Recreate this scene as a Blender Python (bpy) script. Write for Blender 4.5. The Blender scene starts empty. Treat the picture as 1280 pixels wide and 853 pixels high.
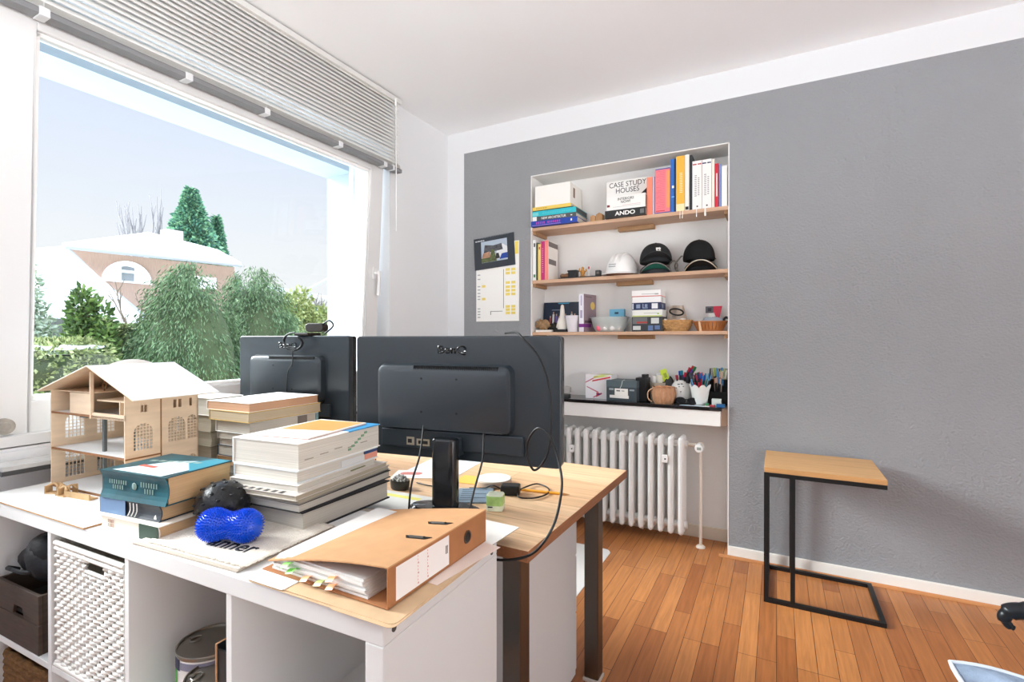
import bpy, bmesh, math, random
from mathutils import Vector, Matrix, Euler
import numpy as np

COL = bpy.context.scene.collection
PI = math.pi
rad = math.radians
rnd = random.Random(11)

# ------------------------------------------------------------------ materials
def lin(c):
    c = c / 255.0
    return c / 12.92 if c <= 0.04045 else ((c + 0.055) / 1.055) ** 2.4

def rgb(r, g, b):
    return (lin(r), lin(g), lin(b), 1.0)

_MATS = {}
def mat(name, c, rough=0.6, metal=0.0, var=0.0, scale=6.0, stretch=(1, 1, 1), bump=0.0, bscale=80.0,
        spec=0.4, trans=0.0, ior=1.45, sss=0.0, coat=0.0):
    """Principled material; var mixes the colour with a darker tone through noise, bump adds fine relief."""
    if name in _MATS:
        return _MATS[name]
    m = bpy.data.materials.new(name)
    m.use_nodes = True
    nt = m.node_tree
    b = nt.nodes['Principled BSDF']
    col = rgb(*c)
    b.inputs['Base Color'].default_value = col
    b.inputs['Roughness'].default_value = rough
    b.inputs['Metallic'].default_value = metal
    b.inputs['Specular IOR Level'].default_value = spec
    b.inputs['Transmission Weight'].default_value = trans
    b.inputs['IOR'].default_value = ior
    b.inputs['Coat Weight'].default_value = coat
    if var or bump:
        tc = nt.nodes.new('ShaderNodeTexCoord')
        mp = nt.nodes.new('ShaderNodeMapping')
        mp.inputs['Scale'].default_value = stretch
        nt.links.new(tc.outputs['Object'], mp.inputs['Vector'])
    if var:
        n = nt.nodes.new('ShaderNodeTexNoise')
        n.inputs['Scale'].default_value = scale
        n.inputs['Detail'].default_value = 5
        nt.links.new(mp.outputs['Vector'], n.inputs['Vector'])
        r = nt.nodes.new('ShaderNodeValToRGB')
        r.color_ramp.elements[0].position = 0.3
        r.color_ramp.elements[1].position = 0.7
        k = 1 - var
        r.color_ramp.elements[0].color = (col[0] * k, col[1] * k, col[2] * k, 1)
        r.color_ramp.elements[1].color = col
        nt.links.new(n.outputs['Fac'], r.inputs['Fac'])
        nt.links.new(r.outputs['Color'], b.inputs['Base Color'])
    if bump:
        n2 = nt.nodes.new('ShaderNodeTexNoise')
        n2.inputs['Scale'].default_value = bscale
        n2.inputs['Detail'].default_value = 3
        nt.links.new(mp.outputs['Vector'], n2.inputs['Vector'])
        bp = nt.nodes.new('ShaderNodeBump')
        bp.inputs['Strength'].default_value = bump
        bp.inputs['Distance'].default_value = 0.01
        nt.links.new(n2.outputs['Fac'], bp.inputs['Height'])
        nt.links.new(bp.outputs['Normal'], b.inputs['Normal'])
    _MATS[name] = m
    return m

def plank_mat(name, c1, c2, mortar, bw, rh, rough, rot=0.0, grain=0.35, msize=0.012, coat=0.0, off=0.37):
    """boards: brick pattern for the staves, stretched noise for the grain."""
    m = bpy.data.materials.new(name)
    m.use_nodes = True
    nt = m.node_tree
    b = nt.nodes['Principled BSDF']
    tc = nt.nodes.new('ShaderNodeTexCoord')
    mp = nt.nodes.new('ShaderNodeMapping')
    mp.inputs['Rotation'].default_value = (0, 0, rot)
    nt.links.new(tc.outputs['Object'], mp.inputs['Vector'])
    br = nt.nodes.new('ShaderNodeTexBrick')
    br.offset = off
    br.offset_frequency = 3
    br.squash = 1
    br.inputs['Scale'].default_value = 1.0
    br.inputs['Brick Width'].default_value = bw
    br.inputs['Row Height'].default_value = rh
    br.inputs['Mortar Size'].default_value = rh * msize
    br.inputs['Mortar Smooth'].default_value = 0.2
    br.inputs['Bias'].default_value = 0.0
    br.inputs['Color1'].default_value = rgb(*c1)
    br.inputs['Color2'].default_value = rgb(*c2)
    br.inputs['Mortar'].default_value = rgb(*mortar)
    nt.links.new(mp.outputs['Vector'], br.inputs['Vector'])
    mp2 = nt.nodes.new('ShaderNodeMapping')
    mp2.inputs['Scale'].default_value = (3.0, 45.0, 45.0)
    nt.links.new(mp.outputs['Vector'], mp2.inputs['Vector'])
    ns = nt.nodes.new('ShaderNodeTexNoise')
    ns.inputs['Scale'].default_value = 1.6
    ns.inputs['Detail'].default_value = 6
    ns.inputs['Distortion'].default_value = 0.6
    nt.links.new(mp2.outputs['Vector'], ns.inputs['Vector'])
    mr = nt.nodes.new('ShaderNodeMapRange')
    mr.inputs['From Min'].default_value = 0.3
    mr.inputs['From Max'].default_value = 0.7
    mr.inputs['To Min'].default_value = 1.0 - grain
    mr.inputs['To Max'].default_value = 1.08
    nt.links.new(ns.outputs['Fac'], mr.inputs['Value'])
    mx = nt.nodes.new('ShaderNodeMix')
    mx.data_type = 'RGBA'
    mx.blend_type = 'MULTIPLY'
    mx.inputs['Factor'].default_value = 1.0
    nt.links.new(br.outputs['Color'], mx.inputs[6])
    nt.links.new(mr.outputs['Result'], mx.inputs[7])
    nt.links.new(mx.outputs[2], b.inputs['Base Color'])
    b.inputs['Roughness'].default_value = rough
    b.inputs['Coat Weight'].default_value = coat
    b.inputs['Coat Roughness'].default_value = 0.25
    b.inputs['Specular IOR Level'].default_value = 0.4
    _MATS[name] = m
    return m

def emit_mat(name, c, strength):
    m = bpy.data.materials.new(name)
    m.use_nodes = True
    nt = m.node_tree
    b = nt.nodes['Principled BSDF']
    b.inputs['Base Color'].default_value = rgb(*c)
    b.inputs['Emission Color'].default_value = rgb(*c)
    b.inputs['Emission Strength'].default_value = strength
    return m

# ------------------------------------------------------------------ mesh builder
class MB:
    def __init__(self):
        self.bm = bmesh.new()
        self.i = 0            # material index for the next faces

    def face(self, pts, M=None):
        vs = [self.bm.verts.new(M @ Vector(p) if M else Vector(p)) for p in pts]
        f = self.bm.faces.new(vs)
        f.material_index = self.i
        return f

    def _faces(self, V, F, M=None):
        vs = [self.bm.verts.new(M @ Vector(p) if M else Vector(p)) for p in V]
        for f in F:
            try:
                g = self.bm.faces.new([vs[k] for k in f])
                g.material_index = self.i
            except ValueError:
                pass
        return self

    def box(self, a, b, M=None):
        (x0, y0, z0), (x1, y1, z1) = a, b
        x0, x1 = min(x0, x1), max(x0, x1); y0, y1 = min(y0, y1), max(y0, y1); z0, z1 = min(z0, z1), max(z0, z1)
        V = [(x0, y0, z0), (x1, y0, z0), (x1, y1, z0), (x0, y1, z0), (x0, y0, z1), (x1, y0, z1), (x1, y1, z1), (x0, y1, z1)]
        F = [(3, 2, 1, 0), (4, 5, 6, 7), (0, 1, 5, 4), (1, 2, 6, 5), (2, 3, 7, 6), (3, 0, 4, 7)]
        return self._faces(V, F, M)

    def prism(self, poly, z0, z1, M=None):
        """poly in xy, counter-clockwise; M may turn it into another plane."""
        n = len(poly)
        V = [(p[0], p[1], z0) for p in poly] + [(p[0], p[1], z1) for p in poly]
        F = [tuple(range(n - 1, -1, -1)), tuple(range(n, 2 * n))] + [(k, (k + 1) % n, n + (k + 1) % n, n + k) for k in range(n)]
        return self._faces(V, F, M)

    def cyl(self, p0, p1, r0, r1=None, n=12, caps=True, M=None):
        r1 = r0 if r1 is None else r1
        p0, p1 = Vector(p0), Vector(p1)
        d = (p1 - p0).normalized()
        a = d.orthogonal().normalized()
        b = d.cross(a)
        V, F = [], []
        for p, r in ((p0, r0), (p1, r1)):
            for k in range(n):
                t = 2 * PI * k / n
                V.append(p + a * (r * math.cos(t)) + b * (r * math.sin(t)))
        for k in range(n):
            F.append((k, (k + 1) % n, n + (k + 1) % n, n + k))
        if caps:
            F.append(tuple(range(n - 1, -1, -1)))
            F.append(tuple(range(n, 2 * n)))
        return self._faces(V, F, M)

    def tube(self, pts, r, n=8, closed=False, M=None, smooth_steps=0):
        P = [Vector(p) for p in pts]
        if smooth_steps:
            P = catmull(P, smooth_steps, closed)
        m = len(P)
        rs = r if isinstance(r, (list, tuple)) else [r] * m
        if len(rs) != m:
            rs = [rs[min(len(rs) - 1, int(k * (len(rs) - 1) / max(1, m - 1) + 0.5))] for k in range(m)]
        V, F = [], []
        prev = None
        for k in range(m):
            if closed:
                t = (P[(k + 1) % m] - P[k - 1]).normalized()
            else:
                t = (P[min(k + 1, m - 1)] - P[max(k - 1, 0)])
                t = t.normalized() if t.length > 1e-9 else Vector((0, 0, 1))
            if prev is None:
                a = t.orthogonal().normalized()
            else:
                a = prev - t * prev.dot(t)
                a = a.normalized() if a.length > 1e-6 else t.orthogonal().normalized()
            prev = a
            b = t.cross(a)
            for j in range(n):
                w = 2 * PI * j / n
                V.append(P[k] + a * (rs[k] * math.cos(w)) + b * (rs[k] * math.sin(w)))
        for k in range(m if closed else m - 1):
            k2 = (k + 1) % m
            for j in range(n):
                F.append((k * n + j, k * n + (j + 1) % n, k2 * n + (j + 1) % n, k2 * n + j))
        if not closed:
            F.append(tuple(range(n - 1, -1, -1)))
            F.append(tuple(range((m - 1) * n, m * n)))
        return self._faces(V, F, M)

    def lathe(self, prof, n=28, M=None, closed=False, mod=None):
        """prof: (radius, z) list from the bottom up; mod(angle, r, z) may reshape."""
        V, F = [], []
        for (r, z) in prof:
            for k in range(n):
                t = 2 * PI * k / n
                rr, zz = (r, z) if mod is None else mod(t, r, z)
                V.append((rr * math.cos(t), rr * math.sin(t), zz))
        m = len(prof)
        for a in range(m - 1 if not closed else m):
            a2 = (a + 1) % m
            for k in range(n):
                F.append((a * n + k, a * n + (k + 1) % n, a2 * n + (k + 1) % n, a2 * n + k))
        if not closed:
            if prof[0][0] > 1e-6:
                F.append(tuple(range(n - 1, -1, -1)))
            if prof[-1][0] > 1e-6:
                F.append(tuple(range((m - 1) * n, m * n)))
        return self._faces(V, F, M)

    def ball(self, c, rx, ry=None, rz=None, nu=20, nv=12, M=None, fn=None):
        ry = rx if ry is None else ry
        rz = rx if rz is None else rz
        V, F = [], []
        for a in range(nv + 1):
            ph = -PI / 2 + PI * a / nv
            for k in range(nu):
                t = 2 * PI * k / nu
                d = Vector((math.cos(ph) * math.cos(t), math.cos(ph) * math.sin(t), math.sin(ph)))
                s = 1.0 if fn is None else fn(d)
                V.append((c[0] + rx * d.x * s, c[1] + ry * d.y * s, c[2] + rz * d.z * s))
        for a in range(nv):
            for k in range(nu):
                F.append((a * nu + k, a * nu + (k + 1) % nu, (a + 1) * nu + (k + 1) % nu, (a + 1) * nu + k))
        return self._faces(V, F, M)

    def sheet(self, pts, nu, nv, th, M=None):
        """pts: function (u,v)->point; a surface with thickness th along its rough normal."""
        V, F = [], []
        G = [[Vector(pts(u / nu, v / nv)) for u in range(nu + 1)] for v in range(nv + 1)]
        N = [[None] * (nu + 1) for _ in range(nv + 1)]
        for v in range(nv + 1):
            for u in range(nu + 1):
                du = G[v][min(u + 1, nu)] - G[v][max(u - 1, 0)]
                dv = G[min(v + 1, nv)][u] - G[max(v - 1, 0)][u]
                nn = du.cross(dv)
                N[v][u] = nn.normalized() if nn.length > 1e-12 else Vector((0, 0, 1))
        for s in (1, 0):
            for v in range(nv + 1):
                for u in range(nu + 1):
                    V.append(G[v][u] - N[v][u] * (th * (1 - s)))
        W = nu + 1
        o = W * (nv + 1)
        for v in range(nv):
            for u in range(nu):
                a = v * W + u
                F.append((a, a + 1, a + 1 + W, a + W))
                F.append((o + a + W, o + a + 1 + W, o + a + 1, o + a))
        for u in range(nu):
            F.append((o + u, o + u + 1, u + 1, u))
            a = nv * W + u
            F.append((a, a + 1, o + a + 1, o + a))
        for v in range(nv):
            a = v * W
            F.append((a, a + W, o + a + W, o + a))
            a = v * W + nu
            F.append((o + a, o + a + W, a + W, a))
        return self._faces(V, F, M)

    def build(self, name, mats, parent=None, bevel=0.0, smooth=None, seg=2, weld=True, loc=None, rot=None):
        bm = self.bm
        if weld:
            bmesh.ops.remove_doubles(bm, verts=bm.verts, dist=1e-6)
        bmesh.ops.recalc_face_normals(bm, faces=bm.faces)
        me = bpy.data.meshes.new(name)
        bm.to_mesh(me)
        bm.free()
        for m in (mats if isinstance(mats, (list, tuple)) else [mats]):
            me.materials.append(m)
        o = bpy.data.objects.new(name, me)
        COL.objects.link(o)
        if parent:
            o.parent = parent
        if loc is not None:
            o.location = loc
        if rot is not None:
            o.rotation_euler = rot
        if bevel:
            md = o.modifiers.new('bevel', 'BEVEL')
            md.width = bevel
            md.segments = seg
            md.limit_method = 'ANGLE'
            md.angle_limit = rad(40)
            md.harden_normals = False
        if smooth is not None:
            me.shade_smooth()
            me.set_sharp_from_angle(angle=rad(smooth))
        return o

def catmull(P, steps, closed=False):
    out = []
    n = len(P)
    rng = range(n if closed else n - 1)
    for k in rng:
        p0 = P[k - 1] if (closed or k > 0) else P[0]
        p1 = P[k]
        p2 = P[(k + 1) % n]
        p3 = P[(k + 2) % n] if (closed or k + 2 < n) else P[-1]
        for s in range(steps):
            t = s / steps
            out.append(0.5 * ((2 * p1) + (p2 - p0) * t + (2 * p0 - 5 * p1 + 4 * p2 - p3) * t * t + (3 * p1 - p0 - 3 * p2 + p3) * t ** 3))
    if not closed:
        out.append(P[-1])
    return out

def raw_mesh(name, V, F, mats, parent=None, idx=None, smooth=False):
    me = bpy.data.meshes.new(name)
    me.from_pydata([tuple(v) for v in V], [], [tuple(f) for f in F])
    for m in (mats if isinstance(mats, (list, tuple)) else [mats]):
        me.materials.append(m)
    if idx is not None:
        me.polygons.foreach_set('material_index', np.asarray(idx, dtype=np.int32))
    if smooth:
        me.shade_smooth()
    o = bpy.data.objects.new(name, me)
    COL.objects.link(o)
    if parent:
        o.parent = parent
    return o

def tag(o, label, cat, group=None):
    o['label'] = label
    o['category'] = cat
    if group:
        o['group'] = group
    return o

def thing(name, label, cat, loc=(0, 0, 0), rz=0.0, group=None, rot=None):
    o = bpy.data.objects.new(name, None)
    o.empty_display_size = 0.05
    COL.objects.link(o)
    o.location = loc
    o.rotation_euler = rot if rot is not None else (0, 0, rz)
    return tag(o, label, cat, group)

def struct(o):
    o['kind'] = 'structure'
    return o

def rounded(x0, y0, x1, y1, r, n=5):
    out = []
    for cx, cy, a in ((x1 - r, y0 + r, -PI / 2), (x1 - r, y1 - r, 0), (x0 + r, y1 - r, PI / 2), (x0 + r, y0 + r, PI)):
        for k in range(n + 1):
            t = a + (PI / 2) * k / n
            out.append((cx + r * math.cos(t), cy + r * math.sin(t)))
    return out

def copy_thing(root, loc, rot=None, label=None, group=None):
    r = root.copy()
    COL.objects.link(r)
    r.location = loc
    if rot is not None:
        r.rotation_euler = rot
    if label:
        r['label'] = label
    if group:
        r['group'] = group
    for ch in list(root.children):
        c = ch.copy()
        COL.objects.link(c)
        c.parent = r
        for g in list(ch.children):
            d = g.copy()
            COL.objects.link(d)
            d.parent = c
    return r

# ------------------------------------------------------------------ lettering
def frame(origin, ex, ey):
    ex = Vector(ex).normalized(); ey = Vector(ey).normalized(); ez = ex.cross(ey)
    M = Matrix((ex, ey, ez)).transposed().to_4x4()
    M.translation = Vector(origin)
    return M

def lettering(body, w, h, m, parent, M, name='lettering', bold=0.0, shear=0.0, depth=0.0004, align='C'):
    """text fitted into a w x h field centred on M's origin, lying in M's xy plane."""
    cu = bpy.data.curves.new('text', 'FONT')
    cu.body = body
    cu.size = 1.0
    cu.offset = bold
    cu.shear = shear
    cu.align_x = 'CENTER' if align == 'C' else 'LEFT'
    cu.space_line = 0.85
    cu.resolution_u = 3
    tmp = bpy.data.objects.new('text', cu)
    COL.objects.link(tmp)
    dg = bpy.context.evaluated_depsgraph_get()
    me = bpy.data.meshes.new_from_object(tmp.evaluated_get(dg))
    bpy.data.objects.remove(tmp)
    co = np.zeros(len(me.vertices) * 3)
    me.vertices.foreach_get('co', co)
    co = co.reshape(-1, 3)
    lo, hi = co.min(0), co.max(0)
    sx = w / max(1e-6, hi[0] - lo[0])
    sy = h / max(1e-6, hi[1] - lo[1])
    co[:, 0] = (co[:, 0] - (lo[0] + hi[0]) / 2) * sx
    co[:, 1] = (co[:, 1] - (lo[1] + hi[1]) / 2) * sy
    co[:, 2] = 0
    me.vertices.foreach_set('co', co.reshape(-1))
    me.transform(M)
    bm = bmesh.new()
    bm.from_mesh(me)
    bmesh.ops.remove_doubles(bm, verts=bm.verts, dist=1e-6)
    r = bmesh.ops.extrude_face_region(bm, geom=bm.faces[:])
    nz = (M.to_3x3() @ Vector((0, 0, 1))).normalized() * depth
    bmesh.ops.translate(bm, verts=[v for v in r['geom'] if isinstance(v, bmesh.types.BMVert)], vec=nz)
    bmesh.ops.recalc_face_normals(bm, faces=bm.faces)
    bm.to_mesh(me)
    bm.free()
    me.name = name
    me.materials.clear()
    me.materials.append(m)
    o = bpy.data.objects.new(name, me)
    COL.objects.link(o)
    if parent:
        o.parent = parent
    return o
SKY_LOW, SKY_HIGH, SKY_BACK = 0.515, 5.0, 1.45
SUN_E, SUN_A, SUN_D = 8.5, 34, (0.80, 0.22, -0.46)
LAMPS = []
RX1, RY1, RZ0 = 0.1, 1.1, 1.35
EXPOSURE = 1.0
# ------------------------------------------------------------------ palette
WHITE = mat('white_paint', (222, 224, 226), 0.75, bump=0.06, bscale=120)
CEIL = mat('ceiling_paint', (244, 246, 248), 0.85, bump=0.04, bscale=60)
NICHE = mat('niche_paint', (232, 231, 229), 0.8, bump=0.06, bscale=90)
GREY = mat('grey_woodchip_paint', (148, 150, 153), 0.85, var=0.05, scale=3, bump=0.55, bscale=95)
PVC = mat('white_window_plastic', (222, 223, 223), 0.3, spec=0.5)
GASKET = mat('grey_gasket', (120, 122, 122), 0.6)
LAC = mat('white_lacquer', (212, 212, 210), 0.45)
BASEW = mat('white_skirting', (240, 236, 228), 0.5)
BLACK = mat('black_plastic', (24, 25, 27), 0.4)
STEEL = mat('brushed_steel', (120, 112, 104), 0.38, metal=0.85)
CHROME = mat('chrome', (210, 210, 210), 0.15, metal=1.0)
SHELFWOOD = mat('beech_shelf', (214, 176, 146), 0.55, var=0.18, scale=3, stretch=(2, 25, 25))
CLEAT = mat('pine_cleat', (176, 138, 100), 0.6, var=0.2, scale=4, stretch=(3, 25, 25))
SCREW = mat('dull_metal', (90, 88, 84), 0.4, metal=0.7)
FLOORM = plank_mat('oak_parquet', (196, 130, 74), (160, 96, 50), (86, 46, 24), 0.53, 0.067, 0.42, rot=PI / 2, grain=0.22, msize=0.018, coat=0.15)
QROUND = mat('oak_strip', (196, 134, 84), 0.5, var=0.15, scale=3, stretch=(2, 20, 20))

XW, YW, YN, ZC = -2.1515, 3.034, 3.25, 2.72
NL, NR, NZ = -1.469, -0.238, 2.318
X1 = 3.2          # right-hand end of the room
Y0 = -1.4         # rear end of the room

# floor and ceiling
b = MB(); b.box((XW - 0.5, Y0, -0.12), (X1, YN + 0.05, 0.0)); struct(b.build('floor', FLOORM))
b = MB(); b.box((XW - 0.55, Y0, ZC), (X1, YN + 0.3, ZC + 0.15)); struct(b.build('ceiling', CEIL))

# back wall with its niche: the grey paint stops short of corner and ceiling
GX, GZ = -2.008, 2.561
b = MB()
b.i = 0
b.box((XW - 0.3, YW, -0.1), (GX, YN + 0.2, ZC + 0.02))
b.box((GX, YW, GZ), (X1, YN + 0.2, ZC + 0.02))
b.i = 1
b.box((GX, YW, -0.1), (NL, YN + 0.2, GZ))
b.box((NL, YW, NZ), (NR, YN + 0.2, GZ))
b.box((NR, YW, -0.1), (X1, YN + 0.2, GZ))
struct(b.build('wall_back', [WHITE, GREY]))
# plaster lining of the niche, with a bright corner bead
b = MB()
t = 0.006
b.box((NL, YW - 0.0015, 0), (NL + t, YN, NZ))
b.box((NR - t, YW - 0.0015, 0), (NR, YN, NZ))
b.box((NL, YW - 0.0015, NZ - t), (NR, YN, NZ))
b.box((NL, YN - t, 0), (NR, YN + 0.02, NZ))
struct(b.build('trim_1', NICHE))

# window wall
OY0, OY1, OZ0, OZ1 = -0.12, 2.407, 0.86, 2.42
XO = -2.50
b = MB()
b.box((XO, OY1, -0.1), (XW, YW + 0.02, ZC + 0.02))
b.box((XO, Y0, -0.1), (XW, OY1, OZ0))
b.box((XO, Y0, OZ1), (XW, OY1, ZC + 0.02))
b.box((XO, Y0, OZ0), (XW, OY0, OZ1))
struct(b.build('wall_left', WHITE))
# outer skin of the house: reveal and lintel seen through the pane
OUT = mat('outside_render', (172, 183, 194), 0.9)
b = MB()
b.box((-2.74, 2.44, -0.9), (XO, 3.4, 3.2))
b.box((-2.74, -1.4, 2.325), (XO, 2.44, 3.2))
b.box((-2.74, -1.4, -0.9), (XO, 2.44, 0.90))
struct(b.build('wall_outside', OUT))
b = MB(); b.box((-2.80, 0.0, 0.90), (XO, 2.43, 0.93)); struct(b.build('trim_2', mat('snowy_ledge', (236, 240, 242), 0.7)))

# unseen right and rear walls; their openings are invented to let fill light in
b = MB()
b.box((XW - 0.3, Y0 - 0.2, -0.1), (X1 + 0.2, Y0, RZ0)); b.box((RX1, Y0 - 0.2, RZ0), (X1 + 0.2, Y0, ZC + 0.02)); b.box((XW - 0.3, Y0 - 0.2, 2.5), (RX1, Y0, ZC + 0.02))
struct(b.build('wall_rear', WHITE))
b = MB(); b.box((X1, RY1, -0.1), (X1 + 0.2, YN + 0.2, ZC + 0.02)); b.box((X1, Y0, -0.1), (X1 + 0.2, RY1, 0.1)); b.box((X1, Y0, 2.5), (X1 + 0.2, RY1, ZC + 0.02)); struct(b.build('wall_right', WHITE))

# skirting
b = MB()
b.box((NR, YW - 0.016, 0.0), (X1, YW, 0.062))
struct(b.build('baseboard_back', BASEW, bevel=0.003))
b = MB(); b.prism([(0, 0), (0.013, 0), (0.0092, 0.0092), (0, 0.013)], -0.05, X1 - NR, frame((NR, YW - 0.016, 0.0), (0, -1, 0), (0, 0, 1)) @ Matrix.Scale(-1, 4, (0, 0, 1)))
struct(b.build('baseboard_strip', QROUND))
b = MB(); b.box((NL + t, YN - t - 0.014, 0.0), (NR - t, YN - t, 0.075)); struct(b.build('baseboard_niche', mat('cream_skirting', (216, 205, 188), 0.6), bevel=0.003))

# fixed window frame and tilted sash
b = MB()
FX0, FX1 = -2.37, -2.275
b.box((FX0, 0.52, 0.86), (FX1, 0.66, 2.40))
b.box((FX0, 2.32, 0.86), (FX1, 2.4065, 2.40))
b.box((FX0, 0.66, 2.30), (FX1, 2.32, 2.40))
b.box((FX0, 0.66, 0.86), (FX1, 2.32, 0.95))
win = struct(b.build('window_1', PVC, bevel=0.004))
GLASS = bpy.data.materials.new('window_glass'); GLASS.use_nodes = True
nt = GLASS.node_tree; nt.nodes.clear()
out = nt.nodes.new('ShaderNodeOutputMaterial'); mixs = nt.nodes.new('ShaderNodeMixShader')
tr = nt.nodes.new('ShaderNodeBsdfTransparent'); gl = nt.nodes.new('ShaderNodeBsdfGlossy'); gl.inputs['Roughness'].default_value = 0.02
tr.inputs['Color'].default_value = (0.97, 0.985, 0.98, 1)
fr = nt.nodes.new('ShaderNodeFresnel'); fr.inputs['IOR'].default_value = 1.25
nt.links.new(fr.outputs[0], mixs.inputs[0]); nt.links.new(tr.outputs[0], mixs.inputs[1]); nt.links.new(gl.outputs[0], mixs.inputs[2])
nt.links.new(mixs.outputs[0], out.inputs[0])

# narrow neighbouring light of the same window, cut off by the left edge of the view
b = MB()
b.box((FX0, -0.12, 0.86), (FX1, -0.06, 2.40)); b.box((FX0, 0.46, 0.86), (FX1, 0.52, 2.40)); b.box((FX0, -0.06, 2.30), (FX1, 0.46, 2.40)); b.box((FX0, -0.06, 0.86), (FX1, 0.46, 0.95))
win2 = struct(b.build('window_2', PVC, bevel=0.004))
b = MB(); b.box((-2.33, -0.06, 0.95), (-2.322, 0.46, 2.30)); b.build('pane', GLASS, win2)
# sash: hinged at its foot, top leaning into the room
SY0, SY1, SZ0, SZ1 = 0.615, 2.338, 0.905, 2.335
ang = rad(3.2)
Ms = Matrix.Translation((-2.275, 0, SZ0)) @ Matrix.Rotation(ang, 4, 'Y')
sw = 0.098
H = SZ1 - SZ0
b = MB()
def stile(y0, y1, z0, z1, x0=-0.0, x1=0.062):
    b.box((x0, y0, z0), (x1, y1, z1), Ms)
stile(SY0, SY0 + sw, 0, H); stile(SY1 - sw, SY1, 0, H); stile(SY0 + sw, SY1 - sw, H - sw, H); stile(SY0 + sw, SY1 - sw, 0, sw + 0.012)
sash = b.build('sash', PVC, win, bevel=0.005)
b = MB()
g = 0.014
for (y0, y1, z0, z1) in ((SY0 + sw, SY0 + sw + g, sw + 0.012, H - sw), (SY1 - sw - g, SY1 - sw, sw + 0.012, H - sw), (SY0 + sw, SY1 - sw, H - sw - g, H - sw), (SY0 + sw, SY1 - sw, sw + 0.012, sw + 0.012 + g)):
    b.box((0.006, y0, z0), (0.046, y1, z1), Ms)
b.build('glazing_bead', mat('white_bead', (246, 246, 244), 0.3), sash)
b = MB(); b.box((0.02, SY0 + sw, sw), (0.026, SY1 - sw, H - sw), Ms); b.build('pane', GLASS, win)
# outer rebate strip behind the tilted stile
b = MB()
b.box((-0.012, SY1 - 0.02, 0.05), (-0.002, SY1 - 0.008, H - 0.02), Ms); b.build('seal', GASKET, sash)
# handle
hy, hz = SY1 - 0.045, 1.625 - SZ0
b = MB(); b.box((0.062, hy - 0.014, hz - 0.035), (0.070, hy + 0.014, hz + 0.035), Ms); b.cyl((0.070, hy, hz), (0.108, hy, hz), 0.009, M=Ms)
hd = b.build('handle', mat('handle_white', (225, 226, 226), 0.3), win, bevel=0.002)
b = MB(); b.tube([(0.104, hy, hz + 0.012), (0.106, hy, hz - 0.05), (0.104, hy, hz - 0.135)], [0.010, 0.009, 0.011], n=10, M=Ms); b.build('lever', mat('handle_white', (225, 226, 226), 0.3), hd, smooth=50)
# stay hinge near the lower left corner
b = MB(); b.cyl((0.062, SY0 + 0.035, 0.035), (0.078, SY0 + 0.035, 0.035), 0.026, n=20, M=Ms)
b.cyl((0.078, SY0 + 0.035, 0.035), (0.084, SY0 + 0.035, 0.035), 0.014, n=16, M=Ms)
b.build('hinge', mat('worn_hinge', (176, 170, 160), 0.5, var=0.3, scale=40), win)

# inner sill board with a dark stone edge
SLAB = mat('black_marble', (28, 28, 31), 0.12, var=0.35, scale=9, spec=0.6, coat=0.3)
b = MB()
b.i = 0; b.box((-2.28, 0.60, 0.819), (-2.050, 2.405, 0.832)); b.i = 2; b.box((-2.2, 0.597, 0.806), (-2.045, 2.405, 0.8188)); b.i = 1; b.box((-2.28, 0.525, 0.832), (-2.165, 2.405, 0.868)); b.box((-2.28, 0.525, 0.872), (-2.17, 2.405, 0.905)); b.i = 2; b.box((-2.28, 0.525, 0.868), (-2.19, 2.405, 0.872))
struct(b.build('trim_3', [mat('pale_stone_sill', (206, 206, 204), 0.15, var=0.12, scale=20, coat=0.3), PVC, mat('dark_sill_edge', (70, 70, 70), 0.4)]))

# ------------------------------------------------------------------ venetian blind
SLAT = mat('blind_slat', (226, 226, 223), 0.4)
RAILM = mat('blind_bottom_rail', (128, 129, 131), 0.35)
CLIP = mat('blind_clip', (216, 218, 220), 0.4)
BX, BY0, BY1 = -2.098, 0.10, 2.435
bl = thing('venetian_blind', 'white slatted blind pulled half up above the large window', 'blind', (BX, BY0, 2.256))
zt = 2.712 - 2.256
b = MB(); b.box((-0.022, 0, zt - 0.028), (0.022, BY1 - BY0, zt)); b.build('head_rail', mat('blind_head_rail', (214, 214, 211), 0.4), bl, bevel=0.002)
b = MB()
n = 18
for k in range(n):
    z = 0.062 + k * (zt - 0.09) / (n - 1)
    a = rad(52)
    c, s = math.cos(a), math.sin(a)
    w = 0.0155
    for q in (-1, 1):
        pass
    M = Matrix.Translation((0, 0, z)) @ Matrix.Rotation(a, 4, 'Y')
    arc = [(-w, 0.0), (-w * 0.5, 0.0016), (0, 0.0021), (w * 0.5, 0.0016), (w, 0.0)]
    poly = [(p[0], p[1]) for p in arc] + [(p[0], p[1] - 0.0007) for p in reversed(arc)]
    b.prism(poly, 0.004, BY1 - BY0 - 0.006, M @ frame((0, 0, 0), (1, 0, 0), (0, 0, 1)) @ Matrix.Scale(-1, 4, (0, 0, 1)))
for k in range(7):      # slats resting on the bottom rail
    z = 0.021 + k * 0.0042
    b.box((-0.0155, 0.004, z), (0.0155, BY1 - BY0 - 0.006, z + 0.0009))
b.build('slats', SLAT, bl)
b = MB(); b.box((-0.024, -0.0, 0.0), (0.024, BY1 - BY0, 0.018)); b.box((-0.024, 0.0, 0.0185), (0.024, BY1 - BY0, 0.0215))
b.build('bottom_rail', RAILM, bl, bevel=0.002)
for y in (0.712, 1.157, 1.503, 1.941, 2.287, 2.36):
    b = MB(); w = 0.014 if y < 2.3 else 0.007
    b.box((-0.026, y - w - BY0, -0.003), (0.0265, y + w - BY0, 0.026)); b.build('clip', CLIP, bl, bevel=0.002)
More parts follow.
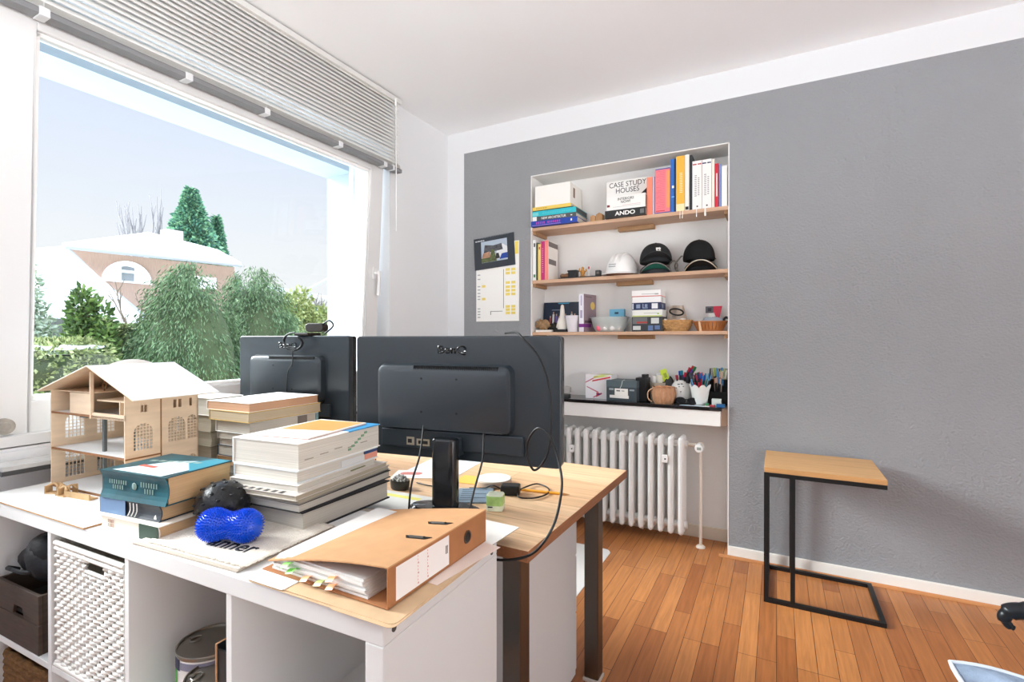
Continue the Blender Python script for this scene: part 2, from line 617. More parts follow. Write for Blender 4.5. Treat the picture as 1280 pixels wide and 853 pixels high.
for y in (0.712, 1.503, 1.941, 2.36, 2.405):
    b = MB()
    for x in (-0.017, 0.018):
        b.tube([(x, y - BY0, 0.0), (x, y - BY0, zt - 0.02)], 0.0008, n=5)
    b.build('ladder_cord', mat('cord_white', (232, 232, 230), 0.6), bl)
b = MB(); b.cyl((0.03, 2.372 - BY0, zt - 0.05), (0.032, 2.373 - BY0, 1.88 - 2.256), 0.0032, n=8); b.cyl((0.028, 2.372 - BY0, zt - 0.06), (0.028, 2.372 - BY0, zt - 0.02), 0.007, n=8)
b.build('tilt_wand', mat('clear_wand', (228, 230, 230), 0.2), bl)

# ------------------------------------------------------------------ shelves in the niche
def shelf(z, th, label, mid):
    s = thing('wall_shelf', label, 'shelf', (NL + 0.006, YW + 0.003, z - th), group='wooden shelves in the wall niche')
    L = NR - NL - 0.012
    b = MB(); b.box((0, 0, 0), (L, 0.205, th)); b.build('board', SHELFWOOD, s, bevel=0.0015)
    for x0, x1 in ((0.001, 0.022), (L - 0.022, L - 0.001)):
        b = MB(); b.box((x0, 0.012, -0.022), (x1, 0.20, 0)); b.build('cleat', CLEAT, s, bevel=0.001)
    b = MB(); b.box((mid - 0.115, 0.155, -0.026), (mid + 0.115, 0.204, 0)); b.build('support_block', CLEAT, s, bevel=0.001)
    return s
shelf(1.9665, 0.022, 'uppermost wooden niche shelf carrying large art books', 0.66)
shelf(1.613, 0.022, 'middle wooden niche shelf carrying the hard hat and caps', 0.65)
shelf(1.264, 0.020, 'lowest wooden niche shelf carrying baskets and boxes', 0.66)

# sill over the radiator
sl = thing('marble_sill', 'black marble slab over the radiator in the niche', 'sill', (NL + 0.006, 2.995, 0.728))
Ls = -0.272 - (NL + 0.006)
b = MB(); b.box((0, 0.0, 0.086), (Ls, 0.247, 0.106)); b.build('slab', SLAB, sl, bevel=0.002)
b = MB(); b.box((0, 0.008, 0.0), (Ls - 0.008, 0.247, 0.086)); b.build('apron', mat('white_apron', (238, 237, 233), 0.55), sl, bevel=0.002)
b = MB(); b.box((Ls - 0.008, 0.045, 0.0), (NR - 0.006 - NL - 0.006, 0.247, 0.095)); b.build('end_bracket', mat('brown_bracket', (178, 150, 128), 0.6, var=0.2), sl)

# ------------------------------------------------------------------ radiator
RADM = mat('radiator_enamel', (233, 234, 232), 0.3, spec=0.5)
rd = thing('radiator', 'white ribbed column radiator under the marble sill', 'radiator', (-0.478, 3.022, 0.0))
pitch, nrib = 0.0585, 16
zb, ztp = 0.068, 0.645
for k in range(nrib):
    x = -0.018 - k * pitch
    b = MB()
    for j, y in enumerate((0.017, 0.062, 0.107)):
        pr = rounded(x - 0.0165, y - 0.017, x + 0.0165, y + 0.017, 0.0155, 4)
        b.prism(pr, zb + 0.02, ztp - 0.02)
        b.ball((x, y, ztp - 0.02), 0.0165, 0.017, 0.02, 12, 8)
        b.ball((x, y, zb + 0.02), 0.0165, 0.017, 0.02, 12, 8)
    for z in (zb + 0.05, ztp - 0.05):
        b.cyl((x - pitch / 2, 0.062, z), (x + pitch / 2, 0.062, z), 0.023, n=14)
        b.box((x - 0.011, 0.017, z - 0.026), (x + 0.011, 0.107, z + 0.026))
    b.build('rib', RADM, rd, smooth=45)
for x in (-0.018 - 1.5 * pitch, -0.018 - 11.5 * pitch):
    b = MB(); b.box((x - 0.016, -0.012, 0.49), (x + 0.016, 0.006, 0.535)); hm = b.build('heat_meter', mat('meter_white', (240, 240, 238), 0.4), rd, bevel=0.003)
    b = MB(); b.box((x - 0.002, -0.0125, 0.508), (x + 0.007, -0.0118, 0.516)); b.build('display', BLACK, hm)
PIPE = mat('painted_pipe', (226, 216, 203), 0.45)
b = MB()
b.cyl((0.012, 0.062, ztp - 0.05), (0.085, 0.062, ztp - 0.05), 0.012, n=12)
b.cyl((0.085, 0.062, ztp - 0.04), (0.085, 0.062, 0.0), 0.0085, n=12)
b.cyl((0.085, 0.062, ztp - 0.075), (0.085, 0.062, ztp - 0.032), 0.015, n=12)
b.lathe([(0.026, 0.0), (0.026, 0.006), (0.018, 0.014), (0.009, 0.016)], 16, Matrix.Translation((0.085, 0.062, 0)))
b.build('supply_pipe', PIPE, rd, smooth=45)
b = MB(); Mv = Matrix.Translation((0.085, 0.048, ztp - 0.052)) @ Matrix.Rotation(rad(90), 4, 'X')
b.lathe([(0.014, 0.0), (0.022, 0.006), (0.024, 0.03), (0.024, 0.058), (0.021, 0.066), (0.0, 0.067)], 20, Mv)
vh = b.build('thermostat_head', mat('thermostat_white', (240, 240, 238), 0.35), rd, smooth=40)
b = MB(); b.box((0.074, -0.0195, ztp - 0.060), (0.097, -0.0185, ztp - 0.044)); b.build('display', mat('lcd_grey', (150, 160, 152), 0.3), vh)
b = MB(); b.cyl((-0.018 - 4 * pitch, 0.062, zb + 0.0), (-0.018 - 4 * pitch, 0.062, zb - 0.018), 0.006, n=10); b.build('drain_plug', PIPE, rd)

# ------------------------------------------------------------------ outlets on the parapet etc. left out; wall calendar
CALP = mat('calendar_paper', (242, 242, 238), 0.7)
cal = thing('wall_calendar', 'long white wall planner with yellow day fields on the grey wall', 'calendar', (-1.899, YW - 0.004, 1.342))
b = MB(); b.box((0, -0.004, 0), (0.342, 0.003, 0.55)); b.build('sheet', CALP, cal)
YEL = mat('calendar_yellow', (234, 214, 110), 0.7)
CGR = mat('calendar_print', (176, 180, 184), 0.7)
CDK = mat('calendar_dark_print', (70, 72, 76), 0.7)
b = MB()
for cx in (0.255, 0.298):
    for z in (0.355, 0.33, 0.265, 0.235, 0.21, 0.185, 0.10, 0.078, 0.055):
        b.i = 0; b.box((cx - 0.014, -0.0052, z - 0.008), (cx + 0.018, -0.004, z + 0.010))
for z in (0.248, 0.158):
    b.box((0.048, -0.0052, z - 0.008), (0.076, -0.004, z + 0.009))
b.box((0.312, -0.0052, 0.46), (0.340, -0.004, 0.545))
b.i = 1
for z in (0.33, 0.30, 0.248, 0.225, 0.20, 0.178, 0.158, 0.09, 0.07, 0.05, 0.03):
    b.box((0.012, -0.0050, z - 0.004), (0.034, -0.004, z + 0.004))
b.i = 2; b.box((0.222, -0.0050, 0.09), (0.225, -0.004, 0.36)); b.box((0.118, -0.005, 0.068), (0.215, -0.004, 0.071)); b.box((0.118, -0.005, 0.045), (0.122, -0.004, 0.071))
b.build('printed_fields', [YEL, CGR, CDK], cal)
ph = thing('photo_calendar', 'small dark photo calendar hung over the top of the wall planner', 'calendar', (-1.905, YW - 0.012, 1.705), rot=(rad(-2), rad(-4), 0))
NAVY = mat('calendar_slate', (52, 58, 66), 0.5)
b = MB(); b.box((0, -0.004, 0), (0.325, 0.0, 0.225)); b.build('sheet', NAVY, ph)
b = MB()
for k in range(26):
    x = 0.05 + k * 0.0095
    b.tube([(x, -0.006, 0.219), (x, -0.008, 0.226), (x, -0.002, 0.230), (x, 0.002, 0.224)], 0.0011, n=5)
b.build('wire_binding', mat('wire_grey', (150, 156, 160), 0.4, metal=0.6), ph)
pics = [mat('pic_sky', (176, 190, 205), .5), mat('pic_car', (226, 228, 230), .5), mat('pic_blue', (40, 74, 158), .5), mat('pic_crowd', (96, 98, 104), .5, var=.7, scale=60), mat('pic_flesh', (196, 150, 120), .5, var=.5, scale=50), mat('pic_green', (104, 116, 74), .5, var=.6, scale=60), mat('pic_dark', (44, 46, 48), .5)]
b = MB()
y = -0.0048
def patch(i, pts):
    b.i = i; b.face([(p[0], y - i * 0.0001, p[1]) for p in pts])
patch(0, [(0.06, 0.045), (0.27, 0.045), (0.27, 0.195), (0.06, 0.195)])
patch(1, [(0.17, 0.06), (0.27, 0.05), (0.27, 0.135), (0.235, 0.16), (0.19, 0.13)])
patch(2, [(0.205, 0.055), (0.27, 0.055), (0.27, 0.095), (0.225, 0.092)])
patch(3, [(0.08, 0.11), (0.235, 0.12), (0.225, 0.165), (0.16, 0.158), (0.09, 0.17)])
patch(4, [(0.062, 0.075), (0.135, 0.075), (0.13, 0.12), (0.075, 0.112)])
patch(5, [(0.06, 0.046), (0.185, 0.046), (0.165, 0.13), (0.145, 0.135), (0.13, 0.078), (0.06, 0.076)])
patch(6, [(0.175, 0.06), (0.21, 0.062), (0.20, 0.10), (0.18, 0.10)])
b.build('photo_print', pics, ph, weld=False)
b = MB()
for x0, x1 in ((0.014, 0.030), (0.033, 0.052), (0.055, 0.074), (0.077, 0.088)):
    b.box((x0, -0.0046, 0.200), (x1, -0.0039, 0.208))
b.build('printed_heading', mat('pale_print', (196, 200, 204), .6), ph)
# ------------------------------------------------------------------ books
def pages_mat(name, c, var=0.22):
    return mat(name, c, 0.85, var=var, scale=5, stretch=(0.6, 0.6, 260))
PG_WHITE = pages_mat('pages_white', (214, 208, 196), 0.30)
PG_CREAM = pages_mat('pages_cream', (208, 190, 160), 0.25)
PG_TAN = pages_mat('pages_tan', (206, 168, 122), 0.25)
PG_GREY = pages_mat('pages_grey', (200, 194, 182), 0.25)
PG_BEIGE = pages_mat('pages_beige', (188, 178, 158), 0.3)

def pm(c, rough=0.5, key=None):
    return mat(key or 'cover_%d_%d_%d' % c, c, rough)

S_STAND = Matrix(((0, 0, -1), (0, 1, 0), (1, 0, 0))).to_4x4()

def book(label, loc, L, D, T, cover, pages=PG_WHITE, pose='lie', rz=0.0, spine=None, group=None, hollow=0.0, c=0.0022,
         inset=0.003, flip=False, tilt=0.0, name='book', back=None):
    """lie: loc is the middle of the spine's foot, spine towards -y; stand: loc is the lower front corner of the left cover;
    flip turns the fore-edge to the front."""
    if pose == 'lie':
        Rm = Matrix.Rotation(rz + (PI if flip else 0), 4, 'Z')
        o = thing(name, label, 'book', loc, group=group, rot=Rm.to_euler())
        x0, x1 = -L / 2, L / 2
    else:
        Rm = Matrix.Rotation(rz, 4, 'Z') @ Matrix.Rotation(tilt, 4, 'Y') @ S_STAND
        off = Matrix.Rotation(rz, 3, 'Z') @ Vector((T, 0, 0))
        o = thing(name, label, 'book', Vector(loc) + off, group=group, rot=Rm.to_euler())
        x0, x1 = 0, L
    cov = cover if not isinstance(cover, tuple) else pm(cover)
    spm = cov if spine is None else (spine if not isinstance(spine, tuple) else pm(spine))
    # cover: a folded U, its spine may be hollowed like a read paperback's
    n = 7 if hollow else 1
    outer = [(hollow * math.sin(PI * k / n) if hollow else 0.0, T * k / n) for k in range(n + 1)]
    prof = [(D, 0)] + [(p[0], p[1]) for p in outer] + [(D, T), (D, T - c)] + [(c + p[0], min(max(p[1], c), T - c)) for p in reversed(outer)] + [(D, c)]
    b = MB()
    m = len(prof)
    V = [(x0, p[0], p[1]) for p in prof] + [(x1, p[0], p[1]) for p in prof]
    # faces along x
    F = [(k, (k + 1) % m, m + (k + 1) % m, m + k) for k in range(m)]
    vs = [b.bm.verts.new(v) for v in V]
    for k, f in enumerate(F):
        g = b.bm.faces.new([vs[q] for q in f])
        g.material_index = 1 if 1 <= k <= n else 0
    ni = len(outer)
    a_out = list(range(0, 1 + ni + 1))       # 0 .. D,T
    # end caps as strips between the outer and the inner run
    inner = list(range(m - 1, 1 + ni, -1))   # matching the outer run
    for s, base in ((0, 0), (1, m)):
        for k in range(len(a_out) - 1):
            q = [a_out[k], a_out[k + 1], inner[min(k + 1, len(inner) - 1)], inner[min(k, len(inner) - 1)]]
            q = [base + t for t in dict.fromkeys(q)]
            if len(q) > 2:
                try:
                    g = b.bm.faces.new([vs[t] for t in q])
                    g.material_index = 1 if 1 <= k <= n else 0
                except ValueError:
                    pass
    b.build('cover', [cov, spm], o)
    b = MB()
    e = inset
    # block with a slightly rounded fore-edge
    pr = [(c + hollow * 0.9, c * 1.02), (D - e, c * 1.02), (D - e - hollow * 0.6, T / 2), (D - e, T - c * 1.02), (c + hollow * 0.9, T - c * 1.02)]
    V = [(x0 + e, p[0], p[1]) for p in pr] + [(x1 - e, p[0], p[1]) for p in pr]
    q = len(pr)
    b._faces(V, [tuple(range(q - 1, -1, -1)), tuple(range(q, 2 * q))] + [(k, (k + 1) % q, q + (k + 1) % q, q + k) for k in range(q)])
    b.build('pages', pages, o)
    return o

def spine_text(o, s, x, z, w, h, m, down=False, hollow=0.0, bold=0.0, name='lettering'):
    y = -0.0006 + hollow
    M = frame((x, y, z), (-1, 0, 0), (0, 0, -1)) if down else frame((x, y, z), (1, 0, 0), (0, 0, 1))
    return lettering(s, w, h, m, o, M, bold=bold, name=name)

def spine_band(o, x0, x1, z0, z1, m, y=-0.0006, name='spine_band'):
    b = MB(); b.box((x0, y, z0), (x1, y + 0.0007, z1)); return b.build(name, m, o)

def top_patch(o, x0, x1, y0, y1, T, m, name='cover_print', k=1):
    b = MB(); b.box((x0, y0, T - 0.0001), (x1, y1, T + 0.0003 * k)); return b.build(name, m, o)

INK = mat('ink_black', (30, 30, 32), 0.5)
PAPER = mat('paper_white', (240, 238, 232), 0.7)
GOLDINK = mat('ink_pale_gold', (124, 150, 142), 0.5)
# ------------------------------------------------------------------ white cube bookcase
KX, KY, KR = -0.5529, 0.6029, 0.0367
KZ = 0.765
def kp(s, t, z=0.0):
    """s metres left of the right end, t metres back from the front, along the bookcase."""
    return Vector((KX - s * math.cos(KR) - t * math.sin(KR), KY - s * math.sin(KR) + t * math.cos(KR), z))
KO = thing('cube_bookcase', 'white open cube bookcase in the foreground piled with books', 'bookcase', (KX, KY, 0), KR)
KW, KD, KT = 1.464, 0.39, 0.038
LACI = LAC
b = MB(); b.box((-KW, 0, KZ - KT), (0, KD, KZ)); b.build('top_panel', LAC, KO, bevel=0.002)
b = MB(); b.box((-KW, 0, 0), (0, KD, KT)); b.build('bottom_panel', LAC, KO, bevel=0.002)
for x in (-KW, -KT):
    b = MB(); b.box((x, 0, KT), (x + KT, KD, KZ - KT)); sp = b.build('side_panel', LAC, KO, bevel=0.002)
    if x == -KT:
        for y, z in ((0.026, KZ - 0.02), (KD - 0.026, KZ - 0.026), (0.03, 0.42)):
            b = MB(); b.cyl((0.0, y, z), (0.0012, y, z), 0.0055, n=14); b.build('screw_cap', mat('screw_hole', (70, 66, 62), 0.6), KO)
CELL = (KW - 2 * KT - 3 * 0.016) / 4
cellx = []
for k in range(4):
    xr = -KT - k * (CELL + 0.016)
    cellx.append((xr - CELL, xr))
    if k:
        b = MB(); b.box((xr, 0.002, KT), (xr + 0.016, KD - 0.002, KZ - KT)); b.build('divider', LAC, KO, bevel=0.001)
ZM = KT + CELL * 1.0
for (xa, xb) in cellx:
    b = MB(); b.box((xa, 0.003, ZM), (xb, KD - 0.003, ZM + 0.016)); b.build('shelf', LAC, KO, bevel=0.001)
ZS = ZM + 0.0162
CH = KZ - KT - ZS

# --- white woven basket in the second cell from the left
def in_cell(k, dx, dy, z):
    v = Matrix.Rotation(KR, 3, 'Z') @ Vector((cellx[k][0] + dx, dy, 0))
    return Vector((KX + v.x, KY + v.y, z))
WICK = mat('white_wicker', (212, 209, 202), 0.6)
bw, bh, bd = CELL - 0.014, CH - 0.018, 0.36
bk = thing('woven_basket', 'white woven storage basket with a cut-out handle in the bookcase', 'basket', in_cell(2, 0.007, 0.004, ZS), KR)
# front: horizontal strands weaving around upright stakes, a gap left for the handle
b = MB()
nx, nz = 19, 27
hx0, hx1, hz0, hz1 = 0.47 * bw, 0.72 * bw, 0.845 * bh, 0.945 * bh
dz = (bh - 0.02) / nz
for r in range(nz):
    z = 0.008 + (r + 0.5) * dz
    runs = [(0.006, bw - 0.006)]
    if hz0 - dz * 0.4 < z < hz1 + dz * 0.4:
        runs = [(0.006, hx0), (hx1, bw - 0.006)]
    for (xa, xb) in runs:
        m = max(6, int((xb - xa) / (bw / nx) * 3))
        pts = []
        for q in range(m + 1):
            x = xa + (xb - xa) * q / m
            ph_ = (x / bw) * nx * PI + (r % 2) * PI
            pts.append((x, 0.006 - 0.0032 * math.sin(ph_), z + 0.0009 * math.cos(2.3 * ph_ + r)))
        b.tube(pts, 0.0044, n=6)
b.build('woven_front', WICK, bk, smooth=60)
b = MB()
for q in range(nx + 1):
    x = 0.008 + (bw - 0.016) * q / nx
    if hx0 < x < hx1:
        b.tube([(x, 0.006, 0.004), (x, 0.006, hz0)], 0.003, n=6)
    else:
        b.tube([(x, 0.006, 0.004), (x, 0.006, bh - 0.006)], 0.003, n=6)
b.build('stakes', WICK, bk, smooth=60)
for z, r_, nm in ((0.006, 0.0065, 'foot_rim'), (bh - 0.006, 0.0065, 'top_rim'), (bh - 0.02, 0.005, 'top_rim')):
    b = MB(); b.tube([(0.004, 0.004, z), (bw - 0.004, 0.004, z)], r_, n=8); b.build(nm, WICK, bk, smooth=60)
b = MB(); b.tube([(hx0, 0.004, hz0), (hx1, 0.004, hz0)], 0.0042, n=6); b.build('handle_edge', WICK, bk, smooth=60)
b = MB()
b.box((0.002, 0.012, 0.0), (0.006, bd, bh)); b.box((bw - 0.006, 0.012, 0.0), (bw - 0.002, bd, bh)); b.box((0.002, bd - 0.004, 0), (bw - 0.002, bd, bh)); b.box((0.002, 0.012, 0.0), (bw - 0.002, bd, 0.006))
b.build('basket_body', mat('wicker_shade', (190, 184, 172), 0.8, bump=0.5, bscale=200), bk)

# --- two dark wooden crates and a black bag in the leftmost cell
CR = mat('dark_stained_crate', (72, 56, 46), 0.65, var=0.4, scale=5, stretch=(3, 3, 25))
CRD = mat('crate_inside', (40, 34, 30), 0.8)
def crate(loc, label):
    c = thing('wooden_crate', label, 'crate', loc, KR, group='dark wooden crates in the bookcase')
    w, d, h = 0.245, 0.30, 0.0768
    poly = [(0, 0), (w, 0), (w, h), (0, h)]
    # front board with a notch for the hand
    b = MB()
    x0, x1 = w * 0.40, w * 0.66
    b.prism([(0, 0), (w, 0), (w, h), (0, h)], 0, 0.009, frame((0, 0.010, 0), (1, 0, 0), (0, 0, 1)) @ Matrix.Translation((0, 0, 0))) if 'topmost' not in label else b.prism([(0, 0), (x0, 0), (x0 + 0.008, 0.026), (x1 - 0.008, 0.026), (x1, 0), (w, 0), (w, h), (0, h)], 0, 0.009, frame((0, 0.010, 0), (1, 0, 0), (0, 0, 1)))
    b.build('front_board', CR, c, bevel=0.001)
    for x in (0, w - 0.009):
        b = MB(); b.box((x, 0.0102, 0), (x + 0.009, d - 0.009, h)); b.build('side_board', CR, c, bevel=0.001)
    b = MB(); b.box((0, d - 0.009, 0), (w, d, h)); b.build('rear_board', CR, c, bevel=0.001)
    b = MB(); b.box((0.009, 0.0102, 0.002), (w - 0.009, d - 0.009, 0.009)); b.build('base_board', CRD, c)
    return c
crate(in_cell(3, 0.032, 0.004, ZS), 'dark wooden crate standing lowest in the leftmost cell')
crate(in_cell(3, 0.027, 0.006, ZS + 0.0771), 'topmost dark wooden crate with a hand notch, leftmost cell')
BAG = mat('black_nylon', (22, 22, 26), 0.6, bump=0.6, bscale=25)
bg = thing('camera_bag', 'slumped black bag lying on the upper dark crate', 'bag', in_cell(3, 0.135, 0.125, ZS + 0.158), KR)
b = MB(); b.ball((0.0, 0.0, 0.045), 0.11, 0.10, 0.06, 24, 14, fn=lambda d: 1 + 0.12 * math.sin(5 * d.x + 2 * d.z) + 0.08 * math.sin(7 * d.y))
b.ball((0.015, 0.0, 0.070), 0.075, 0.09, 0.060, 20, 12, fn=lambda d: 1 + 0.1 * math.sin(6 * d.y))
b.build('body', BAG, bg, smooth=80)
b = MB(); b.tube([(-0.11, -0.07, 0.0), (-0.09, -0.10, 0.02), (-0.03, -0.11, 0.03), (0.03, -0.1, 0.03), (0.08, -0.06, 0.04)], 0.006, n=6, smooth_steps=5); b.build('strap', BAG, bg, smooth=60)
# brown coir basket on the floor of the lowest left cell
COIR = mat('coir_brown', (150, 106, 62), 0.9, var=0.5, scale=60, stretch=(1, 1, 3), bump=1.0, bscale=220)
cb = thing('coir_basket', 'brown plaited basket filling the lower left cell', 'basket', in_cell(3, 0.008, 0.012, KT), KR)
b = MB()
w = CELL - 0.016
for k in range(15):
    z = 0.012 + k * 0.0195
    pts = rounded(0.012, 0.012, w - 0.012, 0.33, 0.03, 5)
    P = []
    for j, p in enumerate(pts):
        P.append((p[0], p[1], z))
    P2 = []
    for j in range(len(P)):
        a, c2 = Vector(P[j]), Vector(P[(j + 1) % len(P)])
        nseg = max(1, int((c2 - a).length / 0.02))
        for q in range(nseg):
            v = a.lerp(c2, q / nseg)
            P2.append((v.x, v.y, v.z + 0.003 * math.sin(len(P2) * 1.9 + k * PI)))
    b.tube(P2, 0.0108, n=7, closed=True)
b.box((0.014, 0.014, 0.0), (w - 0.014, 0.328, 0.01))
b.build('plaited_wall', COIR, cb, smooth=70)
b = MB(); b.prism(rounded(0.018, 0.018, w - 0.018, 0.324, 0.026, 5), 0.22, 0.262)
b.build('contents', mat('coir_fill', (126, 88, 52), 0.95, var=0.5, scale=80, bump=1.0, bscale=150), cb)

# --- tins and a cork-edged file in the third cell
TIN = mat('tin_rim', (150, 146, 138), 0.28, metal=0.9)
LID = mat('dark_lid', (40, 39, 36), 0.35)
def tin(loc, label, r, h, green, rz):
    t = thing('tin_can', label, 'can', loc, rz, group='tins in the open cell')
    b = MB(); b.i = 0; b.cyl((0, 0, 0.002), (0, 0, h - 0.008), r * 0.985, n=40)
    b.build('label_wrap', mat('tin_paper', (222, 218, 212), 0.5, var=0.12, scale=70, stretch=(1, 1, 6)), t, smooth=40)
    if green:
        def arc(z0, z1, a0, a1, m, nm):
            b = MB(); n = 14
            V, F = [], []
            for k in range(n + 1):
                a = a0 + (a1 - a0) * k / n
                for rr in (r * 0.98, r * 0.998):
                    V += [(rr * math.cos(a), rr * math.sin(a), z0), (rr * math.cos(a), rr * math.sin(a), z1)]
            for k in range(n):
                o = 4 * k
                F += [(o + 2, o + 6, o + 7, o + 3), (o + 1, o + 3, o + 7, o + 5), (o, o + 4, o + 6, o + 2)]
            b._faces(V, F); b.build(nm, m, t, smooth=40)
        arc(0.008, h - 0.035, rad(208), rad(252), mat('label_green', (86, 176, 74), 0.5), 'green_panel')
        arc(h - 0.034, h - 0.010, rad(200), rad(262), mat('label_indigo', (44, 42, 70), 0.5), 'dark_band')
        arc(h - 0.030, h - 0.014, rad(264), rad(330), mat('label_mauve', (126, 124, 140), 0.5), 'grey_band')
    b = MB(); b.lathe([(r * 0.99, h - 0.010), (r * 1.01, h - 0.007), (r * 1.015, h - 0.002), (r * 1.0, h), (r * 0.955, h), (r * 0.945, h - 0.004), (r * 0.94, h - 0.004)], 44)
    b.build('rim', TIN, t, smooth=40)
    b = MB(); b.lathe([(r * 0.955, h - 0.009), (r * 0.955, h - 0.0045), (r * 0.82, h - 0.006), (r * 0.8, h - 0.0042), (r * 0.6, h - 0.0055), (r * 0.58, h - 0.004), (0, h - 0.0045)], 44)
    b.build('lid', LID, t, smooth=40)
    b = MB(); b.tube([(-0.55 * r + 0.010 * math.cos(a * PI / 4), -0.1 * r + 0.014 * math.sin(a * PI / 4), h - 0.002) for a in range(8)], 0.0014, n=6, closed=True)
    b.box((-0.55 * r - 0.018, -0.1 * r - 0.004, h - 0.004), (-0.55 * r - 0.006, -0.1 * r + 0.004, h - 0.001))
    b.build('ring_pull', TIN, t, smooth=50)
tin(in_cell(1, 0.110, 0.118, ZS), 'larger tin with a green label and dark lid', 0.070, 0.125, True, rad(8))
tin(in_cell(1, 0.202, 0.060, ZS), 'smaller white-labelled tin beside the cork-edged file', 0.052, 0.108, False, rad(30))
CORK = mat('raw_board_edge', (182, 132, 92), 0.75, var=0.3, scale=40)
fl = thing('magazine_file', 'black magazine file with brown cut edges in the open cell', 'file', in_cell(1, 0.262, 0.03, ZS), KR)
b = MB(); w, d, h = 0.068, 0.26, 0.205
b.box((0.0042, 0, 0), (0.0062, d, h)); b.box((0.0062, 0.0, 0), (w, 0.004, h - 0.01)); b.box((w - 0.002, 0.004, 0), (w, d, h)); b.box((0.0062, d - 0.004, 0), (w - 0.002, d, h)); b.box((0.0062, 0.004, 0), (w - 0.002, d - 0.004, 0.004))
b.build('black_sleeve', mat('file_black', (30, 31, 32), 0.45), fl)
b = MB(); b.box((0, -0.002, 0), (0.0018, d, h)); b.box((0.0024, -0.002, 0), (0.0042, d, h)); b.box((0.0018, -0.0005, 0), (0.0024, d, h - 0.001))
b.build('board_edges', CORK, fl)
# ------------------------------------------------------------------ things lying on the bookcase
TZ = KZ + 0.0004
def K3(s, t, z=0.0):
    return kp(s, t, TZ + z)

# white hardboard under the model house
bo = thing('hardboard_sheet', 'white-faced hardboard sheet with brown edges under the model house', 'board', K3(0.905, 0.0, 0), KR)
b = MB(); b.box((-0.555, -0.003, 0), (0.0, 0.30, 0.0035)); b.i = 1; b.box((-0.555, -0.003, 0.0035), (0.0, 0.30, 0.0042))
b.build('board', [mat('hardboard_brown', (186, 140, 92), 0.7, var=0.2, scale=40), mat('hardboard_white', (232, 231, 228), 0.45)], bo)

# ---- laser-cut model house
PLY = mat('laser_plywood', (228, 204, 174), 0.6, var=0.14, scale=4, stretch=(2, 2, 14))
PLYD = mat('scorched_edge', (150, 104, 66), 0.7, var=0.3, scale=30)
MW = mat('model_white', (230, 230, 229), 0.55)
PST = mat('grey_post', (92, 98, 98), 0.6)
hx, hy = -1.962, 0.683
mh = thing('model_house', 'laser-cut plywood model house with white gabled roof', 'model house', (hx, hy, TZ + 0.0044), rad(4))
W, Dp, z1, z2, z3 = 0.380, 0.205, 0.116, 0.226, 0.292
th = 0.004
def holes_wall(axis, length, z0, z1_, wins, name, y_or_x, parent, M=None):
    """plywood wall with arched/mullioned openings made as strips around each opening."""
    b = MB()
    xs = sorted(set([0, length] + [w[0] for w in wins] + [w[1] for w in wins]))
    def put(a0, a1, c0, c1, t0=0.0, t1=th):
        if a1 - a0 < 1e-6 or c1 - c0 < 1e-6:
            return
        if axis == 'x':
            b.box((a0, y_or_x + t0, c0), (a1, y_or_x + t1, c1))
        else:
            b.box((y_or_x + t0, a0, c0), (y_or_x + t1, a1, c1))
    for a0, a1 in zip(xs[:-1], xs[1:]):
        mid = (a0 + a1) / 2
        segs = [(w[2], w[3]) for w in wins if w[0] <= mid <= w[1]]
        segs.sort()
        c = z0
        for s0, s1 in segs:
            put(a0, a1, c, s0); c = s1
        put(a0, a1, c, z1_)
    for w in wins:
        a0, a1, c0, c1, nx_, nz_, arch = w
        for k in range(1, nx_):
            x = a0 + (a1 - a0) * k / nx_
            put(x - 0.0009, x + 0.0009, c0, c1, 0.001, 0.003)
        for k in range(1, nz_):
            z = c0 + (c1 - c0) * k / nz_
            put(a0, a1, z - 0.0009, z + 0.0009, 0.001, 0.003)
        if arch:   # stepped arch head
            r = (a1 - a0) / 2
            n = 7
            for k in range(n):
                f0 = k / n
                zz0, zz1 = c1 - r + r * k / n, c1 - r + r * (k + 1) / n
                half = math.sqrt(max(0, r * r - (r * (k + 0.5) / n) ** 2))
                put(a0, (a0 + a1) / 2 - half, zz0, zz1)
                put((a0 + a1) / 2 + half, a1, zz0, zz1)
    return b.build(name, PLY, parent)
win_l = [(0.035, 0.085, 0.018, 0.098, 5, 7, False), (0.12, 0.17, 0.018, 0.098, 5, 7, False), (0.035, 0.085, z1 + 0.025, z1 + 0.098, 5, 7, True), (0.12, 0.17, z1 + 0.025, z1 + 0.098, 5, 7, False), (0.06, 0.078, z2 + 0.022, z2 + 0.042, 2, 2, False)]
holes_wall('y', Dp, 0, z3, win_l, 'left_wall', 0.0, mh)
win_b = [(0.05, 0.105, 0.03, 0.095, 6, 7, False), (0.16, 0.215, 0.03, 0.095, 6, 7, False), (0.27, 0.325, 0.03, 0.095, 6, 7, False),
         (0.05, 0.105, z1 + 0.04, z1 + 0.095, 6, 7, False), (0.16, 0.215, z1 + 0.04, z1 + 0.095, 6, 7, False), (0.27, 0.325, z1 + 0.04, z1 + 0.095, 6, 7, False)]
holes_wall('x', W, 0, z3, win_b, 'rear_wall', Dp - th, mh)
win_r = [(0.022, 0.072, 0.02, 0.095, 5, 7, True), (0.115, 0.165, 0.02, 0.095, 5, 7, True), (0.172, 0.20, 0.02, 0.095, 3, 7, True),
         (0.022, 0.072, z1 + 0.020, z1 + 0.094, 6, 8, True), (0.115, 0.165, z1 + 0.028, z1 + 0.100, 6, 8, True), (0.172, 0.20, z1 + 0.028, z1 + 0.10, 3, 8, True),
         (0.04, 0.058, z2 + 0.016, z2 + 0.036, 2, 1, False), (0.13, 0.139, z2 + 0.018, z2 + 0.042, 1, 1, False), (0.145, 0.154, z2 + 0.018, z2 + 0.042, 1, 1, False), (0.178, 0.186, z2 + 0.018, z2 + 0.042, 1, 1, False)]
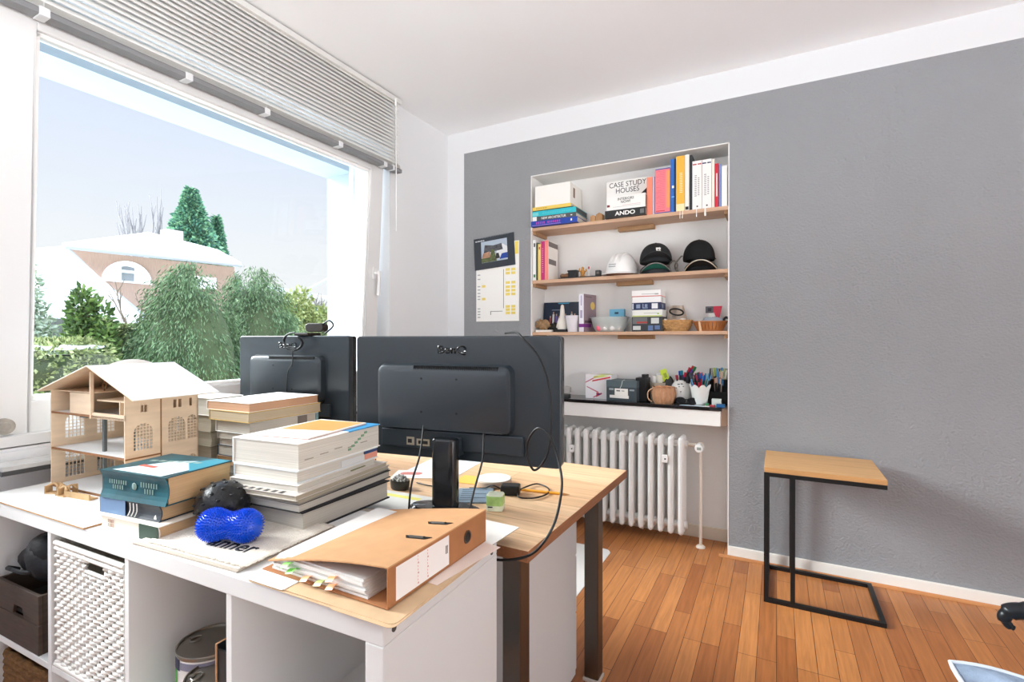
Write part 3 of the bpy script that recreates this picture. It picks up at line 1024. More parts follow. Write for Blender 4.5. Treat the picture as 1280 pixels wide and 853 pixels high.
holes_wall('y', Dp, 0, z3, win_r, 'right_wall', W - th, mh)
for z, nm in ((0.0, 'ground_floor'), (z1 - 0.002, 'first_floor'), (z2 - 0.002, 'attic_floor')):
    b = MB(); b.i = 0; b.box((th, 0.004, z), (W - th, Dp - th, z + 0.004)); b.i = 1; b.box((th, 0.0, z - 0.001), (W - th, 0.004, z + 0.005))
    b.build(nm, [MW, PLYD], mh)
b = MB(); b.box((W, 0.093, 0), (W + 0.0014, 0.096, z3)); b.box((W, 0.0, z1 - 0.003), (W + 0.0014, 0.093, z1 + 0.001)); b.build('facade_joint', PLYD, mh)
for (x, y) in ((0.215, 0.035), (0.335, 0.045)):
    for za, zb_ in ((0.004, z1 - 0.003), (z1 + 0.002, z2 - 0.003)):
        b = MB(); b.box((x - 0.005, y - 0.004, za), (x + 0.005, y + 0.004, zb_)); b.build('post', PST, mh)
for x, y, z in ((0.115, 0.02, z2 - 0.012), (0.235, 0.03, z2 - 0.012), (0.115, 0.02, z1 - 0.011), (0.235, 0.05, z1 - 0.011)):
    b = MB(); b.box((x, y, z), (x + 0.035, y + 0.13, z + 0.008)); b.build('beam', PST, mh)
# attic boxes and partition
b = MB()
b.box((0.10, 0.004, z2 + 0.003), (0.215, 0.008, z3 - 0.002)); b.box((0.098, 0.004, z2 + 0.003), (0.102, 0.15, z3 - 0.002)); b.box((0.213, -0.002, z2 - 0.006), (0.219, 0.006, z3 + 0.064))
b.box((0.225, 0.12, z2 + 0.003), (W - 0.006, 0.124, z3 - 0.02)); b.box((0.335, 0.01, z2 + 0.003), (0.339, 0.12, z3 - 0.02)); b.box((0.222, 0.012, z3 - 0.022), (0.36, 0.12, z3 - 0.018)); b.box((0.222, 0.0, z2 - 0.004), (W, 0.004, z2 + 0.012))
b.box((0.006, 0.008, z3 - 0.001), (0.215, 0.17, z3 + 0.002))
b.build('attic_rooms', PLY, mh)
ridge = (0.255, 0.372)
b = MB()
b.prism([(0.004, z3 + 0.001), (W - 0.004, z3 + 0.001), (ridge[0], ridge[1] - 0.006)], 0.0, 0.003, frame((0, Dp - 0.001, 0), (1, 0, 0), (0, 0, 1)))
b.build('rear_gable', PLY, mh)
b = MB()
b.tube([(0.185, 0.05, z3 + 0.002), (0.175, 0.05, z3 + 0.018), (0.185, 0.05, z3 + 0.03), (0.195, 0.05, z3 + 0.018), (0.185, 0.05, z3 + 0.002)], 0.0016, n=5); b.build('ornament', PLYD, mh)
# roof: two white sheets with raw undersides
b = MB()
def slope(p0, p1, y0, y1):
    d = Vector((p1[0] - p0[0], 0, p1[1] - p0[1])); nrm = Vector((-d.z, 0, d.x)).normalized()
    if nrm.z < 0: nrm = -nrm
    for m_, a0, a1 in ((1, 0.0, 0.0022), (0, 0.0022, 0.0035)):
        b.i = m_
        V = []
        for a in (a0, a1):
            for (p, y) in ((p0, y0), (p1, y0), (p1, y1), (p0, y1)):
                V.append((p[0] + nrm.x * a, y, p[1] + nrm.z * a))
        b._faces(V, [(3, 2, 1, 0), (4, 5, 6, 7), (0, 1, 5, 4), (1, 2, 6, 5), (2, 3, 7, 6), (3, 0, 4, 7)])
slope((ridge[0], ridge[1]), (0.472, 0.285), -0.03, 0.21)
slope((ridge[0], ridge[1]), (-0.004, 0.292), -0.03, 0.21)
b.build('roof', [MW, PLY], mh, weld=False)
# scraps of plywood lying before the house
for k, (x, y, rz, sx, sy) in enumerate(((-1.865, 0.655, 0.4, 0.035, 0.022), (-1.835, 0.66, -0.5, 0.03, 0.018), (-1.80, 0.672, 0.9, 0.026, 0.02), (-1.80, 0.655, 0.1, 0.03, 0.016))):
    o = thing('plywood_offcut', ['curled plywood cut-out leaning left of the offcuts before the model house', 'small plywood cut-out lying second from left before the model house', 'plywood cut-out third from left before the model house', 'flat plywood cut-out nearest the blue-green book'][k], 'offcut', (x, y, TZ + 0.0045), rz, group='plywood offcuts')
    b = MB(); b.box((-sx / 2, -sy / 2, 0), (sx / 2, sy / 2, 0.003)); b.box((-sx / 2, -sy / 2, 0.0), (-sx / 2 + 0.003, sy / 2, 0.022)); b.box((0, sy / 2 - 0.003, 0.0), (sx / 2, sy / 2, 0.028))
    b.tube([(-sx / 2, 0, 0.02), (0, 0.004, 0.027), (sx / 2, 0.0, 0.016)], 0.003, n=6, smooth_steps=4)
    b.build('cut_piece', mat('offcut_ply', (206, 170, 124), 0.7, var=0.3, scale=30), o)
# low tray of scrap strips beside the house
o = thing('plywood_strip', 'flat plywood strip with a raised edge lying before the posts', 'offcut', (-1.745, 0.672, TZ + 0.0045), rad(8))
b = MB(); b.box((-0.05, -0.012, 0), (0.06, 0.010, 0.003)); b.box((-0.05, -0.012, 0.003), (0.06, -0.009, 0.016)); b.build('strip', mat('offcut_ply', (206, 170, 124), 0.7), o)

# ---- stack of three thick paperbacks, spines to the front
TEAL = mat('cover_teal', (24, 92, 104), 0.35, var=0.6, scale=14)
o = book('cream and dark green thick paperback at the foot of the front stack', (-1.322, 0.598, TZ), 0.212, 0.165, 0.034, (222, 212, 196), PG_TAN, rz=KR + rad(3), hollow=0.004, group='thick paperbacks beside the model house')
spine_band(o, 0.040, 0.106, 0.0, 0.034, mat('dark_green_band', (44, 66, 52), 0.5), y=-0.0002)
spine_text(o, 'IIII\nIIII', -0.07, 0.018, 0.02, 0.018, mat('ink_rust', (170, 120, 104), 0.6), hollow=0.003)
o = book('dark blue paperback with white stripes in the middle of the front stack', (-1.350, 0.612, TZ + 0.0342), 0.212, 0.155, 0.037, (44, 50, 58), PG_TAN, rz=KR + rad(5), hollow=0.006, group='thick paperbacks beside the model house')
spine_band(o, -0.106, -0.012, 0.0, 0.037, mat('denim_blue_band', (104, 132, 166), 0.5), y=-0.0002)
b = MB()
for k in range(3):
    x = 0.004 + k * 0.012
    b.tube([(x - 0.006, -0.0008, 0.003), (x, 0.001, 0.016), (x + 0.002, -0.0008, 0.034)], 0.0011, n=5, smooth_steps=3)
b.build('stripes', PAPER, o)
b = MB(); b.prism([(0.088, 0.006), (0.096, 0.006), (0.094, 0.016), (0.090, 0.012)], 0, 0.001, frame((0, 0.0008, 0), (1, 0, 0), (0, 0, 1))); b.build('publisher_mark', PAPER, o)
o = book('blue-green thick paperback with pale title topmost on the front stack', (-1.338, 0.612, TZ + 0.0716), 0.226, 0.178, 0.066, TEAL, PG_TAN, rz=KR + rad(6), hollow=0.009, group='thick paperbacks beside the model house')
spine_text(o, 'IIIIIIII\nIIIII', -0.055, 0.034, 0.06, 0.022, GOLDINK, hollow=0.006)
spine_text(o, 'IIIIIII\nIIII', 0.052, 0.034, 0.055, 0.026, GOLDINK, hollow=0.006)
b = MB(); b.ball((0.0, 0.007, 0.034), 0.009, 0.002, 0.009, 4, 4); b.build('emblem', GOLDINK, o)
# cover art: bright glow running back, dark title strokes
b = MB()
T = 0.066
b.i = 0; b.face([(-0.085, 0.012, T + 0.0003), (0.09, 0.006, T + 0.0003), (0.098, 0.075, T + 0.0003), (0.07, 0.15, T + 0.0003), (-0.02, 0.12, T + 0.0003)])
b.i = 1; b.face([(0.03, 0.12, T + 0.0004), (0.11, 0.06, T + 0.0004), (0.111, 0.172, T + 0.0004), (0.06, 0.174, T + 0.0004)])
b.i = 2; b.face([(-0.06, 0.055, T + 0.0006), (0.0, 0.052, T + 0.0006), (0.0, 0.066, T + 0.0006), (-0.06, 0.07, T + 0.0006)])
b.i = 3
for k in range(6):
    x = -0.085 + k * 0.026
    b.face([(x, 0.098 + 0.004 * k, T + 0.0006), (x + 0.018, 0.101 + 0.004 * k, T + 0.0006), (x + 0.018, 0.113 + 0.004 * k, T + 0.0006), (x, 0.110 + 0.004 * k, T + 0.0006)])
b.build('cover_print', [mat('cover_glow', (206, 228, 238), 0.35), mat('cover_turquoise', (40, 140, 160), 0.35), mat('cover_red', (206, 96, 82), 0.4), mat('cover_stroke', (150, 170, 160), 0.4)], o, weld=False)

# ---- printed cloth on a pad of board
pad = thing('drawing_pad', 'thin grey board pad under the fringed cloth', 'pad', K3(0.37, 0.012, 0), KR + rad(2))
b = MB(); b.box((-0.335, 0.0, 0.0), (0.0, 0.26, 0.003)); b.i = 1; b.box((-0.332, 0.004, 0.003), (-0.003, 0.256, 0.006)); b.build('pad', [mat('pad_board', (176, 164, 150), 0.7), mat('pad_paper', (206, 198, 186), 0.7)], pad)
CLOTH = mat('canvas_cloth', (230, 221, 207), 0.9, var=0.12, scale=60, bump=0.5, bscale=300)
cl = thing('canvas_cloth', 'cream fringed canvas cloth printed with black letters', 'cloth', K3(0.362, 0.020, 0.0066), KR + rad(2))
b = MB()
b.box((-0.31, 0.008, 0), (-0.008, 0.235, 0.0022)); b.build('cloth', CLOTH, cl)
b = MB()
for k in range(110):
    y = 0.008 + 0.227 * k / 109
    q = rnd.uniform(0.004, 0.009)
    b.box((-0.0085, y - 0.0008, 0.0003), (-0.0085 + q, y + 0.0008, 0.0016)); b.box((-0.31 - q, y - 0.0008, 0.0003), (-0.3095, y + 0.0008, 0.0016))
for k in range(130):
    x = -0.31 + 0.302 * k / 129
    q = rnd.uniform(0.003, 0.008)
    b.box((x - 0.0008, 0.0085 - q, 0.0003), (x + 0.0008, 0.0085, 0.0016))
b.build('fringe', CLOTH, cl, weld=False)
lettering('anner', 0.128, 0.030, INK, cl, frame((-0.112, 0.060, 0.0022), (1, 0.06, 0), (-0.06, 1, 0)), bold=0.02)

# ---- massage balls
RUB = mat('black_rubber', (26, 26, 27), 0.3, bump=0.25, bscale=70)
o = thing('massage_ball', 'black rubber massage ball leaning on the paperbacks', 'ball', (-1.172, 0.728, TZ + 0.009))
b = MB(); b.ball((0, 0, 0.052), 0.064, 0.058, 0.052, 32, 20); b.build('ball', RUB, o, smooth=180)
b = MB()
for k in range(64):
    z = 1 - 2 * (k + 0.5) / 64; a = k * 2.399963
    if z < -0.3: continue
    r = math.sqrt(1 - z * z)
    d = Vector((r * math.cos(a) * 0.064, r * math.sin(a) * 0.058, z * 0.052))
    b.ball((d.x, d.y, 0.052 + d.z), 0.0052, 0.0052, 0.003, 8, 5)
b.build('nubs', RUB, o, smooth=180)
BLU = mat('blue_spiky_plastic', (12, 78, 206), 0.22, spec=0.6)
o = thing('massage_roller', 'blue spiky peanut-shaped massage roller on the canvas cloth', 'massage roller', (-1.064, 0.676, TZ + 0.009 + 0.035), rad(24))
Lp = 0.074
def rp(u):
    return 0.021 + 0.0125 * (1 - math.cos(2 * PI * u)) / 2 if 0 < u < 1 else 0.0
prof = []
npf = 30
for k in range(npf + 1):
    u = k / npf
    x = -Lp + 2 * Lp * u
    end = math.sqrt(max(0.0, 1 - (abs(x) / Lp) ** 5))
    r = (0.0245 + 0.0085 * (0.5 - 0.5 * math.cos(2 * PI * (abs(x) / Lp) * 0.95))) * end
    prof.append((max(r, 0.0002), x))
Mp = Matrix.Rotation(PI / 2, 4, 'Y')
b = MB(); b.lathe(prof, 32, Mp); b.build('body', BLU, o, smooth=180)
b = MB()
for k in range(3, npf - 1):
    r, x = prof[k]
    n = max(5, int(2 * PI * r / 0.0058))
    for q in range(n):
        a = 2 * PI * (q + 0.5 * (k % 2)) / n
        dr = (prof[min(k + 1, npf)][0] - prof[k - 1][0]) / (prof[min(k + 1, npf)][1] - prof[k - 1][1])
        nx = -dr
        nv = Vector((nx, 1)).normalized()
        p = Vector((x, r * math.cos(a), r * math.sin(a)))
        d = Vector((nv.x, nv.y * math.cos(a), nv.y * math.sin(a)))
        b.cyl(p - d * 0.001, p + d * 0.0052, 0.0021, 0.0007, n=5)
b.build('spikes', BLU, o, weld=False, smooth=60)

# ---- lower right stack: reference volumes, fore-edges showing
DX, DY = -0.9953, 0.7998
DR = rad(5)
def stackD(label, z, L, D, T, cover, pages, dx=0, dy=0, rz=DR, spine=None, **kw):
    """near right corner of the book at (DX+dx, DY+dy): its spine runs away from us on the left."""
    R3 = Matrix.Rotation(rz, 3, 'Z')
    # lie with spine towards -x: rotate by -90 deg; spine centre = corner + (-D, L/2)
    v = R3 @ Vector((-D, L / 2, 0))
    return book(label, (DX + dx + v.x, DY + dy + v.y, TZ + z), L, D, T, cover, pages, rz=rz - PI / 2, spine=spine, group='large volumes stacked behind the folder', **kw)
z = 0.0
o = stackD('thick grey-paged volume with black boards lowest in the tall pile', z, 0.30, 0.225, 0.050, (34, 35, 38), PG_GREY, 0.024, -0.008, rad(1), c=0.003, inset=0.005); z += 0.0502
o = stackD('dark-covered magazine volume second from the bottom of the tall pile', z, 0.335, 0.245, 0.021, (58, 58, 60), PG_GREY, 0.022, -0.016, rad(4)); z += 0.0212
o = stackD('grey paperback with green edge marks third in the tall pile', z, 0.345, 0.235, 0.012, (150, 146, 138), PG_BEIGE, 0.024, -0.018, rad(6)); z += 0.0122
o = stackD('black and white magazine with a striped cover in the tall pile', z, 0.345, 0.262, 0.012, (206, 198, 188), PG_BEIGE, 0.028, -0.030, rad(6), c=0.001); z += 0.0122
b = MB()
for k in range(9):
    x = 0.168 - 0.0
    y0 = 0.012 + k * 0.024
    b.face([(0.135, y0, 0.0124), (0.170, y0, 0.0124), (0.170, y0 + 0.014, 0.0124), (0.135, y0 + 0.008, 0.0124)])
b.build('cover_print', mat('magazine_dark', (72, 70, 68), 0.5), o, weld=False)
o = stackD('white softcover volume just above the striped magazine', z, 0.296, 0.216, 0.016, (226, 220, 210), PG_WHITE, 0.012, -0.012, rad(7), c=0.001); z += 0.0162
b = MB(); b.box((-0.10, 0.2145, 0.004), (-0.04, 0.2166, 0.006)); b.i = 1; b.box((-0.15, 0.2145, 0.009), (-0.146, 0.2166, 0.013)); b.build('page_mark', [mat('mark_olive', (104, 112, 64), .6), mat('mark_red', (150, 50, 44), .6)], o)
o = stackD('white volume with blue and coral edge prints in the tall pile', z, 0.298, 0.214, 0.030, (214, 220, 222), PG_WHITE, 0.0, -0.004, DR, spine=(58, 120, 128)); z += 0.0302
b = MB(); b.box((-0.147, 0.2095, 0.004), (-0.095, 0.2125, 0.018)); b.i = 1; b.box((-0.147, 0.2095, 0.019), (-0.09, 0.2125, 0.027)); b.i = 2; b.box((-0.09, 0.2095, 0.004), (0.0, 0.2125, 0.020)); b.build('edge_print', [mat('edge_coral', (222, 150, 128), .6), mat('edge_navy', (52, 70, 110), .6), mat('edge_pale_grey', (206, 206, 204), .6)], o)
o = stackD('thick white catalogue with tabbed fore-edge topmost in the tall pile', z, 0.303, 0.222, 0.064, (236, 232, 224), PG_WHITE, 0.0, 0.0, DR, spine=(210, 214, 214)); z += 0.0642
b = MB()
for k in range(6):
    b.i = 0; b.box((-0.02 - 0.013 * k, 0.218, 0.012 + 0.007 * k), (-0.032 - 0.013 * k, 0.2198, 0.018 + 0.007 * k))
for k in range(5):
    b.i = 1; x = 0.13 - k * 0.05
    b.box((x, 0.218, 0.02 + 0.003 * (k % 3)), (x - 0.028, 0.2197, 0.0225 + 0.003 * (k % 3)))
b.i = 2; b.box((-0.149, 0.15, 0.0615), (-0.02, 0.2225, 0.0645))
b.build('edge_tabs', [mat('tab_green', (112, 150, 120), .6), mat('tab_grey', (150, 140, 128), .6), mat('tab_blue', (60, 140, 190), .5)], o)
TOPD = TZ + z
o = thing('orange_brochure', 'white brochure with an orange panel lying on the white catalogue', 'brochure', (DX - 0.02, DY + 0.045, TOPD + 0.0008), DR + rad(4))
b = MB(); b.i = 0; b.box((-0.165, 0.0, 0.0), (0.0, 0.235, 0.004)); b.i = 1; b.face([(-0.160, 0.075, 0.0043), (-0.005, 0.095, 0.0043), (-0.005, 0.23, 0.0043), (-0.16, 0.23, 0.0043)]); b.i = 2; b.box((-0.166, -0.001, -0.0003), (0.001, 0.236, 0.0001))
b.build('brochure', [mat('brochure_white', (242, 236, 226), 0.4), mat('brochure_orange', (226, 158, 88), 0.35), mat('brochure_red', (170, 60, 60), 0.5)], o, weld=False)

# ---- lever-arch folder with loose papers beneath
o = thing('white_card_sheet', 'white card lying under the folder and reaching the desk', 'card', (-0.735, 0.80, TZ), rad(-3))
b = MB(); b.i = 0; b.box((0, 0, 0), (0.175, 0.272, 0.0012)); b.i = 1; b.box((0, 0, 0.0012), (0.175, 0.272, 0.0022)); b.build('sheet', [mat('card_edge', (120, 100, 80), .7), mat('card_white', (232, 228, 222), .6)], o)
MANILA = mat('manila_card', (214, 182, 144), 0.65, var=0.12, scale=30)
o = thing('manila_folder', 'thin manila folder overhanging the bookcase corner below the lever-arch file', 'folder', (-0.878, 0.588, TZ + 0.0024), rad(1.5))
b = MB(); b.prism(rounded(0.0, 0.0, 0.35, 0.335, 0.012, 4), 0, 0.0008); b.prism(rounded(0.215, -0.004, 0.352, 0.33, 0.012, 4), 0.0009, 0.0016); b.prism(rounded(0.002, 0.004, 0.348, 0.334, 0.012, 4), 0.0017, 0.0026)
b.build('folder', MANILA, o)
b = MB(); b.prism(rounded(0.002, 0.0, 0.10, 0.06, 0.006, 3), 0.0028, 0.0040); b.build('paper', PAPER, o)
o = thing('pink_slip', 'pale pink paper slip poking out beside the folder spine', 'paper', (-0.60, 0.74, TZ + 0.0055), rad(-6))
b = MB(); b.box((0, 0, 0), (0.055, 0.20, 0.0006)); b.build('slip', mat('slip_pink', (232, 214, 202), .7), o)
KRAFT = mat('kraft_board', (198, 150, 106), 0.7, var=0.12, scale=25)
KRAFTD = mat('kraft_board_inside', (170, 114, 72), 0.75, var=0.15, scale=25)
FZ = TZ + 0.0065
fo = thing('lever_arch_folder', 'brown cardboard lever-arch folder gaping over a stack of papers', 'folder', (-0.566, 0.628, FZ), rad(0.5))
FW, FL, FH = 0.285, 0.318, 0.068
b = MB(); b.box((-FW - 0.03, 0, 0), (0, FL, 0.0025)); b.build('bottom_cover', KRAFTD, fo, bevel=0.0006)
b = MB(); b.box((-0.0025, 0, 0.0026), (0, FL, FH)); b.build('spine', KRAFTD, fo, bevel=0.0006)
sag = lambda u, v: (-(FW + 0.015) * (1 - u) - 0.0, FL * v, FH + 0.0025 - (1 - u) ** 1.15 * 0.049 + 0.004 * math.sin(PI * u) * (1 - v))
b = MB(); b.sheet(sag, 12, 6, 0.0025); tc_ = b.build('top_cover', KRAFT, fo, smooth=40)
# slots with bright metal lips on the top cover
for v in (0.40, 0.66):
    u = 0.83 if v > 0.5 else 0.86
    c0 = Vector(sag(u, v)); dx_ = (Vector(sag(u + 0.05, v)) - c0).normalized(); dy_ = Vector((0, 1, 0))
    b = MB(); Mx = frame(c0 + Vector((0, 0, 0.0006)), dy_ * -1, dx_)
    b.i = 0; b.prism([(-0.008, -0.032), (0.004, -0.022), (0.004, 0.022), (-0.008, 0.032)], 0, 0.0006, Mx)
    b.i = 1; b.prism([(-0.006, -0.018), (0.0, -0.018), (0.0, 0.016), (-0.006, 0.016)], 0.0006, 0.004, Mx @ Matrix.Rotation(rad(-20), 4, 'Y'))
    b.build('slot', [BLACK, mat('slot_metal', (96, 92, 86), 0.4, metal=0.8)], fo)
b = MB(); b.box((0.0, 0.02, 0.006), (0.0006, 0.175, FH - 0.005)); lb = b.build('spine_label', mat('label_white', (234, 228, 222), 0.6), fo)
b = MB()
for y in (0.078, 0.106):
    for k in range(9):
        b.box((0.0006, y, 0.010 + k * 0.006), (0.0009, y + 0.0012 + 0.002 * (k % 3 == 0), 0.013 + k * 0.006))
b.i = 1; b.box((0.0006, 0.164, 0.030), (0.0009, 0.166, 0.046)); b.box((0.0006, 0.168, 0.030), (0.0009, 0.170, 0.046))
b.build('label_print', [mat('print_red', (214, 150, 140), .6), INK], lb)
b = MB(); Mh = frame((0.0004, 0.242, 0.036), (0, 1, 0), (0, 0, 1))
b.i = 0; b.lathe([(0.0135, 0.0), (0.0135, 0.001), (0.010, 0.001), (0.010, 0.0)], 20, Mh, closed=True); b.i = 1; b.lathe([(0.0, 0.0), (0.0102, 0.0), (0.0102, 0.0004), (0, 0.0004)], 20, Mh)
b.build('finger_hole', [mat('eyelet_metal', (110, 96, 84), 0.35, metal=0.8), BLACK], fo)
b = MB()
for k in range(9):
    z0 = 0.0045 + k * 0.0033
    dx_ = 0.003 * math.sin(k * 1.7); dl = -0.0036 * k
    sk = 0.12 + 0.08 * k
    b.prism([(-FW - 0.012 + 0.002 * k, 0.008 + dx_), (-0.050 - 0.0015 * k, 0.006 + dx_), (-0.044 - 0.001 * k, FL - 0.02), (-FW - 0.01, FL - 0.02)], z0 - 0.0016 * (9 - k) * 0.1, z0 + 0.0030)
b.build('paper_stack', mat('ring_paper', (226, 223, 218), 0.7, var=0.15, scale=6, stretch=(0.5, 0.5, 300)), fo)
cols = [('tab_lime', (128, 206, 92)), ('tab_lime', (128, 206, 92)), ('tab_orange', (226, 158, 110)), ('tab_olive', (172, 180, 110)), ('tab_orange', (226, 158, 110)), ('tab_orange', (226, 158, 110))]
for k, (x, z_) in enumerate(((-0.252, 0.020), (-0.238, 0.012), (-0.20, 0.006), (-0.165, 0.006), (-0.135, 0.020), (-0.135, 0.006))):
    b = MB(); b.sheet(lambda u, v, x=x, z_=z_: (x + 0.018 * u, 0.010 - 0.020 * v, z_ + 0.006 * math.sin(PI * v) + 0.004 * u), 3, 5, 0.0006)
    b.build('index_tab', mat(cols[k][0], cols[k][1], 0.4), fo, smooth=60)
b = MB()
for y in (0.13, 0.21):
    b.tube([(-0.06, y, 0.002), (-0.062, y, 0.03), (-0.075, y, 0.04), (-0.09, y, 0.03), (-0.092, y, 0.002)], 0.0018, n=6, smooth_steps=4)
b.build('ring_mechanism', CHROME, fo, smooth=60)
# ------------------------------------------------------------------ desk
DESKM = plank_mat('butcher_block', (226, 190, 150), (214, 172, 130), (160, 112, 76), 0.9, 0.085, 0.38, rot=0.0, grain=0.20, msize=0.012, coat=0.1)
DESKE = mat('butcher_block_edge', (150, 100, 66), 0.5, var=0.25, scale=6, stretch=(20, 2, 30))
DZ = 0.730
dk = thing('desk', 'wooden-topped desk on steel legs behind the bookcase', 'desk', (-0.505, 1.028, 0), rad(-0.8))
b = MB()
DW, DD = 1.56, 0.81
b.i = 0; b.box((-DW, 0, DZ - 0.028), (0, DD, DZ)); 
top = b.build('desktop', [DESKM, DESKE], dk, bevel=0.002)
for p in top.data.polygons:
    if abs(p.normal.z) < 0.5:
        p.material_index = 1
LEGM = mat('desk_leg_steel', (104, 98, 92), 0.33, metal=0.9)
for (x, y) in ((-0.085, 0.10), (-0.085, 0.685), (-DW + 0.085, 0.10), (-DW + 0.085, 0.685)):
    b = MB(); b.box((x - 0.026, y - 0.026, 0.012), (x + 0.026, y + 0.026, DZ - 0.0285)); lg = b.build('leg', LEGM, dk, bevel=0.003)
    b = MB(); b.box((x - 0.03, y - 0.03, 0.0), (x + 0.03, y + 0.03, 0.012)); b.build('foot_plate', mat('foot_pale', (196, 190, 182), 0.5), lg, bevel=0.002)
for x in (-0.085, -DW + 0.085):
    b = MB(); b.box((x - 0.02, 0.127, DZ - 0.07), (x + 0.02, 0.658, DZ - 0.0285)); b.build('rail', LEGM, dk, bevel=0.002)
b = MB(); b.box((-DW + 0.112, 0.36, DZ - 0.065), (-0.112, 0.40, DZ - 0.0285)); b.build('rail', LEGM, dk, bevel=0.002)

# drawer unit under it
du = thing('drawer_unit', 'white drawer unit standing under the right end of the desk', 'cabinet', (-0.628, 1.262, 0.0))
b = MB(); b.box((-0.40, 0, 0.03), (0, 0.40, 0.655)); b.build('carcass', LAC, du, bevel=0.003)
for k in range(3):
    z0 = 0.04 + k * 0.205
    b = MB(); b.box((-0.396, 0.4005, z0), (-0.004, 0.418, z0 + 0.198)); dr = b.build('drawer', LAC, du, bevel=0.002)
    b = MB(); b.box((-0.26, 0.418, z0 + 0.15), (-0.14, 0.43, z0 + 0.162)); b.build('pull', STEEL, dr)
for (x, y) in ((-0.03, 0.03), (-0.37, 0.03), (-0.03, 0.37), (-0.37, 0.37)):
    b = MB(); b.cyl((x, y, 0), (x, y, 0.03), 0.016, n=12); b.build('caster', BLACK, du)
# floor protector
fm = tag((lambda b: (b.prism(rounded(-1.95, 1.86, -0.835, 2.80, 0.05, 6), 0.0, 0.003), b.build('floor_mat', mat('white_floor_mat', (232, 230, 226), 0.35), bevel=0.001))[1])(MB()), 'white floor protector mat beyond the desk leg', 'floor mat')

# ------------------------------------------------------------------ monitors
MONB = mat('monitor_back', (38, 46, 52), 0.30, spec=0.55, bump=0.03, bscale=500)
MONG = mat('monitor_gloss', (26, 29, 32), 0.16, spec=0.6)
LOGO = mat('monitor_logo', (18, 20, 22), 0.22)
def monitor(label, loc, rz, w, h, zbot, stand_x, logo_m, logo_x):
    """back faces -y; x from the left end as seen from behind, centred."""
    o = thing('monitor', label, 'monitor', loc, rz, group='computer monitors on the desk')
    x0, x1 = -w / 2, w / 2
    b = MB(); b.prism(rounded(x0, zbot, x1, zbot + h, 0.012, 4), -0.026, 0.0, frame((0, 0, 0), (1, 0, 0), (0, 0, 1)))
    b.build('housing', MONB, o, bevel=0.005, seg=3)
    b = MB(); b.prism(rounded(x0 + 0.001, zbot + 0.001, x1 - 0.001, zbot + h - 0.001, 0.010, 4), -0.046, -0.026, frame((0, 0, 0), (1, 0, 0), (0, 0, 1)))
    bz = b.build('bezel', MONG, o, bevel=0.002)
    b = MB(); b.box((x0 + 0.016, 0.0458, zbot + 0.022), (x1 - 0.016, 0.0466, zbot + h - 0.016)); b.build('screen', mat('screen_black', (12, 12, 14), 0.1), o)
    # raised centre of the back
    bx0, bx1 = x0 + 0.135 * w, x0 + 0.80 * w
    bz0, bz1 = zbot + 0.235 * h, zbot + 0.775 * h
    b = MB()
    V = []
    for (q, y) in ((0.0, 0.0), (0.006, -0.020), (0.016, -0.026)):
        for p in rounded(bx0 + q, bz0 + q * 0.3, bx1 - q, bz1 - q, 0.022, 5):
            V.append((p[0], y, p[1]))
    n = len(V) // 3
    F = [(k, (k + 1) % n, n + (k + 1) % n, n + k) for k in range(n)] + [(n + k, n + (k + 1) % n, 2 * n + (k + 1) % n, 2 * n + k) for k in range(n)] + [tuple(range(2 * n, 3 * n)), tuple(range(n - 1, -1, -1))]
    b._faces(V, F); cas = b.build('centre_casing', MONB, o, smooth=35)
    # ventilation slits in the sloping upper edge
    b = MB()
    for k in range(46):
        x = bx0 + (bx1 - bx0) * (0.30 + 0.60 * k / 45)
        b.box((x, -0.0262, bz1 - 0.0175), (x + 0.0028, -0.0085, bz1 - 0.0055))
    b.build('vent_slits', mat('vent_black', (12, 12, 13), 0.7), cas)
    for fx in (0.36, 0.62):
        for fz in (0.78, 0.28):
            b = MB(); b.cyl((bx0 + fx * (bx1 - bx0), -0.0262, bz0 + fz * (bz1 - bz0)), (bx0 + fx * (bx1 - bx0), -0.027, bz0 + fz * (bz1 - bz0)), 0.0035, n=10); b.build('screw', mat('vent_black', (12, 12, 13), 0.7), cas)
    # lower connector bay
    b = MB(); b.box((bx0 + 0.012, -0.012, zbot + 0.03), (bx1 + 0.03, -0.0002, bz0 - 0.002)); bay = b.build('connector_bay', MONB, o, bevel=0.003)
    b = MB()
    px = bx0 + 0.23 * (bx1 - bx0)
    b.i = 0; b.box((px, -0.0128, zbot + 0.038), (px + 0.026, -0.012, zbot + 0.062)); b.box((px + 0.034, -0.0128, zbot + 0.038), (px + 0.078, -0.012, zbot + 0.058))
    b.i = 1; b.box((px + 0.004, -0.0132, zbot + 0.044), (px + 0.018, -0.0126, zbot + 0.056)); b.box((px + 0.040, -0.0132, zbot + 0.043), (px + 0.072, -0.0126, zbot + 0.053))
    b.build('ports', [mat('port_metal', (170, 160, 140), 0.4, metal=0.6), BLACK], bay)
    # stand
    b = MB(); b.prism(rounded(stand_x - 0.040, -0.075, stand_x + 0.036, -0.030, 0.018, 5), 0.012, zbot + 0.075); b.build('stand_column', MONG, o, bevel=0.006, seg=3)
    b = MB(); b.box((stand_x - 0.03, -0.035, zbot + 0.02), (stand_x + 0.03, 0.0, zbot + 0.07)); b.build('stand_neck', MONB, o)
    b = MB(); b.lathe([(0.118, 0.0), (0.120, 0.006), (0.110, 0.013), (0.0, 0.015)], 36, Matrix.Translation((stand_x, -0.055, 0)) @ Matrix.Diagonal((0.95, 0.42, 1, 1))); b.build('stand_base', MONG, o, smooth=40)
    lettering('BenQ', 0.094, 0.029, logo_m, o, frame((logo_x, -0.0002, zbot + 0.885 * h), (1, 0, 0), (0, 0, 1)), bold=0.025, depth=0.0012)
    return o
ML = Vector((-1.181, 1.166, 0)); MR = Vector((-0.521, 1.262, 0))
mw = (MR - ML).length
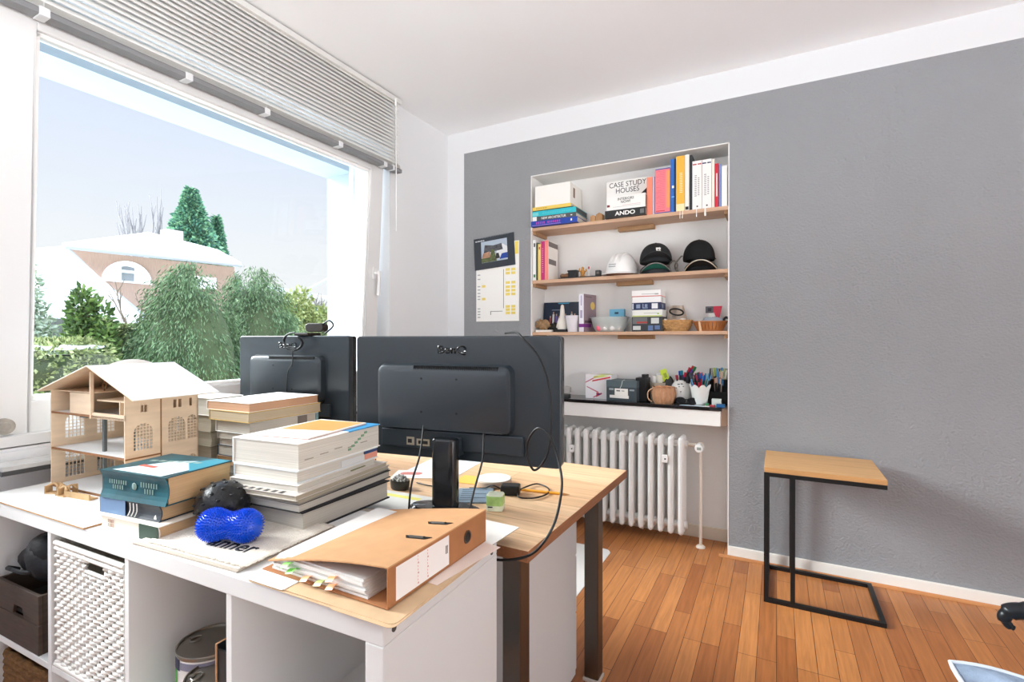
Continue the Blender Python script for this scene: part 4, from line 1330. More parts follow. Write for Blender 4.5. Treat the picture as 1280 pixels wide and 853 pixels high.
mrz = math.atan2(MR.y - ML.y, MR.x - ML.x)
mc = (ML + MR) / 2
m1 = monitor('large dark monitor seen from behind at the right end of the desk', (mc.x, mc.y, DZ), mrz, mw, 0.366, 0.862 - DZ, 0.012, LOGO, 0.005)
ML2 = Vector((-2.045, 1.345, 0)); MR2 = Vector((-1.475, 1.42, 0))
mc2 = (ML2 + MR2) / 2
m2 = monitor('smaller dark monitor behind the book piles near the window', (mc2.x, mc2.y, DZ), math.atan2(MR2.y - ML2.y, MR2.x - ML2.x), (MR2 - ML2).length, 0.352, 0.880 - DZ, -0.10, mat('monitor_logo_light', (16, 18, 20), 0.15), -0.022)

# ---- cables
CAB = mat('black_cable', (20, 20, 21), 0.4)
def cable(label, pts, r=0.003, m=CAB, name='cable', cat='cable', steps=8):
    b = MB(); b.tube(pts, r, n=8, smooth_steps=steps)
    return tag(b.build(name, m, smooth=60), label, cat)
cable('black cable looping down the back of the right monitor to the desk edge', [(-0.70, 1.275, 1.2365), (-0.642, 1.232, 1.237), (-0.609, 1.205, 1.222), (-0.554, 1.198, 1.166), (-0.522, 1.195, 1.073), (-0.522, 1.195, 0.966), (-0.536, 1.193, 0.905), (-0.566, 1.188, 0.873), (-0.583, 1.183, 0.911), (-0.578, 1.178, 0.953), (-0.547, 1.173, 0.988), (-0.511, 1.165, 0.972), (-0.487, 1.155, 0.927), (-0.464, 1.13, 0.881), (-0.45, 1.09, 0.846), (-0.445, 1.04, 0.801), (-0.464, 1.013, 0.759), (-0.499, 1.008, 0.728), (-0.56, 1.01, 0.706), (-0.62, 1.012, 0.70)], 0.0032)
cable('thin black cable hanging from the monitor left of its stand', [(-0.932, 1.186, 0.99), (-0.922, 1.175, 0.955), (-0.903, 1.135, 0.886), (-0.886, 1.08, 0.826), (-0.885, 1.066, 0.760), (-0.89, 1.075, 0.733)], 0.0028)
cable('thin black cable hanging from the monitor right of its stand', [(-0.735, 1.211, 0.985), (-0.732, 1.205, 0.945), (-0.717, 1.175, 0.887), (-0.712, 1.13, 0.827), (-0.705, 1.09, 0.775), (-0.71, 1.075, 0.733)], 0.0028)
# ---- webcam clipped onto the left monitor
wc = thing('webcam', 'black webcam with coiled cable perched on the left monitor', 'webcam', (-1.70, 1.405, 1.232), math.atan2(MR2.y - ML2.y, MR2.x - ML2.x))
WCM = mat('webcam_black', (38, 32, 28), 0.35)
b = MB(); b.box((-0.035, -0.030, 0.0), (0.035, 0.045, 0.012)); b.build('clip', WCM, wc, bevel=0.003)
b = MB(); b.prism(rounded(-0.02, 0.016, 0.07, 0.052, 0.015, 4), -0.05, -0.015, frame((0, 0, 0), (1, 0, 0), (0, 0, 1))); b.build('body', WCM, wc, bevel=0.003)
b = MB(); b.cyl((0.03, 0.049, 0.034), (0.03, 0.056, 0.034), 0.012, n=16); b.build('lens', MONG, wc)
b = MB()
for k in range(3):
    r = 0.028 + 0.008 * k
    pts = [(-0.03 + 0.010 * k - 0.055 * math.sin(PI * q / 8) * (0.75 + 0.15 * k), -0.044 - 0.004 * k, 0.012 - 0.075 * (1 - math.cos(PI * q / 8)) / 2 * (1 - 0.1 * k)) for q in range(9)]
    pts += [(-0.02 + 0.045 * math.sin(PI * q / 6), -0.044 - 0.004 * k, -0.065 + 0.07 * q / 6) for q in range(1, 6)]
    b.tube(pts, 0.0030, n=7, smooth_steps=4)
b.build('cable_coil', CAB, wc, smooth=60)
b = MB(); b.tube([(0.055, 0.03, 0.045), (0.09, 0.03, 0.062), (0.11, 0.03, 0.04), (0.085, 0.01, 0.008)], 0.0035, n=7, smooth_steps=5)
b.build('cable_bend', CAB, wc, smooth=60)
b = MB(); b.tube([(-0.03, -0.044, -0.06), (-0.028, -0.046, -0.11), (-0.05, -0.048, -0.15), (-0.06, -0.046, -0.26)], 0.0024, n=7, smooth_steps=5)
b.build('hanging_lead', CAB, wc, smooth=60)

# ---- small things on the desk
mp_ = thing('magnet_pot', 'dark oval pot heaped with steel beads beside the book pile', 'pot', (-1.085, 1.262, DZ))
b = MB(); Mo = Matrix.Diagonal((1.25, 0.85, 1, 1)); b.lathe([(0.024, 0.0), (0.027, 0.004), (0.029, 0.026), (0.0285, 0.030), (0.0, 0.029)], 26, Mo); b.build('pot', mat('pot_dark', (44, 42, 40), 0.35), mp_, smooth=40)
b = MB()
for k in range(90):
    a = rnd.uniform(0, 2 * PI); r = 0.027 * math.sqrt(rnd.random()); z = 0.031 + 0.016 * (1 - (r / 0.027) ** 2) * rnd.uniform(0.6, 1)
    b.ball((1.2 * r * math.cos(a), 0.8 * r * math.sin(a), z), 0.0034, nu=8, nv=5)
bd = b.build('steel_beads', mat('bead_steel', (176, 174, 170), 0.38, metal=0.75), mp_, smooth=180); bd['kind'] = 'stuff'
o = thing('sticky_tape', 'roll wrapped in green and white film on the desk corner', 'tape roll', (-0.712, 1.238, DZ), rad(18))
b = MB(); b.prism(rounded(-0.024, -0.022, 0.024, 0.022, 0.011, 5), 0, 0.047); b.build('roll', mat('film_green_white', (222, 228, 200), 0.35, var=0.25, scale=30), o, bevel=0.004, seg=3)
b = MB(); b.prism(rounded(-0.0245, -0.0225, 0.0245, 0.0225, 0.011, 5), 0.016, 0.044); b.build('green_wrap', mat('film_green', (168, 204, 120), 0.3, var=0.4, scale=40), o, bevel=0.002)
b = MB(); b.box((-0.018, -0.0232, 0.012), (-0.004, -0.0226, 0.015)); b.build('dark_print', INK, o)
o = thing('charging_disc', 'round pale charging disc with a wooden rim on the desk', 'charging pad', (-0.842, 1.452, DZ))
b = MB(); b.lathe([(0.056, 0.0), (0.060, 0.003), (0.060, 0.018), (0.057, 0.021)], 40); b.build('rim', mat('disc_rim', (178, 158, 140), 0.5), o, smooth=40)
b = MB(); b.lathe([(0.057, 0.0205), (0.057, 0.022), (0.0, 0.0225)], 40); b.build('top', mat('disc_top', (226, 224, 216), 0.35), o)
o = thing('pencil', 'yellow pencil lying on the desk top behind the charger', 'pencil', (-0.78, 1.42, DZ + 0.004), math.atan2(0.033, 0.203))
b = MB(); b.cyl((0, 0, 0), (0.19, 0, 0), 0.0045, n=6); b.build('shaft', mat('pencil_yellow', (226, 160, 52), 0.35), o)
b = MB(); b.cyl((0.19, 0, 0), (0.212, 0, 0), 0.0045, 0.0008, n=6); b.build('tip', mat('pencil_tip', (170, 120, 70), 0.6), o)
o = thing('usb_charger', 'black plug charger with a looped lead on the desk', 'charger', (-0.742, 1.385, DZ), rad(20))
b = MB(); b.box((-0.03, -0.022, 0), (0.03, 0.022, 0.03)); b.build('body', BLACK, o, bevel=0.005, seg=3)
b = MB(); b.tube([(0.028, 0.005, 0.012), (0.04, 0.05, 0.008), (0.075, 0.10, 0.006), (0.115, 0.06, 0.005), (0.115, 0.0, 0.005), (0.08, -0.045, 0.005), (0.035, -0.05, 0.006), (0.025, -0.024, 0.01)], 0.0025, n=7, smooth_steps=6); b.build('lead', CAB, o, smooth=60)
b = MB(); b.tube([(-0.03, 0.0, 0.014), (-0.06, 0.01, 0.022), (-0.09, 0.03, 0.006), (-0.14, 0.03, 0.004)], 0.0022, n=7, smooth_steps=6); b.build('lead', CAB, o, smooth=60)
o = thing('yellow_folder', 'yellow paper folder lying right of the monitor stand', 'folder', (-0.975, 1.405, DZ), rad(8))
b = MB(); b.box((0, 0, 0), (0.13, 0.09, 0.002)); b.build('sheet', mat('folder_yellow', (232, 190, 90), .6), o)
o = thing('blue_notepad', 'blue-grey printed notepad by the monitor foot', 'notepad', (-0.845, 1.225, DZ + 0.0002), rad(28))
b = MB(); b.i = 0; b.box((0.0, 0, 0), (0.11, 0.14, 0.004)); b.i = 1
for k in range(6):
    b.box((0.012, 0.02 + k * 0.02, 0.004), (0.05 + 0.04 * (k % 2), 0.026 + k * 0.02, 0.0043))
b.build('pad', [mat('notepad_blue', (128, 146, 160), .6, var=.2, scale=30), mat('notepad_print', (70, 84, 96), .6)], o)
o = thing('printed_card', 'white card with red print lying behind the bead pot', 'card', (-1.20, 1.345, DZ), rad(25))
b = MB(); b.i = 0; b.box((0, 0, 0), (0.15, 0.10, 0.0015)); b.i = 1; b.prism(rounded(0.02, 0.04, 0.10, 0.075, 0.016, 4), 0.0015, 0.0018); b.build('card', [PAPER, mat('card_red', (206, 130, 122), .6)], o)
o = thing('pale_sheet', 'pale blue-white sheet lying under the right monitor', 'paper', (-1.21, 1.42, DZ), rad(8))
b = MB(); b.box((0, 0, 0), (0.21, 0.25, 0.001)); b.build('sheet', mat('sheet_pale_blue', (212, 220, 224), .6), o)
o = thing('white_desk_pad', 'white paper left of the monitor stand with a yellow strip', 'paper', (-1.12, 1.07, DZ), rad(3))
b = MB(); b.i = 0; b.box((0, 0, 0), (0.21, 0.16, 0.001)); b.i = 1; b.box((0.03, 0.115, 0.001), (0.17, 0.135, 0.0016)); b.build('sheet', [mat('sheet_grey_white', (216, 214, 208), .6), mat('strip_yellow', (226, 220, 120), .6)], o)
cable('thin black lead lying on the desk behind the bead pot', [(-1.075, 1.335, DZ + 0.003), (-1.02, 1.325, DZ + 0.004), (-0.96, 1.33, DZ + 0.003), (-0.90, 1.30, DZ + 0.003)], 0.002)

# ---- two book piles standing on the front of the desk
CX_, CY_ = -1.534, 1.045
def stackC(label, z, L, D, T, cover, pages, dx=0, dy=0, rz=rad(2), **kw):
    R3 = Matrix.Rotation(rz, 3, 'Z')
    v = R3 @ Vector((-D, L / 2, 0))
    return book(label, (CX_ + dx + v.x, CY_ + dy + v.y, DZ + z), L, D, T, cover, pages, rz=rz - PI / 2, group='mixed paperbacks piled before the left monitor', **kw)
z = 0.001
LBL = [('beige book lowest in the pile before the left monitor', 0.235, 0.165, 0.030, (150, 140, 126), PG_BEIGE, -0.012, 0.0),
       ('grey book second lowest in the pile before the left monitor', 0.23, 0.16, 0.028, (120, 118, 116), PG_GREY, -0.010, 0.004),
       ('tan-edged book third lowest in the pile before the left monitor', 0.235, 0.16, 0.030, (180, 150, 126), PG_TAN, -0.012, 0.002),
       ('pale book with a dark board above the tan-edged one', 0.23, 0.165, 0.036, (66, 76, 84), PG_WHITE, -0.010, 0.0),
       ('thin white book with a dark lower edge, middle of the pile', 0.24, 0.158, 0.024, (196, 196, 194), PG_WHITE, -0.004, 0.004),
       ('grey-edged softcover beneath the white volume in the pile', 0.29, 0.165, 0.022, (176, 172, 164), PG_GREY, -0.002, 0.0),
       ('white volume with a dark edge mark third from the top', 0.285, 0.180, 0.040, (228, 230, 230), PG_WHITE, 0.002, -0.004),
       ('cream book with a yellow cover line second from the top', 0.302, 0.205, 0.034, (212, 176, 84), PG_CREAM, 0.006, -0.010),
       ('large white-covered book with orange edge topmost before the left monitor', 0.292, 0.215, 0.030, (240, 238, 234), mat('pages_orange', (214, 168, 134), 0.7, var=0.2, scale=5, stretch=(.6, .6, 200)), 0.004, -0.006)]
for k, (lb_, L, D, T, cv, pg, dx, dy) in enumerate(LBL):
    o = stackC(lb_, z, L, D, T, cv, pg, dx, dy, rz=rad(2 + (k % 3) - 1), c=0.0016 if k > 4 else 0.0022, inset=0.0015 if k > 6 else 0.003)
    z += T + 0.0002
    if k == 6:
        b = MB(); b.box((-0.09, D - 0.003, 0.004), (-0.05, D - 0.0008, T - 0.004)); b.i = 1; b.box((-0.142, D - 0.003, 0.003), (-0.13, D - 0.0008, T - 0.003)); b.build('edge_mark', [mat('mark_dark', (120, 112, 106), .6), mat('edge_teal', (120, 160, 166), .6)], o)
BX_, BY_ = -1.742, 1.040
zb2 = 0.001
for k, (lb_, L, D, T, cv, pg) in enumerate((('tan-paged paperback lowest in the small pile beside the model house roof', 0.18, 0.125, 0.055, (150, 130, 104), PG_TAN), ('grey-brown paperback second lowest in the small pile', 0.185, 0.12, 0.055, (160, 150, 130), PG_BEIGE), ('olive-grey paged paperback in the middle of the small pile', 0.18, 0.125, 0.050, (150, 144, 126), PG_BEIGE), ('beige paged paperback second from the top of the small pile', 0.186, 0.128, 0.058, (120, 110, 96), PG_BEIGE), ('pale paperback topmost in the small pile, fore-edge showing', 0.182, 0.125, 0.062, (225, 222, 216), PG_GREY))):
    # fore-edge towards us: near-right corner at (BX_,BY_)
    rz = rad(3)
    v = Matrix.Rotation(rz, 3, 'Z') @ Vector((-L / 2, D, 0))
    book(lb_, (BX_ + v.x - 0.003 * (k % 2), BY_ + v.y, DZ + zb2), L, D, T, cv, pg, rz=rz, flip=True, hollow=0.004, group='paperbacks with fore-edges to the front')
    zb2 += T + 0.0002
# ------------------------------------------------------------------ top shelf
S1, S2, S3 = 1.9668, 1.6133, 1.2643
G_T = 'art books on the top niche shelf'
def lie(label, x0, x1, z, T, cover, y=3.012, D=0.21, pages=PG_WHITE, **kw):
    return book(label, ((x0 + x1) / 2, y, z), x1 - x0, D, T, cover, pages, group=kw.pop('group', G_T), **kw)
z = S1
o = lie('blue book with pink title lowest in the lying stack', -1.455, -1.128, z, 0.036, (30, 66, 160), y=3.006); z += 0.0362
spine_text(o, 'Formen Raume' if False else 'IIIII IIIIIII', -0.04, 0.021, 0.17, 0.014, mat('ink_pink', (206, 70, 176), .5)); spine_band(o, -0.155, 0.05, 0.004, 0.008, mat('ink_lilac', (150, 120, 206), .5)); spine_band(o, 0.118, 0.128, 0.012, 0.026, PAPER, name='publisher_mark')
o = lie('dark grey book with white title above the blue one', -1.450, -1.138, z, 0.030, (78, 84, 84), y=3.012); z += 0.0302
spine_text(o, 'NEW ARCHITEKTUR', 0.0, 0.015, 0.175, 0.016, PAPER, bold=0.02); spine_band(o, -0.153, -0.122, 0.001, 0.029, PAPER); spine_band(o, 0.118, 0.13, 0.011, 0.018, PAPER, name='publisher_mark')
o = lie('turquoise book in the lying stack', -1.450, -1.138, z, 0.034, (38, 170, 184), y=3.012, spine=(46, 186, 198), D=0.215, pages=pm((70, 74, 74), key='pages_dark')); z += 0.0342
spine_band(o, -0.154, -0.11, 0.005, 0.026, mat('aqua_pale', (120, 206, 206), .5)); spine_text(o, 'IIIIIIIIIIIIIIIIIIIIIIII', 0.02, 0.017, 0.2, 0.012, mat('aqua_ink', (90, 200, 206), .5))
o = lie('thin black booklet under the yellow book', -1.448, -1.16, z, 0.007, (44, 46, 46), y=3.018, D=0.205, c=0.001); z += 0.0072
o = lie('yellow book topmost in the lying stack', -1.450, -1.175, z, 0.022, (230, 200, 96), y=3.015, D=0.20); z += 0.0222
spine_text(o, 'IIIIIIII', -0.07, 0.011, 0.075, 0.009, mat('ink_ochre', (150, 124, 50), .5))
bx = thing('storage_box', 'white cardboard box with a grip hole on top of the yellow book', 'box', (-1.432, 3.016, z))
b = MB(); b.box((0, 0, 0), (0.252, 0.215, 0.138)); b.build('body', mat('box_white', (238, 236, 230), 0.6), bx, bevel=0.003)
b = MB(); b.box((0.2518, 0.055, 0.048), (0.2530, 0.085, 0.112)); b.build('grip_hole', mat('grip_brown', (140, 112, 96), 0.6), bx)
WB = mat('turned_wood', (196, 150, 102), 0.5, var=0.25, scale=6, stretch=(12, 12, 2))
for k, (x, w, h, lb_) in enumerate(((-1.070, 0.036, 0.052, 'smaller wooden house-shaped block on the top shelf'), (-1.032, 0.044, 0.062, 'larger wooden house-shaped block on the top shelf'))):
    o = thing('wooden_block', lb_, 'wooden block', (x, 3.085, S1), group='wooden blocks on the top shelf')
    b = MB(); b.prism([(0, 0), (w, 0), (w, h * 0.82), (w * 0.5, h), (0, h * 0.82)], -0.05, 0.0, frame((0, 0, 0), (1, 0, 0), (0, 0, 1))); b.build('block', WB, o, bevel=0.002)
# two lying books before one standing volume
o = lie('black lying book with ANDO on its spine', -0.948, -0.697, S1, 0.046, (40, 42, 42), y=3.012, D=0.10)
spine_text(o, 'ANDO', 0.0, 0.023, 0.125, 0.026, PAPER, bold=0.03); spine_band(o, 0.092, 0.116, 0.009, 0.035, mat('mark_grey', (110, 112, 112), .5), name='publisher_mark')
o = lie('white lying book reading INTERIORS NOW above the black one', -0.938, -0.700, S1 + 0.0462, 0.084, (238, 236, 232), y=3.018, D=0.095)
spine_text(o, 'INTERIORS\nNOW!', 0.0, 0.056, 0.10, 0.034, mat('ink_grey', (84, 86, 88), .5), bold=0.01); spine_band(o, -0.117, -0.1, 0.022, 0.036, mat('ink_maroon', (120, 50, 48), .5)); 
spine_band(o, -0.08, 0.09, 0.018, 0.020, mat('ink_pale_line', (186, 188, 190), .6)); spine_band(o, -0.02, 0.09, 0.026, 0.0275, mat('ink_rose_line', (206, 150, 150), .6))
o = thing('book', 'tall white volume reading CASE STUDY HOUSES standing behind lying books', 'book', (-0.972, 3.122, S1), group=G_T)
b = MB(); b.box((0, 0, 0), (0.272, 0.045, 0.258)); b.build('cover', mat('cover_offwhite', (236, 234, 230), .5), o, bevel=0.002)
b = MB(); b.box((0.003, 0.003, 0.2582), (0.269, 0.042, 0.2586)); b.build('pages', PG_WHITE, o)
lettering('CASE STUDY\nHOUSES', 0.235, 0.070, INK, o, frame((0.136, -0.0004, 0.213), (1, 0, 0), (0, 0, 1)))
b = MB(); b.face([(0.21, -0.0008, 0.15), (0.268, -0.0008, 0.20), (0.268, -0.0008, 0.15)]); b.i = 1; b.box((0.035, -0.0008, 0.09), (0.06, 0.0, 0.115)); b.build('cover_print', [INK, mat('ink_maroon', (120, 50, 48), .5)], o)
# row of standing volumes
def stand(label, x0, x1, z, h, cover, D=0.17, y=3.04, pages=PG_WHITE, group=G_T, **kw):
    return book(label, (x0 + 0.0006, y, z), h, D, x1 - x0 - 0.0012, cover, pages, pose='stand', group=group, **kw)
o = stand('salmon-coloured book beside the tall white volume', -0.697, -0.662, S1, 0.225, (236, 138, 112))
o = stand('thin lilac book between the salmon and the pink one', -0.661, -0.650, S1, 0.226, (206, 200, 222)); spine_band(o, 0.002, 0.224, 0.0005, 0.003, mat('ink_violet_grey', (120, 112, 150), .5))
PK = mat('pink_print', (238, 128, 138), 0.5, var=0.12, scale=10)
o = stand('thick pink book with blue ends and tiny lettering', -0.648, -0.560, S1, 0.266, PK)
spine_band(o, 0.260, 0.2655, 0.001, 0.085, mat('ink_royal', (60, 84, 160), .5)); spine_band(o, 0.0005, 0.006, 0.001, 0.085, mat('ink_royal', (60, 84, 160), .5))
b = MB()
for k in range(22):
    x = 0.03 + k * 0.0104
    b.i = 0; b.box((x, -0.0004, 0.030), (x + 0.0022, 0.0003, 0.080 - 0.02 * ((k * 7) % 3) / 2))
b.i = 1; b.box((0.03, -0.0003, 0.001), (0.25, 0.0002, 0.022)); b.i = 2; b.box((0.012, -0.0005, 0.03), (0.017, 0.0002, 0.082))
b.build('spine_print', [mat('ink_rose', (214, 96, 116), .5), mat('ink_orange', (240, 152, 96), .5), mat('ink_red', (206, 52, 66), .5)], o, weld=False)
o = stand('bright blue book beside the thick pink one', -0.558, -0.529, S1, 0.312, (36, 104, 190)); spine_band(o, 0.140, 0.155, 0.008, 0.020, PAPER, name='publisher_mark'); spine_band(o, 0.085, 0.092, 0.006, 0.022, mat('ink_sky', (120, 180, 230), .5)); spine_band(o, 0.001, 0.311, 0.0006, 0.009, mat('ink_darkblue', (24, 40, 66), .5))
o = stand('tall mustard-yellow book with white vertical title', -0.527, -0.478, S1, 0.322, (234, 176, 66)); spine_text(o, 'IIIIIIIIIIII', 0.165, 0.020, 0.115, 0.016, mat('ink_cream', (246, 224, 176), .5)); spine_band(o, 0.001, 0.042, 0.001, 0.047, mat('ink_cream', (246, 224, 176), .5))
o = stand('tall white book right of the mustard one', -0.477, -0.453, S1, 0.323, (234, 230, 220), back=None); spine_band(o, 0.004, 0.022, 0.003, 0.020, INK, name='publisher_mark')
o = stand('slim black book between the tall white books', -0.452, -0.437, S1, 0.318, (46, 48, 50))
for k, (x0, x1, bc) in enumerate(((-0.436, -0.384, (176, 50, 62)), (-0.383, -0.332, (40, 52, 90)))):
    o = stand(['white volume with a red top bar on the top shelf', 'white volume with a navy top bar on the top shelf'][k], x0, x1, S1, 0.278, (236, 234, 230))
    spine_band(o, 0.255, 0.262, 0.002, 0.022, mat('bar_%d' % k, bc, .5)); spine_band(o, 0.255, 0.262, 0.028, 0.049, mat('bar_%d' % k, bc, .5))
    spine_text(o, 'IIIIIIIIIIII', 0.135, 0.033, 0.12, 0.012, mat('ink_faint', (130, 130, 132), .5)); spine_text(o, 'IIIIIIIIII', 0.13, 0.017, 0.10, 0.009, mat('ink_faint', (130, 130, 132), .5)); spine_band(o, 0.012, 0.020, 0.020, 0.028, INK, name='publisher_mark')
o = stand('slim cream book left of the red one', -0.331, -0.316, S1, 0.272, (232, 222, 210))
o = stand('narrow red book near the right end of the top shelf', -0.315, -0.294, S1, 0.246, (196, 44, 60)); spine_band(o, 0.06, 0.19, 0.007, 0.013, PAPER)
o = stand('narrow grey-blue book beside the red one', -0.293, -0.280, S1, 0.240, (120, 140, 190))
o = stand('white book at the far right of the top shelf', -0.279, -0.249, S1, 0.226, (236, 234, 230))
for k, (x, dx, y) in enumerate(((-0.503, 0.0, 0), (-0.487, 0.006, 0), (-0.412, 0.0, 0), (-0.365, 0.0, 0))):
    o = thing('ribbon_marker', ['white ribbon hanging below the mustard book', 'second white ribbon hanging below the mustard book', 'white ribbon hanging below the volume with red bar', 'widest white ribbon hanging below the volume with navy bar'][k], 'ribbon', (x, 3.0345, S1 - 0.045), group='bookmark ribbons over the shelf edge')
    b = MB(); w = 0.0022 if k < 3 else 0.005
    b.face([(-w + dx * -0.6, -0.0012, 0.0), (w + dx * -0.6, -0.0012, 0.0), (w * 0.6, -0.0012, 0.046), (-w * 0.6, -0.0012, 0.046)]); b.face([(-w * 0.6, -0.0012, 0.046), (w * 0.6, -0.0012, 0.046), (w * 0.6, 0.006, 0.0462), (-w * 0.6, 0.006, 0.0462)])
    so = b.build('ribbon', mat('ribbon_white', (240, 238, 234), 0.6), o); so.modifiers.new('thick', 'SOLIDIFY').thickness = 0.0006

# ------------------------------------------------------------------ middle shelf
G_M = 'slim books at the left end of the middle shelf'
o = stand('white book with a small green mark, far left of the middle shelf', -1.459, -1.434, S2, 0.272, (234, 236, 234), group=G_M); spine_band(o, 0.225, 0.25, 0.006, 0.016, INK); spine_band(o, 0.02, 0.04, 0.005, 0.018, mat('mark_green', (70, 130, 84), .5))
o = stand('dark green book between white and yellow ones', -1.433, -1.421, S2, 0.252, (60, 76, 56), group=G_M)
o = stand('yellow book on the middle shelf', -1.420, -1.398, S2, 0.242, (236, 206, 118), group=G_M); spine_band(o, 0.205, 0.222, 0.005, 0.015, mat('ink_brick', (190, 90, 60), .5))
o = stand('magenta book on the middle shelf', -1.397, -1.372, S2, 0.258, (196, 44, 116), group=G_M); spine_text(o, 'IIIIIIIIIIII', 0.13, 0.012, 0.16, 0.008, mat('ink_blush', (232, 150, 190), .5))
o = stand('pink book with a white and grey cover on the middle shelf', -1.371, -1.343, S2, 0.262, (236, 232, 226), spine=(236, 140, 132), D=0.165, group=G_M)
b = MB(); b.box((0.222, 0.004, -0.0006), (0.255, 0.160, 0.0002)); b.box((0.105, 0.006, -0.0006), (0.140, 0.130, 0.0002)); b.build('cover_print', mat('ink_warm_grey', (112, 106, 104), .5), o)
ty = thing('black_tray', 'flat black tray holding small souvenirs on the middle shelf', 'tray', (-1.290, 3.065, S2))
b = MB(); b.prism(rounded(0, 0, 0.29, 0.11, 0.02, 5), 0, 0.008); b.prism(rounded(0.004, 0.004, 0.286, 0.106, 0.018, 5), 0.008, 0.011); b.build('tray', mat('tray_black', (36, 36, 36), 0.3), ty)
TZ2 = S2 + 0.0112
o = thing('driftwood', 'brown piece of driftwood on the black tray', 'driftwood', (-1.245, 3.11, TZ2)); b = MB(); b.ball((0, 0, 0.015), 0.045, 0.02, 0.015, 16, 10, fn=lambda d: 1 + 0.2 * math.sin(7 * d.x + 3 * d.y)); b.build('wood', mat('driftwood_brown', (150, 110, 82), .8, var=.4, scale=40), o, smooth=80)
o = thing('small_pot', 'small black square pot on the tray', 'pot', (-1.190, 3.10, TZ2)); b = MB(); b.prism(rounded(-0.030, -0.026, 0.030, 0.026, 0.008, 3), 0, 0.040); b.prism(rounded(-0.034, -0.029, 0.034, 0.029, 0.008, 3), 0.036, 0.046); b.build('pot', BLACK, o, bevel=0.002)
GOLD = mat('brass_figure', (206, 150, 78), 0.35, metal=0.6)
o = thing('brass_figurine', 'brass figurine standing between small black pots', 'figurine', (-1.125, 3.10, TZ2))
b = MB(); b.lathe([(0.018, 0), (0.019, 0.006), (0.010, 0.012), (0.016, 0.028), (0.018, 0.038), (0.009, 0.046), (0.010, 0.054), (0.006, 0.064), (0.0, 0.066)], 16); b.tube([(-0.012, 0, 0.036), (-0.024, 0, 0.042), (-0.020, 0, 0.058)], 0.004, n=7, smooth_steps=3); b.tube([(0.012, 0, 0.036), (0.022, 0, 0.036), (0.022, 0, 0.05)], 0.004, n=7, smooth_steps=3); b.build('figure', GOLD, o, smooth=50)
o = thing('chess_figure', 'white and red little figure beside the brass figurine', 'figurine', (-1.088, 3.115, TZ2))
b = MB(); b.i = 0; b.lathe([(0.012, 0), (0.012, 0.005), (0.006, 0.01), (0.005, 0.04), (0.011, 0.048), (0.012, 0.068), (0.0, 0.072)], 14); b.i = 1; b.box((-0.002, -0.0125, 0.05), (0.008, -0.009, 0.066)); b.build('figure', [PAPER, mat('figure_red', (176, 50, 70), .5)], o, smooth=50)
o = thing('small_cube', 'small black cube at the right end of the tray', 'box', (-1.018, 3.10, TZ2)); b = MB(); b.box((-0.017, -0.017, 0), (0.017, 0.017, 0.036)); b.build('cube', mat('cube_black', (40, 38, 38), .4), o, bevel=0.003); b = MB(); b.box((-0.008, -0.0176, 0.012), (0.008, -0.017, 0.026)); b.build('print', mat('cube_print', (110, 104, 98), .5), o)
# hard hat
HAT = mat('hard_hat_white', (240, 240, 238), 0.3, spec=0.5)
o = thing('hard_hat', 'white builder hard hat left of the caps', 'hard hat', (-0.872, 3.135, S2), rad(-14))
b = MB()
b.lathe([(0.100, 0.020), (0.101, 0.03)] + [(0.1 * math.cos(PI / 2 * k / 12), 0.022 + 0.128 * math.sin(PI / 2 * k / 12)) for k in range(1, 12)] + [(0.0, 0.150)], 40, Matrix.Diagonal((1, 1.12, 1, 1)))
b.build('shell', HAT, o, smooth=60)
b = MB()
for x in (-0.034, 0.0, 0.034):
    pts = [(x, 0.112 * math.sin(a) * math.sqrt(1 - (x / 0.1) ** 2), 0.022 + 0.129 * math.cos(a) * math.sqrt(1 - (x / 0.1) ** 2)) for a in [rad(-60 + 12 * k) for k in range(11)]]
    b.tube(pts, [0.003] + [0.0075] * 9 + [0.003], n=8)
b.build('ridges', HAT, o, smooth=60)
b = MB(); b.lathe([(0.099, 0.016), (0.112, 0.012), (0.114, 0.016), (0.099, 0.024)], 40, Matrix.Diagonal((1, 1.12, 1, 1)), closed=True, mod=lambda t, r, z: (r + (0.030 * max(0, -math.sin(t)) ** 2 if r > 0.105 else 0), z - (0.006 * max(0, -math.sin(t)) if r > 0.105 else 0))); b.build('brim', HAT, o, smooth=60)
b = MB(); b.lathe([(0.092, 0.0), (0.096, 0.0), (0.096, 0.02), (0.092, 0.02)], 30, Matrix.Diagonal((1, 1.1, 1, 1)), closed=True); b.build('head_band', mat('band_brown', (120, 84, 66), .7), o, smooth=40)
b = MB()
for k in range(2):
    b.box((-0.028, -0.1215 + 0.004 * k, 0.052 + 0.014 * k), (0.02, -0.118 + 0.004 * k, 0.056 + 0.014 * k))
b.build('print', mat('hat_print', (150, 150, 154), .5), o)
